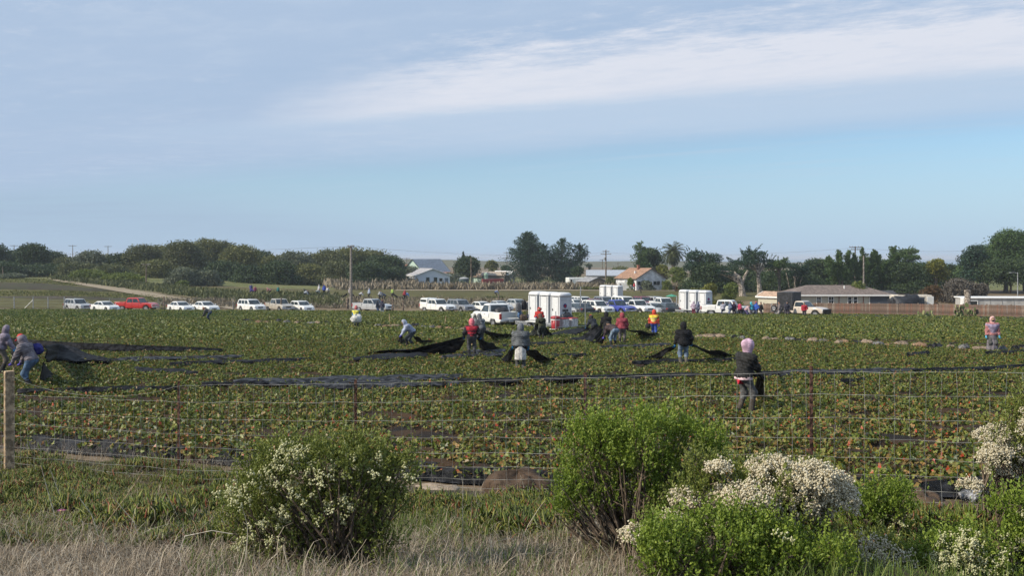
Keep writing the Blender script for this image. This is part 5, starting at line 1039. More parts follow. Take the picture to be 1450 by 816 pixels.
m_mound = groundmat('mound_soil', [(.085, .058, .04), (.15, .105, .075), (.06, .042, .03)], (6, 12), bscale=30, bdist=.03)
m_tan = groundmat('pale_soil', [(.34, .27, .20), (.42, .34, .26), (.26, .20, .14)], (5, 9), bscale=25, bdist=.02)
for u, v, wpx, hpx, mt, lab in ((733, 701, 92, 30, m_mound, 'brown soil mound behind the wire fence in the middle'), (1318, 722, 60, 22, m_mound, 'dark soil mound behind the fence at right'), (1378, 738, 80, 20, m_mound, 'pale soil mound beside the grey plastic at right'), (420, 690, 60, 16, m_mound, 'small soil heap behind the left bush')):
    g = hit(u, v); s = g.y / FPX; V, F = lump((0, 0, 0), (wpx * s, .7, hpx * s * 2), int(u), (26, 13), .8); o = MB().add(V, F).build('soil_mound', mt, None, True); o.location = g - Vector((0, -.2, .03)); tag(o, lab, 'soil mound', 'soil mounds along fence')
for u, v, wpx, hpx, lab in ((722, 713, 100, 9, 'pale bare slab of soil in front of the brown mound'), (620, 694, 60, 8, 'pale bare soil patch right of the left bush')):
    g = hit(u, v); s = g.y / FPX; V, F = lump((0, 0, 0), (wpx * s, .5, hpx * s), int(u) + 1, (22, 7), .7); o = MB().add(V, F).build('bare_soil', m_tan, None, True); o.location = g; tag(o, lab, 'bare soil')
g = hit(1383, 712); V, F = lump((0, 0, .06), (.42, .25, .16), 31, (22, 9), .7); o = MB().add(V, F).build('crumpled_plastic', mat('grey_plastic', (.30, .30, .31), rough=.25, var=.5, scale=14, bump=.8, spec=.6), None, True); o.location = g; tag(o, 'crumpled shiny grey plastic on the soil mound at right', 'plastic')
# ---------------------------------------------------------------- the wire fence
m_twire = mat('fence_wire', (.36, .36, .34), rough=.55, metal=.3, var=.2)
m_rust = mat('rusty_post', (.125, .062, .044), rough=.9, var=.4, scale=25)
m_post = mat('sawn_post', (.42, .31, .20), rough=.9, var=.25, scale=14, bump=.5)
def fpt(u, off=0):
    k = (u - U0) / FPX; D = 11.89 / (1 + .46 * k); return Vector((k * D, D, 0))
F0 = fpt(829); F0.z = Hf(F0.x, F0.y); fence = thing('wire_mesh_fence', 'woven wire field fence on rusty steel posts across the foreground', 'fence', F0)
fx0, fx1 = -9.4, 6.4
WH = [0.0, .12, .23, .375, .545, .735, .945, 1.185, 1.425]
_px = [-9.4] + [fpt(u).x for u in (12, 252, 503, 829, 1150, 1475)]; _pz = [Hf(x_, 11.89 - .46 * x_) for x_ in _px]
def fl(x): return Vector((x, 11.89 - .46 * x, float(np.interp(x, _px, _pz))))
for k, hgt in enumerate(WH):
    pts = []
    for i in range(80):
        x = fx0 + (fx1 - fx0) * i / 79; p = fl(x); z = hgt + .006 * math.sin(i * .9 + k) + .005 * math.sin(i * 2.3 + 2 * k)
        if k == 8 and x < -4.72: q = (x + 7.83) / 3.11; z = 1.50 + (1.43 - 1.50) * max(0, q) - .24 * max(0, 4 * q * (1 - q)) ** .8 * (1.0 if q > 0 else 0) - (.05 if q < 0 else 0)
        pts.append(p - F0 + Vector((0, 0, z)))
    MB().tube(pts, .0021, 4).build('horizontal_wire', m_twire, fence)
x = fx0 + .1; n_ = 0
while x < fx1:
    p = fl(x) - F0; top = 1.425 if x > -4.7 else 1.185
    pts = [p + Vector((.007 * math.sin(n_ * 3.1 + j * 1.9), .006 * math.cos(n_ + j), z)) for j, z in enumerate(WH) if z <= top + .01]
    MB().tube(pts, .0017, 4).build('vertical_wire', m_twire, fence); x += .145 / 1.1; n_ += 1
for u in (252, 503, 829, 1150, 1475):
    p = fpt(u); p.z = Hf(p.x, p.y); q = p - F0 + Vector((0, .03, 0)); mb = MB()
    mb.box(q + Vector((0, 0, .72)), (.036, .006, 1.52)); mb.box(q + Vector((0, .018, .72)), (.006, .03, 1.52))
    for j in range(22): mb.box(q + Vector((0, -.006, .1 + j * .063)), (.014, .008, .02))
    mb.build('steel_post', m_rust, fence)
p = fpt(12); p.z = Hf(p.x, p.y); q = p - F0
MB().bbox(q + Vector((0, .02, .70)), (.135, .135, 1.70), .008, .62).build('wooden_post', m_post, fence)
for z in WH[1:]: MB().tube([q + Vector((-.06, -.085, z)), q + Vector((-.02, -.10, z + .012)), q + Vector((.02, -.09, z))], .004, 4).build('staple', m_galv, fence)
# ---------------------------------------------------------------- ground cover in front of the fence
m_litter = groundmat('leaf_litter', [(.055, .042, .028), (.095, .075, .05), (.045, .045, .022)], (3, 9), bscale=26, bdist=.04)
_gx, _gy = np.meshgrid(np.arange(-14, 12, .3), np.linspace(0, 1, 40)); _Y = 3 + _gy * (10.3 - .46 * _gx); _i = (np.arange(39)[:, None] * _gx.shape[1] + np.arange(_gx.shape[1] - 1)[None]).reshape(-1); _b = _gx.shape[1]
tag(obj('verge', mesh_np('verge', np.stack([_gx, _Y, H(_gx, _Y) + .012], -1).reshape(-1, 3), np.stack([_i, _i + 1, _i + _b + 1, _i + _b], 1), [m_litter], smooth=True)), kind='structure')
ice = leafmat('ice_plant_leaf', [(0, (.035, .055, .008)), (.45, (.10, .135, .018)), (.74, (.20, .21, .038)), (.85, (.17, .085, .03)), (1, (.22, .06, .035))], .1, rough=.45, spec=.4)
def ice_mesh(seed):
    rng = np.random.default_rng(seed); V, F, T = [], [], []
    for i in range(46):
        c = np.array([*(rng.normal(size=2) * .085), rng.uniform(0, .05)]); d = np.array([rng.normal() * .35, rng.normal() * .35, 1]); d /= np.linalg.norm(d); L = rng.uniform(.05, .10); r = rng.uniform(.006, .010); b = len(V)
        a = np.cross(d, [1, .3, 0]); a /= np.linalg.norm(a); e = np.cross(d, a); bn = a * rng.normal() * .02
        for f, rr in ((0, 1), (.6, .9)):
            for k in range(3): q = 2.094 * k; V.append(c + d * L * f + bn * f + (a * math.cos(q) + e * math.sin(q)) * r * rr)
        V.append(c + d * L + bn * 1.8); F += [(b, b + 1, b + 4), (b, b + 4, b + 3), (b + 1, b + 2, b + 5), (b + 1, b + 5, b + 4), (b + 2, b, b + 3), (b + 2, b + 3, b + 5), (b + 3, b + 4, b + 6), (b + 4, b + 5, b + 6), (b + 5, b + 3, b + 6)]; T += [rng.random()] * 9
    return mesh_np('ice_plant', np.array(V), np.array(F), [ice], tint=np.array(T))
ice_c = variants('ice_plants', [ice_mesh(s) for s in range(5)])
def cover(top, bot, n):
    P = scatter_px(top, bot, n); return P
IP = np.concatenate([cover([(-20, 652), (300, 660), (560, 690)], [(-20, 775), (300, 775), (560, 760)], 5200), cover([(540, 704), (700, 716), (800, 722)], [(540, 760), (800, 770)], 1500), cover([(1160, 728), (1300, 724), (1460, 732)], [(1160, 800), (1460, 816)], 2200)])
keep = (IP[:, 1] < 13.5 - .46 * IP[:, 0]) & (np.sin(IP[:, 0] * 4.3 + IP[:, 1] * 2.1) * np.sin(IP[:, 0] * 1.9 - IP[:, 1] * 5.2) + RNG.normal(size=len(IP)) * .25 > -.42); IP = IP[keep]
instancer('ice_plant', IP + np.stack([0 * IP[:, 0], 0 * IP[:, 0], -.01 + .07 * np.clip(np.sin(IP[:, 0] * 2.7 + 1) * np.sin(IP[:, 1] * 3.1 + IP[:, 0]), 0, 1)], 1), RNG.uniform(0, 6, len(IP)), RNG.uniform(.4, 1.1, len(IP)) * (.75 + .6 * np.clip(np.sin(IP[:, 0] * 2.7 + 1) * np.sin(IP[:, 1] * 3.1 + IP[:, 0]), -.3, 1)), ice_c, 'green fleshy ice plant mat with reddish tips below the fence', 'ice plant', RNG.normal(size=(len(IP), 2)) * .15)
def straws(name, label, cat, P, L, k, width=.004, lean=.6, seg=5, curl=.5, rng=RNG):
    n = len(P); a = rng.uniform(0, 2 * PI, n); ln = L * rng.uniform(.35, 1.3, n); el = PI / 2 - np.abs(rng.normal(size=n)) * lean; cr = rng.normal(size=n) * curl / seg; tw = rng.normal(size=n) * .35
    p = P.copy(); rows = []
    for j in range(seg + 1):
        d = np.stack([np.cos(a), np.sin(a), np.zeros(n)], 1); sd_ = np.stack([-np.sin(a), np.cos(a), np.zeros(n)], 1)
        wj = width * (1 - .7 * j / seg); rows.append(p - sd_ * wj / 2); rows.append(p + sd_ * wj / 2)
        p = p + (d * np.cos(el)[:, None] + np.array([0, 0, 1.]) * np.sin(el)[:, None]) * (ln / seg)[:, None]; el = el - np.abs(cr) - .06 + rng.normal(size=n) * .12; a = a + tw + rng.normal(size=n) * .15
        p[:, 2] = np.maximum(p[:, 2], P[:, 2] + .004 + .03 * rng.random(n))
    V = np.stack(rows, 1).reshape(-1, 3); st_ = 2 * (seg + 1); i = np.arange(n)[:, None] * st_
    F = np.concatenate([i + np.array([[2 * j, 2 * j + 1, 2 * j + 3, 2 * j + 2]]) for j in range(seg)], 1).reshape(-1, 4)
    return tag(obj(name, mesh_np(name, V, F, [lm[k]], tint=np.repeat(rng.random(n), seg))), label, cat, kind='stuff')
def onfront(P): return P[P[:, 1] < 11.8 - .46 * P[:, 0]]
straws('dry_grass', 'tangled pale dry grass at the bottom left', 'grass', np.repeat(cover([(-20, 735), (150, 748), (480, 745)], [(-20, 880), (480, 880)], 4200), 4, 0) + RNG.normal(size=(16800, 3)) * [.10, .10, 0], .20, 'drygrass', lean=1.25, curl=2.2)
straws('dry_grass', 'tangled pale dry grass between left bush and green bush', 'grass', np.repeat(cover([(480, 752), (700, 742), (900, 735)], [(480, 880), (900, 880)], 3600), 4, 0) + RNG.normal(size=(14400, 3)) * [.10, .10, 0], .20, 'drygrass', lean=1.25, curl=2.2)
straws('dry_grass', 'sparse dry straw among the ice plant', 'grass', cover([(-20, 690), (560, 700), (800, 722)], [(-20, 775), (560, 780), (800, 780)], 7500), .20, 'drygrass', lean=1.1, curl=1.6)
straws('green_grass', 'green grass tufts in front of the brown mound', 'grass', np.repeat(cover([(540, 712), (800, 720)], [(540, 775), (800, 765)], 700), 4, 0) + RNG.normal(size=(2800, 3)) * [.03, .03, 0], .16, 'greengrass', lean=.4, width=.006)
straws('green_grass', 'green grass growing through the ice plant at left', 'grass', np.repeat(cover([(-20, 700), (320, 710)], [(-20, 780), (320, 780)], 260), 4, 0) + RNG.normal(size=(1040, 3)) * [.03, .03, 0], .12, 'greengrass', lean=.45, width=.005)
straws('green_grass', 'grass and weeds in front of the right bushes', 'grass', np.repeat(cover([(1100, 745), (1460, 755)], [(1100, 850), (1460, 850)], 700), 4, 0) + RNG.normal(size=(2800, 3)) * [.03, .03, 0], .15, 'greengrass', lean=.45, width=.006)
straws('green_grass', 'olive weeds scattered through the dry grass strip', 'grass', np.repeat(cover([(250, 755), (900, 750)], [(250, 870), (900, 870)], 420), 5, 0) + RNG.normal(size=(2100, 3)) * [.05, .05, 0], .17, 'greengrass', lean=.6, width=.007)
straws('fence_straw', 'dry straw and grass along the foot of the wire fence', 'grass', np.array([fl(x_)[:] for x_ in RNG.uniform(-9, 6, 900)]) + RNG.normal(size=(900, 3)) * [.1, .18, 0], .22, 'drygrass', lean=.5)
_x = RNG.uniform(-9.5, -1.5, 2600); straws('dry_brush', 'matted dry brush between the fence and the front bed at left', 'brush', np.stack([_x, 12.2 - .46 * _x + RNG.random(2600) * 1.8, H(_x, 12.9 - .46 * _x) - .03], 1), .26, 'drygrass', lean=.7, curl=1.0)
straws('dry_stems', 'thicker bleached stems lying over the dry grass', 'grass', cover([(-20, 715), (480, 730), (900, 735)], [(-20, 860), (480, 860), (900, 860)], 420), .42, 'drygrass', lean=1.1, curl=1.6, width=.0075, seg=6)
# single tall dry stalks (base u,v then further pixels, all at the base's distance)
m_stalk = mat('dry_stalk', (.40, .30, .19), rough=.9, var=.25, scale=30); m_stalk2 = mat('bleached_stalk', (.50, .46, .38), rough=.9, var=.2, scale=30)
for pts, mt, r, lab in (([(118, 790), (150, 742), (178, 705), (203, 668)], m_stalk, .004, 'long thin orange-brown stalk leaning right in the grass at left'), ([(85, 742), (66, 690), (58, 660)], m_stalk2, .004, 'pale forked dry stalk at the left near the wooden post'), ([(105, 728), (80, 690), (70, 662)], m_stalk2, .0035, 'second pale stalk leaning left beside the forked one'), ([(150, 775), (130, 730), (112, 705)], m_stalk2, .0035, 'pale bent stalk in the ice plant at left'), ([(512, 830), (500, 780), (478, 742), (472, 728)], m_stalk, .007, 'thick tan dead branch curving up before the left bush'), ([(545, 830), (548, 800), (553, 770)], m_stalk, .004, 'short upright tan stalk right of the dead branch'), ([(365, 820), (380, 795), (393, 785)], m_stalk2, .004, 'pale bent stalk at the foot of the left bush'), ([(655, 800), (655, 720), (656, 690), (654, 676)], m_stalk2, .003, 'thin pale upright grass stalk beside the left bush'), ([(738, 715), (742, 690), (737, 674)], m_stalk2, .0035, 'thin pale stalk standing before the brown mound'), ([(240, 800), (262, 760), (300, 752), (330, 757)], m_stalk2, .004, 'pale arched dry stem above the dry grass'), ([(205, 775), (190, 740), (160, 705)], m_stalk2, .003, 'faint pale stalk leaning left over the ice plant')):
    g = hit(pts[0][0], min(pts[0][1], 815)); D = g.y; P = [ray(u, v, D - .02 * k) for k, (u, v) in enumerate(pts)]; n = len(P); q = [P[0] + Vector((0, 0, -.1))] + P[1:]
    o = MB().tube([x_ - g for x_ in q], [r * (1 - .6 * k / n) for k in range(n)], 5).build('dry_stalk', mt); o.location = g; tag(o, lab, 'stalk', 'single dry stalks in the foreground')
m_pink = mat('magenta_petal', (.62, .06, .42), rough=.6, var=.1)
for u, v, lab in ((86, 735, 'bright magenta ice plant flower at the left'), (1402, 745, 'magenta ice plant flower below the right bushes')):
    g = hit(u, v); o = thing('ice_plant_flower', lab, 'flower', g + Vector((0, 0, .06)), 0, 'magenta flowers'); mb = MB()
    for k in range(16): a = k / 16 * 2 * PI; mb.add([(0, 0, 0), (.035 * math.cos(a - .12), .035 * math.sin(a - .12), .012), (.042 * math.cos(a), .042 * math.sin(a), .014), (.035 * math.cos(a + .12), .035 * math.sin(a + .12), .012)], [(0, 1, 2, 3)])
    mb.build('petals', m_pink, o); MB().lathe((0, 0, 0), [(.004, -.08), (.012, 0), (.008, .012)], 8).build('centre', mat('flower_centre', (.7, .6, .2)), o)
# ---------------------------------------------------------------- coyote brush
bush_leaf = {'green': leafmat('coyote_leaf', [(0, (.085, .14, .018)), (.5, (.175, .25, .034)), (1, (.30, .37, .065))], .3, rough=.5), 'olive': leafmat('coyote_leaf_olive', [(0, (.085, .11, .022)), (.5, (.165, .20, .042)), (1, (.26, .28, .075))], .28, rough=.5)}
m_puff = leafmat('white_puff', [(0, (.52, .45, .29)), (.5, (.72, .65, .47)), (1, (.84, .79, .65))], .25, rough=.9, spec=.1)
m_puffy = leafmat('greenish_puff', [(0, (.42, .42, .20)), (.5, (.60, .60, .34)), (1, (.78, .76, .52))], .25, rough=.9, spec=.1)
m_twig = mat('bush_twig', (.14, .105, .075), rough=.9, var=.3, scale=20)
def bush(label, ub, vb, D, lobes, leafk='green', flowers=(), fmat=None, fd=1.0, dens=1.0, seed=1, stems=9, fsize=.014, foff=-.16, fj=.03):
    """lobes and flower lobes in pixels (u, v, ru, rv) seen at distance D"""
    g = gnd(ub, D); rng = np.random.default_rng(seed); t = thing('coyote_brush', label, 'bush', g, 0, 'coyote brush in the foreground'); k = D / FPX
    def L3(L, deep=1.0, off=0.0):
        out = []
        for (u, v, ru, rv, *dy) in L:
            c = ray(u, v, D) - g; out.append((c.x, c.y + (dy[0] if dy else rng.normal() * .06) + off, c.z, ru * k, ru * k * deep, rv * k))
        return out
    L0 = L3(lobes); L = [(*l[:3], l[3] * .74, l[4] * .74, l[5] * .74) for l in L0]
    for l in L0:
        for q in unit(rng.normal(size=(9, 3))):
            q[2] = abs(q[2]) * 1.1 if rng.random() < .7 else q[2]; r = rng.uniform(.26, .46); L.append((l[0] + q[0] * l[3] * .72, l[1] + q[1] * l[4] * .72, l[2] + q[2] * l[5] * .72, l[3] * r, l[4] * r, max(l[5], l[3] * .7) * r * 1.25))
    area = sum(4 * PI * (l[3] * l[5] + l[3] * l[3]) / 2 for l in L); lf = .024
    ns = int(dens * area * 230); O, Nn = shell(L, ns, rng, inner=.62, bottom=-.7)
    d = unit(Nn * .45 + np.array([0, 0, 1.0]) + rng.normal(size=(ns, 3)) * .28); ln = rng.uniform(.05, .13, ns) * np.where(rng.random(ns) < .2, 1.9, 1); m = 13
    s = (np.arange(m) + .5) / m; P = O[:, None] + d[:, None] * (s[None, :] * ln[:, None])[..., None]; P = P.reshape(-1, 3); dd = np.repeat(d, m, 0); P = P + rng.normal(size=P.shape) * .007
    tint = np.clip(np.repeat(rng.random(ns) * .55, m) + rng.random(len(P)) * .3 + np.tile(s * .2, ns), 0, 1); ok = P[:, 2] > .02
    obj('foliage', leaves('foliage', P[ok], lf, bush_leaf[leafk], up=dd[ok] + rng.normal(size=(ok.sum(), 3)) * .5, tint=tint[ok], rng=rng, aspect=.5, jitter=.6), t)
    mb = MB()
    for i in range(stems + len(L)):
        l = L[i % len(L)]; e = Vector(l[:3]) + Vector(rng.normal(size=3) * l[3] * .4); b = Vector((rng.normal() * .05, rng.normal() * .05, -.05)); mid = b.lerp(e, .5) + Vector((rng.normal() * .06, rng.normal() * .05, -.06))
        mb.tube([b, b.lerp(mid, .5) + Vector((0, 0, .02)), mid, e], [.014, .012, .009, .003], 5)
        for j in range(6): f = mid.lerp(e, rng.uniform(.1, 1)); mb.tube([f, f + Vector(rng.normal(size=3) * l[3] * .55) + Vector((0, 0, l[5] * .3))], [.004, .0012], 3, cap=False)
    mb.build('stems', m_twig, t)
    if flowers:
        FL = L3(flowers, off=foff); area = sum(4 * PI * (l[3] * l[5] + l[3] * l[3]) / 2 for l in FL); nc = int(area * 420 * fd); C, Cn = shell(FL, nc, rng, inner=.7 if fj > .015 else .9, bottom=-.3); C = C + rng.normal(size=C.shape) * fj
        P = (C[:, None] + rng.normal(size=(nc, 13, 3)) * .013).reshape(-1, 3); n = len(P); r = fsize * .5 * rng.uniform(.6, 1.25, n); B = np.array([[1, 0, 0], [0, 1, 0], [-1, 0, 0], [0, -1, 0], [0, 0, 1.1], [0, 0, -1.1]])
        V = (P[:, None] + B[None] * r[:, None, None] + rng.normal(size=(n, 6, 3)) * .0014).reshape(-1, 3); i = np.arange(n)[:, None] * 6
        F = np.concatenate([i + np.array([q]) for q in ((0, 1, 4), (1, 2, 4), (2, 3, 4), (3, 0, 4), (1, 0, 5), (2, 1, 5), (3, 2, 5), (0, 3, 5))], 1).reshape(-1, 3)
        obj('flowers', mesh_np('flowers', V, F, [fmat or m_puff], tint=np.repeat(rng.random(n), 8)), t)
    return t
bush('sprawling olive bush speckled with small greenish white flowers at left', 470, 815, 6.75, [(370, 700, 58, 52), (350, 745, 45, 45), (425, 665, 60, 44), (480, 655, 55, 36), (530, 668, 56, 42), (566, 680, 32, 36), (430, 730, 70, 56), (500, 712, 62, 46), (395, 790, 60, 40), (540, 720, 40, 34), (450, 795, 56, 36), (520, 775, 50, 36), (370, 800, 44, 30), (490, 815, 50, 26)], 'olive', [(425, 636, 32, 10), (400, 655, 26, 12), (440, 660, 24, 14), (500, 652, 30, 12), (535, 648, 26, 12), (395, 680, 24, 16), (430, 690, 22, 12), (470, 665, 30, 12), (400, 735, 26, 22), (425, 720, 16, 14), (480, 720, 24, 14), (385, 765, 40, 18), (350, 690, 20, 14), (345, 770, 18, 14), (575, 668, 14, 18), (495, 705, 12, 12)], m_puffy, fd=.20, seed=1, foff=-.22, dens=.62)
bush('tall bright green bush with open crooked stem in the middle', 893, 850, 7.25, [(832, 650, 46, 48), (815, 700, 36, 38), (870, 640, 50, 52), (905, 625, 44, 40), (940, 632, 42, 44), (985, 632, 40, 32), (1010, 650, 26, 26), (850, 715, 40, 34), (905, 690, 46, 42), (950, 685, 40, 34), (800, 735, 26, 24), (930, 720, 30, 24)], 'green', seed=2, stems=14, dens=.8)
bush('bush covered in dense creamy white flower heads right of centre', 1110, 820, 6.55, [(1020, 700, 50, 44), (1080, 700, 60, 44), (1150, 705, 52, 44), (1110, 740, 60, 40), (970, 715, 42, 40), (1000, 668, 34, 22), (930, 740, 36, 34), (1060, 745, 50, 30)], 'olive', [(1085, 664, 32, 20), (1130, 670, 34, 24), (1160, 690, 36, 30), (1110, 700, 44, 32), (1050, 700, 36, 28), (1020, 705, 22, 20), (965, 706, 20, 15), (1180, 705, 18, 20), (1090, 730, 26, 20), (1145, 725, 24, 18), (1010, 655, 14, 8), (940, 725, 14, 14), (895, 750, 18, 14), (1125, 755, 14, 8), (1005, 742, 16, 10)], m_puff, fd=1.9, dens=.5, seed=3, fj=.008)
bush('low bright green bush at the bottom right of centre', 1010, 850, 5.95, [(950, 775, 44, 40), (1010, 770, 56, 40), (1075, 780, 52, 44), (1110, 800, 44, 34), (960, 810, 56, 36), (1050, 815, 60, 36), (920, 800, 36, 34), (1170, 805, 46, 26)], 'green', [(1100, 750, 10, 5), (930, 762, 8, 5)], m_puffy, fd=.5, seed=4)
bush('small green bush with few pale buds right of white-flowered bush', 1240, 790, 8.0, [(1215, 725, 34, 36), (1250, 715, 38, 32), (1270, 740, 26, 30), (1225, 765, 36, 30), (1260, 770, 34, 28)], 'green', [(1260, 735, 18, 14), (1245, 760, 14, 10)], m_puffy, fd=.16, seed=5)
bush('greyish white flowering low bush at the bottom right', 1245, 830, 6.8, [(1235, 790, 38, 26), (1275, 808, 40, 24)], 'olive', [(1225, 780, 26, 22), (1255, 795, 30, 20), (1215, 805, 20, 16), (1285, 808, 26, 14)], m_puff, fd=.75, dens=.5, seed=6)
bush('low bush with greenish white flower heads at the bottom right corner', 1350, 830, 6.7, [(1330, 795, 40, 32), (1375, 785, 36, 32), (1400, 810, 36, 26), (1310, 812, 36, 20)], 'green', [(1350, 770, 30, 14), (1330, 790, 26, 16), (1390, 798, 24, 16), (1360, 800, 22, 14), (1300, 806, 18, 10)], m_puffy, fd=.6, dens=.8, seed=7)
bush('tall bush with white flower clusters on a thin trunk at right edge', 1405, 735, 8.2, [(1405, 635, 36, 32), (1440, 610, 30, 34), (1435, 660, 34, 32), (1455, 580, 26, 30), (1450, 700, 26, 30)], 'olive', [(1400, 618, 24, 14), (1390, 640, 20, 18), (1420, 640, 24, 18), (1415, 665, 20, 14), (1445, 600, 18, 20), (1440, 580, 12, 10), (1360, 683, 14, 9)], m_puff, fd=1.3, dens=.5, seed=8, stems=6, fj=.01)
bush('dark green bush with pale flower sprays at the lower right edge', 1440, 820, 7.0, [(1430, 720, 34, 30), (1450, 760, 34, 40), (1420, 770, 26, 30), (1455, 800, 30, 30)], 'green', [(1440, 740, 16, 22), (1425, 765, 14, 18), (1455, 770, 16, 20)], m_puffy, fd=.5, seed=9)
bush('grey leafless twiggy scrub between the green bush and grass', 850, 830, 7.6, [(860, 790, 46, 34), (830, 800, 30, 26)], 'olive', seed=10, dens=.08, stems=26)
# ---------------------------------------------------------------- people (smooth bodies from distance fields)
def nets(f, lo, hi, res):
    """surface nets: quads over the zero level of f"""
    lo, hi = np.array(lo, float), np.array(hi, float); n = np.maximum(3, np.ceil((hi - lo) / res).astype(int) + 1)
    ax = [lo[i] + np.arange(n[i]) * res for i in range(3)]; G = np.stack(np.meshgrid(*ax, indexing='ij'), -1); v = f(G.reshape(-1, 3)).reshape(n)
    c = n - 1; acc = np.zeros((*c, 3)); cnt = np.zeros(c)
    offs = [(i, j, k) for i in (0, 1) for j in (0, 1) for k in (0, 1)]
    sl = lambda o: tuple(slice(o[d], o[d] + c[d]) for d in range(3))
    for a in range(3):
        for o in offs:
            if o[a]: continue
            p = list(o); p[a] = 1; va, vb = v[sl(o)], v[sl(p)]; cr_ = (va < 0) != (vb < 0); t = np.where(cr_, va / np.where(cr_, va - vb, 1), 0)
            pos = np.zeros((*c, 3)); pos[..., :] = o; pos[..., a] += t; acc += pos * cr_[..., None]; cnt += cr_
    act = cnt > 0; idx = -np.ones(c, int); idx[act] = np.arange(act.sum()); I = np.argwhere(act); V = lo + (I + acc[act] / cnt[act][:, None]) * res; Fs = []
    for a in range(3):
        b, d = (a + 1) % 3, (a + 2) % 3; s0 = [slice(None)] * 3; s1 = [slice(None)] * 3; s0[a] = slice(0, n[a] - 1); s1[a] = slice(1, n[a]); va, vb = v[tuple(s0)], v[tuple(s1)]
        E = np.argwhere((va < 0) != (vb < 0)); E = E[(E[:, b] > 0) & (E[:, d] > 0) & (E[:, b] < c[b]) & (E[:, d] < c[d])]
        if not len(E): continue
        flip = va[tuple(E.T)] < 0; q = []
        for db, dd in ((0, 0), (1, 0), (1, 1), (0, 1)):
            e = E.copy(); e[:, b] -= db; e[:, d] -= dd; q.append(idx[tuple(e.T)])
        q = np.stack(q, 1); q[~flip] = q[~flip][:, ::-1]; Fs.append(q)
    F = np.concatenate(Fs); return V, F[(F >= 0).all(1)]
def caps(P, L, k=.03):
    """smooth union of tapered capsules (a, b, ra, rb)"""
    A = np.array([np.concatenate([l[0], l[1], [l[2], l[3]]]) for l in L]); s = np.zeros(len(P))
    for a in A:
        p0, d = a[:3], a[3:6] - a[:3]; t = np.clip(((P - p0) @ d) / max(1e-9, d @ d), 0, 1); dist = np.linalg.norm(P - p0 - t[:, None] * d, axis=1) - (a[6] + (a[7] - a[6]) * t); s += np.exp(np.clip(-dist / k, -60, 60))
    return -k * np.log(np.maximum(s, 1e-26))
def box_of(L, m): 
    Q = np.array([l[0] for l in L] + [l[1] for l in L]); r = max(max(l[2], l[3]) for l in L) + m; return Q.min(0) - r, Q.max(0) + r
def ik(a, b, l1, l2, pole):
    a, b, pole = map(np.array, (a, b, pole)); d = b - a; D = min(np.linalg.norm(d), (l1 + l2) * .999); u = d / max(np.linalg.norm(d), 1e-6); b = a + u * D
    x = (l1 * l1 - l2 * l2 + D * D) / (2 * D); h = math.sqrt(max(0, l1 * l1 - x * x)); p = pole - u * pole.dot(u); p = p / max(np.linalg.norm(p), 1e-6); return a + u * x + p * h, b
def skeleton(s, lean=.1, hip=.92, lhand=(-.25, .1, .85), rhand=(.25, .1, .85), lfoot=(-.12, .0), rfoot=(.12, .0), side=0.0, head=.0, wide=1.0):
    """faces local +Y; returns joints"""
    A = np.array; pel = A([0, -.25 * math.sin(lean) * .5, hip * s]); ld = A([math.sin(side), math.sin(lean), math.cos(lean)]); ld /= np.linalg.norm(ld)
    chest = pel + ld * .36 * s; neck = pel + ld * .53 * s; hl = lean * .55 + head; hd = A([math.sin(side) * .5, math.sin(hl), math.cos(hl)]); hd /= np.linalg.norm(hd); hc = neck + hd * .17 * s
    J = dict(pel=pel, chest=chest, neck=neck, head=hc, hd=hd, fwd=A([0, math.cos(hl), -math.sin(hl)]))
    up = neck - pel; sh = chest + ld * .10 * s
    for n_, sg, ht, ft in (('l', -1, lhand, lfoot), ('r', 1, rhand, rfoot)):
        J['sh' + n_] = sh + A([sg * .19 * s * wide, 0, 0]); J['el' + n_], J['ha' + n_] = ik(J['sh' + n_], A(ht) * s, .29 * s, .27 * s, A([sg * .5, -.6, -.5]))
        J['hp' + n_] = pel + A([sg * .095 * s * wide, 0, -.04 * s]); an = A([ft[0] * s, ft[1] * s, .09 * s]); J['kn' + n_], J['an' + n_] = ik(J['hp' + n_], an, .43 * s, .42 * s, A([sg * .1, 1, .1])); J['to' + n_] = J['an' + n_] + A([sg * .03, .17 * s, -.05 * s])
    return J
def body_caps(J, s, w_=1.0):
    L = [(J['pel'] + [-.07 * s * w_, 0, 0], J['pel'] + [.07 * s * w_, 0, 0], .125 * s * w_, .125 * s * w_), (J['pel'], J['chest'], .125 * s * w_, .14 * s * w_), (J['chest'] + [-.08 * s * w_, 0, 0], J['chest'] + [.08 * s * w_, 0, 0], .125 * s * w_, .125 * s * w_), (J['shl'], J['shr'], .075 * s, .075 * s), (J['chest'], J['neck'], .12 * s, .06 * s), (J['neck'], J['head'], .055 * s, .055 * s)]
    head = [(J['head'] + J['hd'] * .02 * s, J['head'] + J['hd'] * .05 * s, .092 * s, .09 * s), (J['head'] + J['fwd'] * .035 * s - J['hd'] * .05 * s, J['head'] + J['fwd'] * .045 * s, .06 * s, .07 * s), (J['head'] + J['fwd'] * .095 * s - J['hd'] * .015 * s, J['head'] + J['fwd'] * .10 * s + J['hd'] * .01 * s, .014 * s, .012 * s)]
    arms, legs, feet = [], [], []
    for n_ in 'lr':
        arms += [(J['sh' + n_], J['el' + n_], .056 * s, .044 * s), (J['el' + n_], J['ha' + n_], .044 * s, .030 * s)]
        legs += [(J['hp' + n_], J['kn' + n_], .088 * s * w_, .060 * s), (J['kn' + n_], J['an' + n_], .060 * s, .042 * s)]
        feet += [(J['an' + n_] - [0, .04 * s, .05 * s], J['to' + n_], .042 * s, .034 * s), (J['an' + n_], J['an' + n_] - [0, 0, .04 * s], .042 * s, .045 * s)]
    return L, head, arms, legs, feet
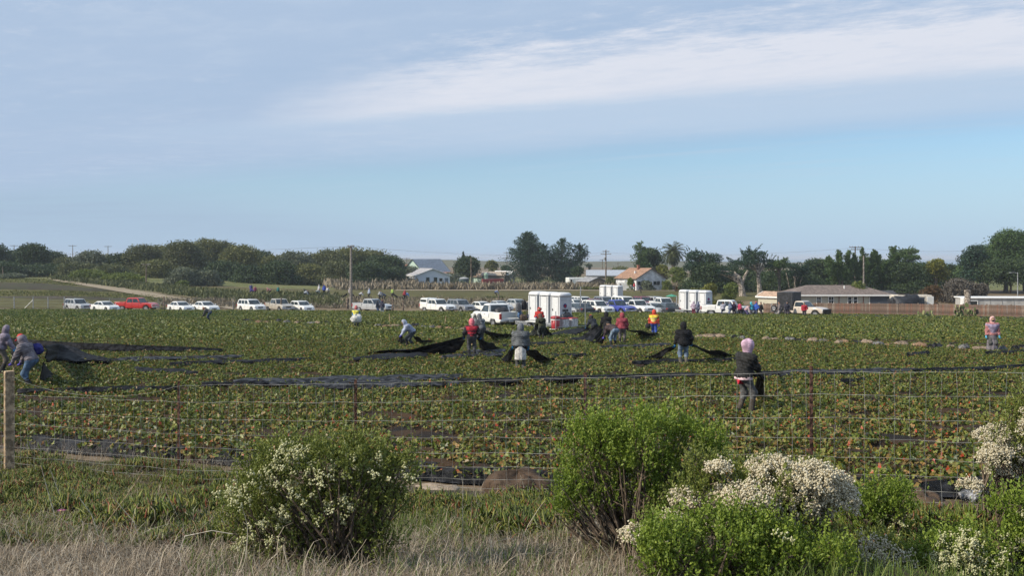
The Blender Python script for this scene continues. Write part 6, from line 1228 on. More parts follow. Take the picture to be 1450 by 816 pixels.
def hand_caps(J, s, n_):
    a = J['ha' + n_]; d = a - J['el' + n_]; d = d / np.linalg.norm(d); sg = -1 if n_ == 'l' else 1; sd_ = np.cross(d, [0, 0, 1.]) if abs(d[2]) < .9 else np.array([0, 1., 0]); sd_ = sd_ - d * sd_.dot(d); sd_ /= np.linalg.norm(sd_); nm = np.cross(sd_, d)
    L = [(a, a + d * .075 * s, .027 * s, .030 * s), (a + sd_ * .02 * s, a + d * .08 * s + sd_ * .022 * s, .022 * s, .02 * s), (a - sd_ * .02 * s, a + d * .08 * s - sd_ * .022 * s, .022 * s, .02 * s)]
    for i, (o, ln) in enumerate(((-.033, .055), (-.011, .07), (.011, .075), (.033, .068))):
        k0 = a + d * .085 * s + sd_ * o * s; k1 = k0 + (d * .8 + nm * .6) * ln * .55 * s; k2 = k1 + (d * .15 + nm * 1.0) * ln * .5 * s; L += [(k0, k1, .0105 * s, .0095 * s), (k1, k2, .0095 * s, .008 * s)]
    t0 = a + d * .02 * s + sd_ * .035 * s; t1 = t0 + (d * .6 + sd_ * .7 + nm * .3) * .035 * s; t2 = t1 + (d * .9 + nm * .4) * .03 * s; return L + [(t0, t1, .013 * s, .011 * s), (t1, t2, .011 * s, .009 * s)]
m_skin = mat('skin', (.34, .20, .135), rough=.6, var=.08); m_hair = mat('dark_hair', (.015, .012, .010), rough=.7)
CLOTH = {}
def cloth(c):
    if isinstance(c, str): return MATS[c]
    k = 'fabric_%02d_%02d_%02d' % tuple(int(x * 99) for x in c)
    return mat(k, c, rough=.88, var=.16, scale=9, bump=.25, bscale=30, spec=.2)
def wr(P, a=.006): return a * (np.sin(P[:, 2] * 30 + P[:, 0] * 34 + P[:, 1] * 21) * np.sin(P[:, 0] * 31 + P[:, 1] * 23 + 1) + .6 * np.sin(P[:, 2] * 83 + P[:, 1] * 40))
def person(label, loc, rz, top, legs, hood=None, cap=None, gloves=None, boots=(.03, .03, .03), skirt=None, vest=None, s=1.0, res=.022, group=None, mask=None, band=None, wide=1.08, hem=.0, hair=False, apron=None, **pose):
    t = thing('person', label, 'person', loc, rz, group); s = s * .97; J = skeleton(s, wide=wide, **pose); tor, hd, ar, lg, ft = body_caps(J, s, wide)
    def put(nm, L, infl, m, k=.03, cut=None, wrk=0.0, r=None, fn=None):
        LL = [(a, b, ra + infl, rb + infl) for a, b, ra, rb in L]; lo, hi = box_of(LL, .06)
        def f(P):
            v = caps(P, LL, k)
            if wrk: v = v - wr(P, wrk)
            if cut is not None: v = np.maximum(v, cut(P))
            return v
        V, F = nets(fn or f, lo, hi, r or res)
        if len(F) == 0: return None
        return obj(nm, mesh_np(nm, V, F, [m], smooth=True), t)
    # body: one continuous skin; bare hands are part of it
    near = res < .03; L = tor + hd + ar + lg + ft; lo, hi = box_of(L, .06); V, F = nets(lambda P: caps(P, L, .022), lo, hi, res)
    if near and not gloves:
        for n_ in 'lr':
            hl = hand_caps(J, s, n_); a, b = box_of(hl, .02); V2, F2 = nets(lambda P: caps(P, hl, .006), a, b, .0085); F = np.concatenate([F, F2 + len(V)]); V = np.concatenate([V, V2])
    obj('body', mesh_np('body', V, F, [m_skin], smooth=True), t)
    up = (J['neck'] - J['pel']) / np.linalg.norm(J['neck'] - J['pel'])
    # trousers, boots
    if legs is not None: put('trousers', lg + tor[:1], .016 * s, cloth(legs), .03, lambda P: (P - J['pel']) @ up - .13 * s, .005)
    low = [(J['kn' + n_] * .55 + J['an' + n_] * .45, J['an' + n_], .056 * s, .05 * s) for n_ in 'lr']
    if boots is not None:
        for i, n_ in enumerate('lr'): put('boot', [low[i]] + ft[2 * i:2 * i + 2], .016 * s, cloth(boots), .02)
    # top
    put('jacket', tor[:5] + ar, .026 * s, cloth(top), .035, lambda P: np.maximum(-((P - J['pel']) @ up) - (.06 + hem) * s, (P - J['neck']) @ J['hd'] - .02), .011)
    if vest is not None: put('vest', tor[1:4], .046 * s, cloth(vest), .035, lambda P: np.maximum(-((P - J['pel']) @ up) + .02, (P - J['neck']) @ up + .03), .004)
    if vest is not None and band is not None:
        for h_ in (.12, .26): put('reflective_band', tor[1:4], .052 * s, cloth(band), .035, lambda P: np.abs((P - J['pel']) @ up - h_ * s) - .03)
    if skirt is not None:
        c_, zend, r0, r1 = skirt; top_ = J['pel'] + [0, 0, .06 * s]
        def fs(P):
            h_ = (top_[2] - P[:, 2]) / (top_[2] - zend * s); rr = (r0 + (r1 - r0) * np.clip(h_, 0, 1)) * s; q = P[:, :2] - top_[:2]; an = np.arctan2(q[:, 1], q[:, 0]); d = np.hypot(q[:, 0], q[:, 1] * 1.12) - rr * (1 + .05 * np.sin(an * 9) * np.clip(h_, 0, 1)); return np.maximum(np.maximum(d * .9, P[:, 2] - top_[2]), zend * s - P[:, 2])
        R = max(r0, r1) * s + .1; V, F = nets(fs, [top_[0] - R, top_[1] - R, zend * s - .06], [top_[0] + R, top_[1] + R, top_[2] + .06], res); obj('skirt', mesh_np('skirt', V, F, [cloth(c_)], smooth=True), t)
    if gloves is not None:
        for i, n_ in enumerate('lr'):
            sl = [(J['el' + n_] * .35 + J['ha' + n_] * .65, J['ha' + n_], .052 * s, .042 * s)]
            if near: hl = [(a, b, ra + .004, rb + .004) for a, b, ra, rb in hand_caps(J, s, n_)] + sl; put('glove', hl, 0, cloth(gloves), .008, r=.0095)
            else: put('glove', sl + [(J['ha' + n_], J['ha' + n_] + (J['ha' + n_] - J['el' + n_]) * .3, .045 * s, .04 * s)], 0, cloth(gloves), .02)
    f0 = J['fwd']; hc = J['head']
    if hood is not None:
        hl = [(hc + J['hd'] * .02 * s, hc + J['hd'] * .05 * s, .118 * s, .112 * s), (J['neck'] + J['hd'] * .01, hc - J['hd'] * .03 * s, .095 * s, .10 * s), (hc - f0 * .03 * s, J['neck'] - f0 * .05 * s, .10 * s, .09 * s)]
        put('hood', hl, 0, cloth(hood), .03, lambda P: -(np.linalg.norm((P - (hc + f0 * .11 * s)) * [1, 1, .85], axis=1) - .088 * s), .004)
    if mask is not None: put('face_mask', [(hc + f0 * .05 * s - J['hd'] * .035 * s, hc + f0 * .055 * s - J['hd'] * .02 * s, .075 * s, .075 * s)], 0, cloth(mask), .02, lambda P: (P - hc) @ J['hd'] - .0)
    if cap is not None:
        cp = [(hc + J['hd'] * .05 * s, hc + J['hd'] * .075 * s, .122 * s, .11 * s)]; o = put('cap', cp, 0, cloth(cap), .02, lambda P: -((P - hc) @ J['hd']) + .035 * s)
        br = [(hc + f0 * .10 * s + J['hd'] * .045 * s, hc + f0 * .20 * s + J['hd'] * .03 * s, .03 * s, .025 * s)] + [(hc + f0 * .10 * s + J['hd'] * .045 * s + [x_ * s, 0, 0], hc + f0 * .18 * s + J['hd'] * .03 * s + [x_ * .7 * s, 0, 0], .03 * s, .022 * s) for x_ in (-.06, .06)]
        put('cap_peak', br, 0, cloth(cap), .015, lambda P: np.abs((P - hc) @ J['hd'] - .045 * s) - .022 * s)
    if hair: put('hair', [(hc + J['hd'] * .03 * s - f0 * .01 * s, hc + J['hd'] * .06 * s, .102 * s, .095 * s)], 0, m_hair, .02, lambda P: ((P - hc) @ f0) - .03 * s - ((P - hc) @ J['hd']) * .6)
    return t, J
def hands(root, J, n_):
    c, s_ = math.cos(root.rotation_euler.z), math.sin(root.rotation_euler.z); p = J['ha' + n_]; return Vector((p[0] * c - p[1] * s_, p[0] * s_ + p[1] * c, p[2])) + Vector(root.location)
BLUE = (.03, .22, .50); JEAN = (.10, .16, .26); DK = (.028, .028, .032); PURP = (.10, .08, .42)
W8 = 'field workers pulling the black sheets'; FAR = 'workers in the far field'; MIDG = 'workers standing by the vehicles'
def stand(u, v, dz=.22): g = hit(u, v, dz); g.z += dz; return g
R0 = 0.0     # facing +Y: away from the camera
# near workers
p1, j1 = person('worker in red cap and grey hoodie bent forward at left, jeans', stand(42, 550), PI / 2 - .1, (.20, .18, .20), JEAN, hood=(.24, .21, .24), cap=(.55, .05, .05), gloves=PURP, res=.02, group=W8, lean=.5, hip=.88, lhand=(-.18, .50, .72), rhand=(.18, .45, .66), lfoot=(-.12, -.1), rfoot=(.13, .16), head=.15)
p2, j2 = person('worker in grey hoodie with blue sleeve cut by the left edge', stand(3, 528), -PI / 2 + .5, (.22, .19, .24), (.16, .14, .12), hood=(.22, .19, .24), gloves=BLUE, res=.022, group=W8, lean=.3, lhand=(-.15, .42, .86), rhand=(.22, .38, .84))
p3, j3 = person('worker in pale blue hoodie bent low pulling a sheet leftward', stand(582, 492), PI / 2 + .25, (.36, .40, .52), (.05, .06, .07), hood=(.40, .44, .55), gloves=PURP, res=.024, group=W8, lean=.85, hip=.82, lhand=(-.15, .62, .52), rhand=(.15, .58, .48), lfoot=(-.13, -.15), rfoot=(.13, .18))
p4, j4 = person('worker in red striped padded vest and pink hood seen from behind', stand(668, 507), .05, (.03, .03, .035), (.10, .10, .11), hood=(.75, .20, .24), gloves=BLUE, vest=(.42, .03, .05), band=(.03, .02, .03), res=.022, group=W8, lhand=(-.36, .12, .90), rhand=(.36, .12, .90), lean=.12)
p5, j5 = person('worker in grey hoodie with white numbers on the back leaning left', stand(682, 489), .75, (.12, .125, .14), (.09, .09, .10), hood=(.16, .165, .18), gloves=DK, res=.024, group=W8, lean=.42, lhand=(-.28, .45, .82), rhand=(.20, .45, .80))
p6, j6 = person('stout worker in grey jacket and pale skirt over dark leggings', stand(737, 523), -.03, (.13, .14, .15), (.018, .018, .022), hood=(.16, .17, .19), gloves=BLUE, skirt=((.60, .58, .56), .36, .20, .225), boots=(.09, .09, .09), res=.02, group=W8, lhand=(-.30, .20, .84), rhand=(.30, .20, .84), wide=1.22, lean=.12, hem=-.03)
p7, j7 = person('worker in dark green hunched over a gathered sheet by the trailer', stand(767, 481), .3, (.05, .055, .035), (.07, .08, .07), hood=(.14, .09, .07), gloves=PURP, res=.026, group=W8, lean=.55, hip=.8, lhand=(-.25, .45, .75), rhand=(.2, .4, .72))
p8, j8 = person('worker in bright red hood and dark mask beside the trailer bags', stand(764, 470), PI - .3, (.50, .05, .04), (.05, .05, .06), hood=(.60, .05, .04), gloves=BLUE, mask=DK, res=.028, group=W8, lhand=(-.2, .3, 1.05), rhand=(.2, .32, 1.05), lean=.2)
p9, j9 = person('crouching worker in dark jacket with a red cap', stand(841, 476), .5, (.03, .035, .045), DK, hood=(.03, .03, .035), cap=(.55, .06, .05), gloves=BLUE, res=.028, group=W8, lean=.75, hip=.66, lhand=(-.3, .45, .55), rhand=(.3, .45, .55), lfoot=(-.13, -.1), rfoot=(.13, .14))
p10, j10 = person('worker in plain black hoodie holding the sheet beside red-hooded worker', stand(859, 484), .1, (.016, .016, .018), (.05, .05, .06), hood=(.016, .016, .018), gloves=DK, res=.024, group=W8, lean=.3, lhand=(-.28, .38, .80), rhand=(.28, .38, .80))
p11, j11 = person('worker in brown top and light jeans bent double away from camera', stand(869, 492), .5, (.075, .055, .06), (.22, .30, .40), gloves=PURP, hair=True, res=.022, group=W8, lean=1.25, hip=.90, lhand=(-.25, .55, .50), rhand=(.25, .50, .45), lfoot=(-.16, 0), rfoot=(.16, .05))
p12, j12 = person('worker in maroon hooded jacket standing in grey trousers', stand(881, 488), -.15, (.28, .055, .075), (.17, .15, .15), hood=(.34, .07, .09), res=.023, group=W8, lhand=(-.28, .22, .88), rhand=(.28, .22, .88), gloves=DK)
p13, j13 = person('worker in yellow safety vest with red hood and blue trousers', stand(926, 478), -.35, (.50, .07, .04), (.06, .12, .48), hood=(.62, .08, .05), vest=(.78, .62, .08), band=(.62, .52, .45), gloves=PURP, res=.024, group=W8, lhand=(-.34, .06, .84), rhand=(.32, .02, .80), lfoot=(-.1, .12), rfoot=(.1, -.12))
p14, j14 = person('worker in black hoodie and faded jeans pulling sheets, right of centre', stand(968, 518), .02, (.013, .013, .015), (.20, .27, .38), hood=(.013, .013, .015), gloves=BLUE, boots=(.12, .11, .09), res=.02, group=W8, lhand=(-.33, .12, .84), rhand=(.33, .10, .88), wide=1.1, lean=.08, hem=.1)
p15, j15 = person('woman in pink knit hat and black jacket, nearest worker by the fence', stand(1054, 585), -PI / 2 + .45, (.022, .022, .024), (.13, .13, .13), hood=None, gloves=DK, boots=(.09, .075, .06), res=.018, group=W8, lean=.2, lhand=(-.16, .45, .86), rhand=(.16, .42, .84), lfoot=(-.12, -.06), rfoot=(.12, .12), head=.1, s=.97, wide=1.12, hem=.03)
s_ = .97 * .97; hc = j15['head']; hat = [(hc + j15['hd'] * .01 * s_, hc + j15['hd'] * .07 * s_, .125 * s_, .128 * s_), (hc - j15['fwd'] * .07 + j15['hd'] * .05, hc - j15['fwd'] * .10 + j15['hd'] * .05, .10, .085), (j15['neck'] + j15['hd'] * .03, hc, .095, .10)]
lo, hi = box_of(hat, .05); V, F = nets(lambda P: np.maximum(caps(P, hat, .03) - .004 * np.sin(P[:, 2] * 150 + P[:, 0] * 60), -(np.linalg.norm(P - (hc + j15['fwd'] * .13 - j15['hd'] * .03), axis=1) - .075)), lo, hi, .014); obj('knit_hat', mesh_np('knit_hat', V, F, [cloth((.62, .42, .54))], smooth=True), p15)
for nm, c_, z0, z1, inf in (('shirt_hem', (.70, .52, .56), -.10, -.02, .046), ('red_sash', (.55, .02, .04), -.20, -.085, .04)):
    Lq = [(j15['pel'] + [-.075, 0, -.03], j15['pel'] + [.075, 0, -.03], .145 + inf * .4, .145 + inf * .4)]; lo, hi = box_of(Lq, .1)
    def fq(P, z0=z0, z1=z1, nm=nm):
        v = caps(P * [1, 1, .35] + [0, 0, j15['pel'][2] * .65], [(Lq[0][0], Lq[0][1], Lq[0][2], Lq[0][3])], .03); v = np.maximum(v, np.maximum(z0 - (P[:, 2] - j15['pel'][2]), (P[:, 2] - j15['pel'][2]) - z1)); 
        return np.maximum(v, (np.abs(P[:, 0] + .0) - .11 - (P[:, 2] - j15['pel'][2]) * .45) if nm == 'red_sash' else v)
    V, F = nets(fq, lo - .1, hi + .1, .016); obj(nm, mesh_np(nm, V, F, [cloth(c_)], smooth=True), p15)
p16, j16 = person('woman in pink cap and long grey skirt facing camera at right', stand(1405, 500), PI - .12, (.45, .20, .20), (.1, .1, .1), hood=(.62, .38, .36), mask=(.03, .03, .035), gloves=(.12, .42, .62), skirt=((.20, .18, .20), .12, .19, .27), vest=(.34, .28, .40), res=.022, group=W8, lhand=(-.30, .08, .80), rhand=(.30, .05, .80))
p17, j17 = person('worker in yellow vest and red cap carrying a large white sack', stand(504, 465), -.2, (.06, .16, .34), (.10, .16, .14), hood=(.5, .16, .16), cap=(.50, .08, .08), vest=(.72, .66, .12), gloves=BLUE, res=.028, group=W8, lhand=(-.3, .1, .72), rhand=(.3, .1, .72))
p18, j18 = person('worker bent double at the far left field edge', stand(296, 455), PI / 2, (.10, .095, .10), (.06, .10, .16), cap=(.42, .22, .16), gloves=DK, res=.034, group=W8, lean=1.2, hip=.86, lhand=(-.15, .6, .35), rhand=(.15, .6, .35))
# numbers on the hoodie
gnum = MB()
for cx, seg in ((-.075, 'abged'), (.075, 'abgcd')):
    sg = {'a': [(-.045, .09), (.045, .09)], 'b': [(.045, .09), (.045, 0)], 'c': [(.045, 0), (.045, -.09)], 'd': [(-.045, -.09), (.045, -.09)], 'e': [(-.045, 0), (-.045, -.09)], 'g': [(-.045, 0), (.045, 0)]}
    for k in seg:
        ch = j5['chest'] * .75 + j5['neck'] * .25; upv = (j5['neck'] - j5['pel']); upv = upv / np.linalg.norm(upv); bk = -np.cross([1, 0, 0], upv) * -1
        bk = np.array([0, -upv[2], upv[1]]); P_ = [Vector(ch + bk * .165 + np.array([1., 0, 0]) * (cx + a) + upv * (b - .06)) for a, b in sg[k]]; gnum.tube(P_, .014, 5)
nb = gnum.build('back_number', cloth((.62, .62, .62)), p5)
# sack of no. 17
g = Vector(p17.location); V, F = lump((0, 0, 0), (.75, .6, .62), 44, (20, 11), .8); o = MB().add(V, F).build('white_sack', cloth((.62, .62, .60)), None, True); o.location = g + Vector((.08, -.22, .72)); tag(o, 'large white sack held by worker in yellow vest', 'sack')
# rolled bag held by no. 13
V, F = lump((0, 0, 0), (.32, .28, .3), 45, (14, 9), .8); o = MB().add(V, F).build('black_bag', cloth(DK), None, True); o.location = hands(p13, j13, 'l') + Vector((-.05, 0, -.12)); tag(o, 'black bag held by the worker in the yellow vest', 'bag')
# blue pack behind no. 1
V, F = lump((0, 0, 0), (.30, .26, .34), 46, (16, 9), .75); o = MB().add(V, F).build('blue_pack', cloth((.035, .035, .17)), None, True); b = Vector(p1.location); o.location = b + Vector((.14, .22, 1.14)); o.rotation_euler = (0, -.6, 0); tag(o, 'blue bag on the far side of the red-capped worker', 'bag')
t = thing('hoe', 'hoe held by the red-capped worker at left', 'hoe', Vector(p1.location) + Vector((-.62, -.05, 0))); MB().tube([(0, 0, .02), (.30, .02, 1.05)], .02, 6).build('handle', m_wood2, t); MB().bbox((-.03, 0, .08), (.2, .12, .14), .02).build('blade', m_dark, t)
# people by the vehicles
mids = [(1024, 449, (.42, .42, .50), (.06, .08, .14), 'person in pale grey top and dark trousers by white pickup door'), (1034, 449.5, (.16, .20, .30), (.10, .12, .18), 'person in slate jacket at the middle of the white pickup'), (1039, 449.5, (.05, .03, .06), DK, 'person in black and maroon beside the pickup wheel'), (1047, 449.5, (.50, .06, .13), (.06, .06, .08), 'person in crimson top at the front of the white pickup'), (1064, 450, (.10, .50, .60), (.52, .46, .44), 'person in turquoise jacket between pickup and plank fence'), (1071, 450, (.05, .12, .50), (.05, .06, .10), 'person in bright blue jacket next to the turquoise jacket'), (1077, 450, (.06, .05, .05), (.14, .11, .10), 'person in dark brown at the left end of the plank fence'), (982, 448.5, (.42, .34, .42), (.28, .06, .10), 'person in pale lilac top beside the right-hand toilets'), (989, 448.5, (.22, .24, .34), (.08, .08, .14), 'person in grey-blue jacket beside the right-hand toilets'), (1139, 451.5, (.40, .03, .05), (.04, .035, .04), 'person in dark red standing in front of the work truck'), (534, 445, (.05, .06, .08), (.10, .14, .22), 'person in dark hoodie by the silver pickup bonnet'), (541, 446, (.06, .06, .09), (.30, .34, .42), 'person in red cap and dark coat by the silver pickup'), (1104, 449.5, (.20, .17, .17), (.30, .28, .28), 'person in grey standing at the equipment trailer'), (1114, 449.5, (.05, .05, .07), (.07, .06, .08), 'person in dark clothes between trailer and work truck')]
for i, (u, v, a, b, lab) in enumerate(mids):
    person(lab, stand(u, v, .02), (i * 1.7) % 6.28, a, b, hood=(a if i % 3 else None), hair=(i % 3 == 0), cap=(.45, .06, .06) if 'cap' in lab or u == 1071 else None, res=.045, group=MIDG, lhand=(-.25, .2, .85 + .15 * (i % 2)), rhand=(.25, .15, .85))
person('person in pale pink bent forward at the pickup bumper', stand(1057, 450, .02), -PI / 2 - .5, (.60, .42, .44), (.12, .10, .22), hair=True, res=.045, group=MIDG, lean=.8, hip=.86, lhand=(-.2, .5, .55), rhand=(.2, .5, .55))
# workers in the far field
FD = [(355, 415, (.06, .07, .18), 1, 'dark blue'), (358, 419, (.12, .10, .34), 2, 'violet'), (361, 419, (.40, .10, .16), 0, 'rose'), (382, 418, (.50, .26, .26), 2, 'salmon'), (394, 419, (.03, .18, .18), 0, 'teal green'), (434, 420, (.07, .075, .07), 2, 'dark green-grey'), (432, 422, (.42, .46, .52), 2, 'pale blue-grey'), (452, 417, (.55, .55, .58), 0, 'white'), (449, 420, (.30, .34, .34), 2, 'grey'), (459, 418, (.05, .09, .40), 0, 'royal blue'), (465, 419, (.58, .56, .54), 1, 'cream'), (495, 422, (.55, .50, .52), 0, 'white and pink'), (510, 424, (.50, .50, .52), 2, 'pale grey'), (523, 423, (.38, .44, .56), 0, 'light blue'), (537, 425, (.50, .52, .55), 1, 'pale white'), (545, 426, (.08, .10, .14), 2, 'charcoal'), (556, 422, (.35, .48, .12), 0, 'lime green'), (572, 425, (.45, .06, .08), 1, 'red'), (575, 425, (.10, .20, .44), 2, 'mid blue'), (880, 414, (.04, .04, .06), 1, 'black'), (898, 412, (.58, .08, .10), 0, 'bright red'), (908, 415, (.06, .06, .09), 2, 'navy'), (702, 421, (.16, .20, .34), 2, 'dusky blue')]
PO = [dict(lean=.15, lhand=(-.3, .2, .85), rhand=(.3, .2, .85)), dict(lean=.5, hip=.88, lhand=(-.2, .45, .75), rhand=(.2, .45, .75)), dict(lean=1.1, hip=.84, lhand=(-.15, .6, .4), rhand=(.15, .6, .4))]
FARP = []
for i, (u, v, c_, k, nm) in enumerate(FD):
    act = ('standing', 'leaning forward', 'bending low')[k]; side = 'on the left' if u < 480 else 'in the middle' if u < 800 else 'behind the cars at right'
    r_, j_ = person(f'far worker in {nm} {act} {side}', stand(u, v, .12), (i * 2.1) % 6.28 if k < 2 else (PI / 2 if i % 2 else -PI / 2), c_, DK, hood=c_ if i % 2 else None, hair=(i % 2 == 0), res=.055, group=FAR, **PO[k]); FARP.append((r_, j_))
# ---------------------------------------------------------------- black sheets
m_sheet = mat('black_woven_sheet', (.013, .013, .015), rough=.7, var=.5, scale=5, bump=.5, bscale=12, spec=.12)
m_sheet_g = mat('dusty_sheet', (.034, .035, .040), rough=.7, var=.6, scale=4, bump=.5, bscale=14, spec=.2)
def cloth_grid(label, rows, m=None, wrk=.05, name='black_sheet', seed=0, sub=5, group='black sheets being pulled off the beds'):
    """rows: list of polylines (same point count) from one edge of the sheet to the other, wrinkled in between"""
    rng = np.random.default_rng(seed); Rr = np.array([[tuple(p) for p in r] for r in rows], float); n, mm = Rr.shape[:2]
    U_ = np.linspace(0, mm - 1, (mm - 1) * sub * 2 + 1); Q = np.stack([np.stack([np.interp(U_, np.arange(mm), r[:, d]) for d in range(3)], -1) for r in Rr])
    Vv = np.linspace(0, n - 1, (n - 1) * sub + 1); i0 = np.minimum(Vv.astype(int), n - 2); f = (Vv - i0)[:, None, None]; G = Q[i0] * (1 - f) + Q[i0 + 1] * f
    a, b = G.shape[:2]; ph = rng.uniform(0, 6, 6); I, Jx = np.meshgrid(np.arange(a), np.arange(b), indexing='ij'); wv = np.sin(I * .9 + ph[0] + .22 * Jx) + .7 * np.sin(I * 1.7 - .15 * Jx + ph[1]) + .4 * np.sin(Jx * .7 + ph[2])
    G = G + wv[..., None] * wrk * .33 * np.array([.3, .6, .8]); g = G.reshape(-1, 3); g[:, 2] = np.maximum(g[:, 2], H(g[:, 0], g[:, 1]) + .12 + .05 * np.sin(g[:, 0] * 3))
    V = g; o0 = V.mean(0); i = (np.arange(a - 1)[:, None] * b + np.arange(b - 1)[None]).reshape(-1); F = np.stack([i, i + 1, i + b + 1, i + b], 1)
    o = obj(name, mesh_np(name, V - o0, F, [m or m_sheet], smooth=True)); o.location = o0
    sm_ = o.modifiers.new('thickness', 'SOLIDIFY'); sm_.thickness = .012
    return tag(o, label, 'black sheet', group)
def gp(u, v, dz=.30): g = hit(u, v); return g + Vector((0, 0, dz))
def hp(pj, n_, dz=0): return hands(pj[0], pj[1], n_) + Vector((0, 0, dz))
def fanout(label, hand, line, nb_=None, spread=.12, m=None, seed=0, wrk=.13, mid=.5, sag=.25):
    """a sheet gathered in a hand that spreads down to a line on the crop"""
    n = len(line); P = [gp(*q) for q in line]; r0 = [hand + Vector((spread * (k / (n - 1) - .5), spread * .5 * (k / (n - 1) - .5), -.10 * k / (n - 1))) for k in range(n)]
    r1 = [a.lerp(b, mid) - Vector((0, 0, sag * (.5 + .5 * math.sin(k * 2.1)))) for k, (a, b) in enumerate(zip(r0, P))]; cloth_grid(label, [r0, r1, P], m, wrk, seed=seed)
P4, P5, P6, P7 = (p4, j4), (p5, j5), (p6, j6), (p7, j7); P14, P15, P1, P2, P3 = (p14, j14), (p15, j15), (p1, j1), (p2, j2), (p3, j3); P10, P11, P12, P9 = (p10, j10), (p11, j11), (p12, j12), (p9, j9)
fanout('sheet running from the left hand of the skirted worker to the ground', hp(P6, 'l'), [(708, 520), (716, 523), (724, 521)], seed=1); fanout('wide sheet dropping to the right of the skirted worker', hp(P6, 'r'), [(752, 514), (766, 520), (786, 521)], spread=.3, seed=2)
fanout('long sheet trailing left from the red-vested worker', hp(P4, 'l'), [(505, 511), (560, 508), (590, 512), (640, 512)], spread=.2, seed=3, mid=.45); fanout('sheet sloping to the right of the red-vested worker', hp(P4, 'r'), [(684, 504), (696, 506), (712, 503)], spread=.25, seed=4)
fanout('sheet pulled leftward by the pale blue hoodie worker', hp(P3, 'l'), [(563, 490), (568, 492), (574, 490)], seed=5); fanout('sheet trailing behind the pale blue hoodie worker', Vector(p3.location) + Vector((.2, 0, .6)), [(590, 489), (598, 492), (618, 492)], seed=6)
fanout('sheet stretching right from the numbered hoodie worker', hp(P5, 'r', .05), [(690, 478), (712, 482), (735, 484)], spread=.2, seed=7, sag=.1)
fanout('gathered sheet like a tent in front of the hunched worker', Vector(p7.location) + Vector((0, -.2, 1.15)), [(746, 483), (756, 485), (768, 485), (784, 483)], spread=.3, seed=8, m=mat('grey_woven_sheet', (.03, .034, .03), rough=.8, var=.5, scale=5, bump=.4, spec=.12))
cloth_grid('long taut sheet from the trailer worker to the crouching worker', [[gp(765, 484, .35), gp(800, 479, .5), hp(P9, 'l', .05)], [gp(765, 488, .2), gp(800, 484, .25), hp(P9, 'r', -.15)]], wrk=.05, seed=9)
fanout('broad sheet spread to the left of the black hoodie worker', hp(P10, 'l'), [(802, 489), (820, 491), (838, 492), (846, 490)], spread=.3, seed=10); fanout('crumpled sheet in front of the worker in jeans', hp(P11, 'l', .1), [(832, 493), (842, 495), (852, 494)], spread=.2, seed=11)
fanout('flat sheet stretching right from the maroon hooded worker', hp(P12, 'r'), [(905, 479), (925, 482), (944, 481)], spread=.3, seed=12, sag=.05)
fanout('narrow sheet from the left hand of the black hoodie worker', hp(P14, 'l'), [(900, 516), (912, 517), (925, 514)], spread=.12, seed=13, sag=.3); fanout('wide sheet falling to the right of the black hoodie worker', hp(P14, 'r'), [(1018, 510), (1032, 514), (1050, 514)], spread=.28, seed=14, sag=.15)
fanout('sheet bunched hanging from the hands of the pink-hatted woman', hp(P15, 'r', .02), [(1066, 578), (1074, 580), (1082, 578)], spread=.15, seed=15, wrk=.09, sag=.0); 
cloth_grid('thin cord of sheet running right from the pink-hatted woman', [[hp(P15, 'l'), gp(1100, 545, .45), gp(1130, 566, .25)], [hp(P15, 'l', -.05), gp(1100, 546, .40), gp(1130, 567, .2)]], wrk=.02, seed=16)
cloth_grid('dark sheet dragged right behind the red-capped worker', [[Vector(p1.location) + Vector((.2, .5, 1.25)), gp(86, 514, .8), gp(124, 518, .55), gp(158, 523, .38)], [Vector(p1.location) + Vector((.3, .4, 1.0)), gp(84, 518, .55), gp(118, 521, .42), gp(155, 525, .36)], [Vector(p1.location) + Vector((.3, .4, .7)), gp(80, 524, .42), gp(112, 526, .38), gp(150, 527, .36)]], wrk=.16, seed=17)
cloth_grid('low black fold of sheet at the feet of red-capped worker', [[Vector(p1.location) + Vector((.25, .3, .75)), gp(76, 543, .3), gp(102, 549, .15)], [Vector(p1.location) + Vector((.25, .1, .2)), gp(72, 550, .2), gp(100, 551, .12)]], wrk=.08, seed=18)
cloth_grid('long taut black sheet edge running right from the red-capped worker', [[gp(12, 507, .95), gp(60, 508, .85), gp(180, 508, .62), gp(315, 507, .40)], [gp(12, 507.5, .55), gp(60, 508.5, .5), gp(180, 508.5, .38), gp(315, 507.5, .34)]], wrk=.06, seed=19)
cloth_grid('black sheet between the two left workers', [[hp(P2, 'r', 0), gp(16, 512, .6), gp(30, 520, .5)], [hp(P2, 'r', -.15), gp(16, 520, .3), gp(30, 526, .3)]], wrk=.06, seed=20)
def strip(label, line, wv, m=None, seed=0, dz=.36, lift=.0):
    """strip of sheet lying on the crop along a pixel line; wv = its height in pixels"""
    n = 3 * len(line); U_ = np.linspace(line[0][0], line[-1][0], n); Lv = np.interp(U_, [q[0] for q in line], [q[1] for q in line]); rng = np.random.default_rng(seed)
    w_ = .62 * wv * (.45 + .55 * np.sin(np.linspace(.25, PI - .25, n))) * rng.uniform(.7, 1.2, n); a = [gp(u, v - x / 2, dz + .03) for u, v, x in zip(U_, Lv, w_)]; b = [gp(u, v + x / 2, dz - .05) for u, v, x in zip(U_, Lv, w_)]; md = [p.lerp(q, .5) + Vector((0, 0, .05 + lift)) for p, q in zip(a, b)]
    cloth_grid(label, [a, md, b], m, .07, seed=seed + 100, sub=3, group='strips of black sheet lying on the crop')
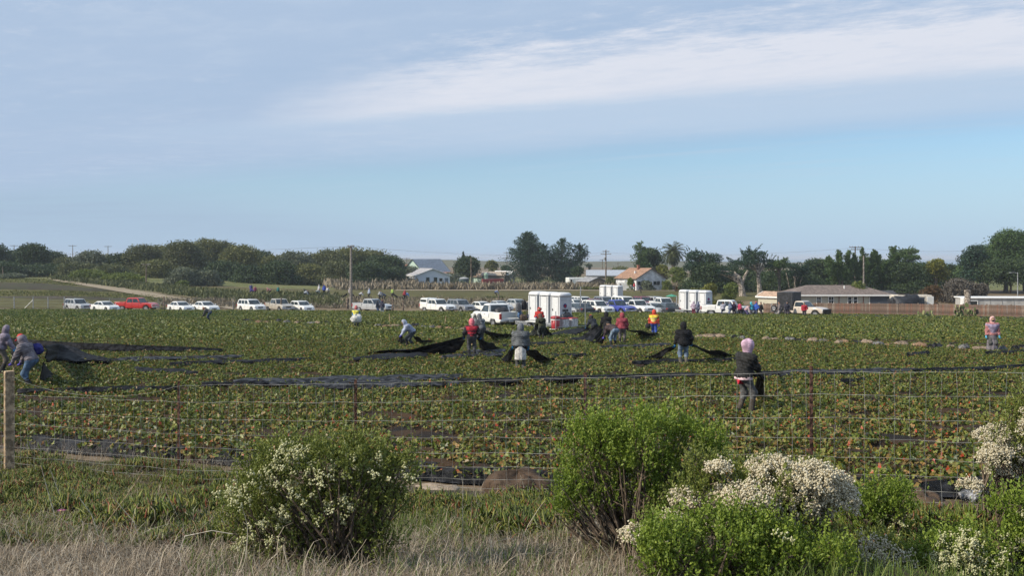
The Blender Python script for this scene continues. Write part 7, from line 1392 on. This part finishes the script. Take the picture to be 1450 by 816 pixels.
strip('wide dusty sheet strip lying behind the fence left of centre', [(330, 559), (420, 557), (500, 555), (600, 551), (655, 549)], 14, m_sheet_g, 1); strip('second dusty sheet strip just below the wide one', [(420, 565), (520, 564), (650, 561)], 7, m_sheet_g, 2); strip('long thin sheet strip running across behind the middle fence post', [(650, 557), (760, 553), (900, 549), (1035, 546)], 5, None, 3)
strip('long dark strip right of the pink-hatted woman', [(1075, 545), (1180, 541), (1300, 539)], 6, m_sheet_g, 4); strip('thin dark strip continuing to the right edge', [(1290, 540), (1380, 537), (1460, 532)], 3.5, None, 5); strip('short dark scrap lying alone at right', [(1284, 514), (1316, 511)], 4, None, 6)
strip('thin strip below the black hoodie worker', [(895, 527), (960, 524), (1050, 522)], 3, None, 7); strip('dark strip below the red-vested worker', [(655, 512), (690, 510), (716, 508)], 7, m_sheet_g, 8); strip('ragged dark strips left of the red-vested worker', [(500, 521), (560, 517), (606, 514)], 9, None, 9); strip('grey ragged strip left of the skirted worker', [(625, 518), (670, 516), (712, 514)], 4, m_sheet_g, 10)
strip('thin strip right of the skirted worker', [(780, 516), (810, 515), (830, 514)], 3, None, 11); strip('thin black strip in front of the left wire fence', [(25, 573), (110, 571), (250, 567)], 4, None, 12); strip('black strip right of the dragged sheet at left', [(190, 538), (230, 540), (280, 544)], 7, None, 13); strip('grey strip across the left of the field', [(150, 523), (230, 520), (345, 518)], 4, m_sheet_g, 14); strip('thin grey strips across the left middle', [(240, 529), (320, 526), (440, 522)], 4, None, 15)
strip('dark strip between skirted worker and trailer', [(712, 500), (760, 497), (800, 495)], 3, None, 16); strip('grey strip lying before the worker in jeans', [(850, 503), (900, 500), (950, 498)], 3.5, m_sheet_g, 17); strip('short black scrap right of the fence centre', [(1190, 557), (1225, 555)], 2.5, None, 18); strip('faint dark strip far right of the field', [(1395, 512), (1460, 508)], 2.5, None, 19); strip('dark strip below the wide dusty strip', [(285, 562), (330, 561), (380, 560)], 4, None, 20)
for u0, v0, u1, v1, lab in ((492, 424, 480, 424, 'left tail of sheet held by far white and pink worker'), (498, 424, 508, 425, 'right tail of sheet held by far white and pink worker'), (556, 424, 571, 426, 'far sheet stretched between lime green and red workers'), (436, 421, 446, 425, 'far sheet trailing from dark green-grey worker'), (538, 424, 545, 427, 'far sheet held by pale white worker')):
    a, b = hit(u0, v0), hit(u1, v1); cloth_grid(lab, [[a + Vector((0, 0, 1.1)), a.lerp(b, .5) + Vector((0, 0, .6)), b + Vector((0, 0, .6))], [a + Vector((0, 0, .7)), a.lerp(b, .5) + Vector((0, 0, .25)), b + Vector((0, 0, .2))]], wrk=.05, seed=int(u0), group='sheets in the far field')
# ---------------------------------------------------------------- sandbags and clods along the bare strip
sb = {'tan': mat('sandbag_tan', (.27, .205, .15), rough=.95, var=.2, scale=8, bump=.4), 'grey': mat('sandbag_grey', (.17, .165, .16), rough=.9, var=.3, scale=8, bump=.4), 'black': m_sheet_g, 'orange': mat('sandbag_orange', (.25, .16, .10), rough=.95, var=.2, scale=8)}
SBL = [(967, 477, 'grey'), (990, 479, 'tan'), (1003, 479, 'tan'), (1020, 479, 'tan'), (1040, 480, 'black'), (1051, 481, 'grey'), (1084, 482, 'tan'), (1096, 483, 'tan'), (1118, 483, 'grey'), (1134, 484, 'black'), (1150, 485, 'tan'), (1166, 485, 'grey'), (1188, 487, 'tan'), (1197, 486, 'orange'), (1212, 486, 'black'), (1228, 488, 'tan'), (1244, 489, 'grey'), (1262, 490, 'orange'), (1276, 490, 'tan'), (1303, 492, 'orange'), (1325, 493, 'black'), (1346, 494, 'tan'), (1365, 495, 'grey'), (1388, 496, 'tan'), (1420, 497, 'grey'), (1438, 496, 'black'), (1449, 495, 'black')]
SBR = [(348, 455, 'black'), (366, 458, 'orange'), (376, 458, 'orange'), (394, 455, 'black'), (406, 458, 'grey'), (420, 459, 'tan'), (440, 459, 'grey'), (450, 459, 'tan'), (462, 458, 'black'), (535, 463, 'grey'), (548, 464, 'orange'), (560, 463, 'tan'), (588, 461, 'black'), (600, 465, 'grey'), (612, 466, 'grey'), (622, 466, 'orange'), (636, 467, 'orange'), (657, 468, 'tan'), (690, 470, 'tan'), (728, 471, 'grey')]
for nm_, lst, where in (('sandbag', SBL, 'right-hand field'), ('sandbag', SBR, 'left-hand field')):
    for i, (u, v, c_) in enumerate(lst):
        g = hit(u, v, .28); V, F = lump((0, 0, 0), (RNG.uniform(.4, .85), RNG.uniform(.3, .45), RNG.uniform(.22, .42)), int(u), (14, 8), .75); o = MB().add(V, F).build(nm_, sb[c_], None, True); o.location = g + Vector((0, 0, .30)); o.rotation_euler = (0, 0, RNG.uniform(-.5, .5))
        look = {'tan': 'tan sandbag', 'grey': 'grey sandbag', 'black': 'dark sheet-wrapped lump', 'orange': 'reddish clod'}[c_]; tag(o, f'{look}, {ORD[i] if i < len(ORD) else "last"} from left, {where} row', 'sandbag', f'sandbag row in the {where}')
o = strip('pale sand strip lying left of the worker with white sack', [(464, 458), (485, 457), (500, 457)], 3, sb['tan'], 40, dz=.2)
# dark clumps along the far edge and tyres at the plank fence
for i, (u, v, w_) in enumerate(((115, 445, 1.6), (122, 446, 1.2), (220, 446, 1.2), (230, 441, .8), (237, 442, .8), (1190, 452, .7), (1203, 452, .6), (1212, 452, .7), (1242, 453, .7), (1256, 453, .7), (1281, 454, 1.0), (1329, 455, .8), (1391, 455.5, .9), (1404, 456, .9), (1427, 456, .7), (1437, 456, .8), (1446, 456, .8))):
    g = hit(u, v); V, F = lump((0, 0, .1), (w_, .6, .45), 300 + i, (14, 8), .8); o = MB().add(V, F).build('black_bundle', m_tarp, None, True); o.location = g + Vector((0, 0, .1)); tag(o, f"dark bundle of plastic, {ORD[i if i < 5 else i - 5]} from the left {'near the parked cars at left' if i < 5 else 'along the foot of the plank fence'}", 'bundle', 'dark bundles along the field edge')
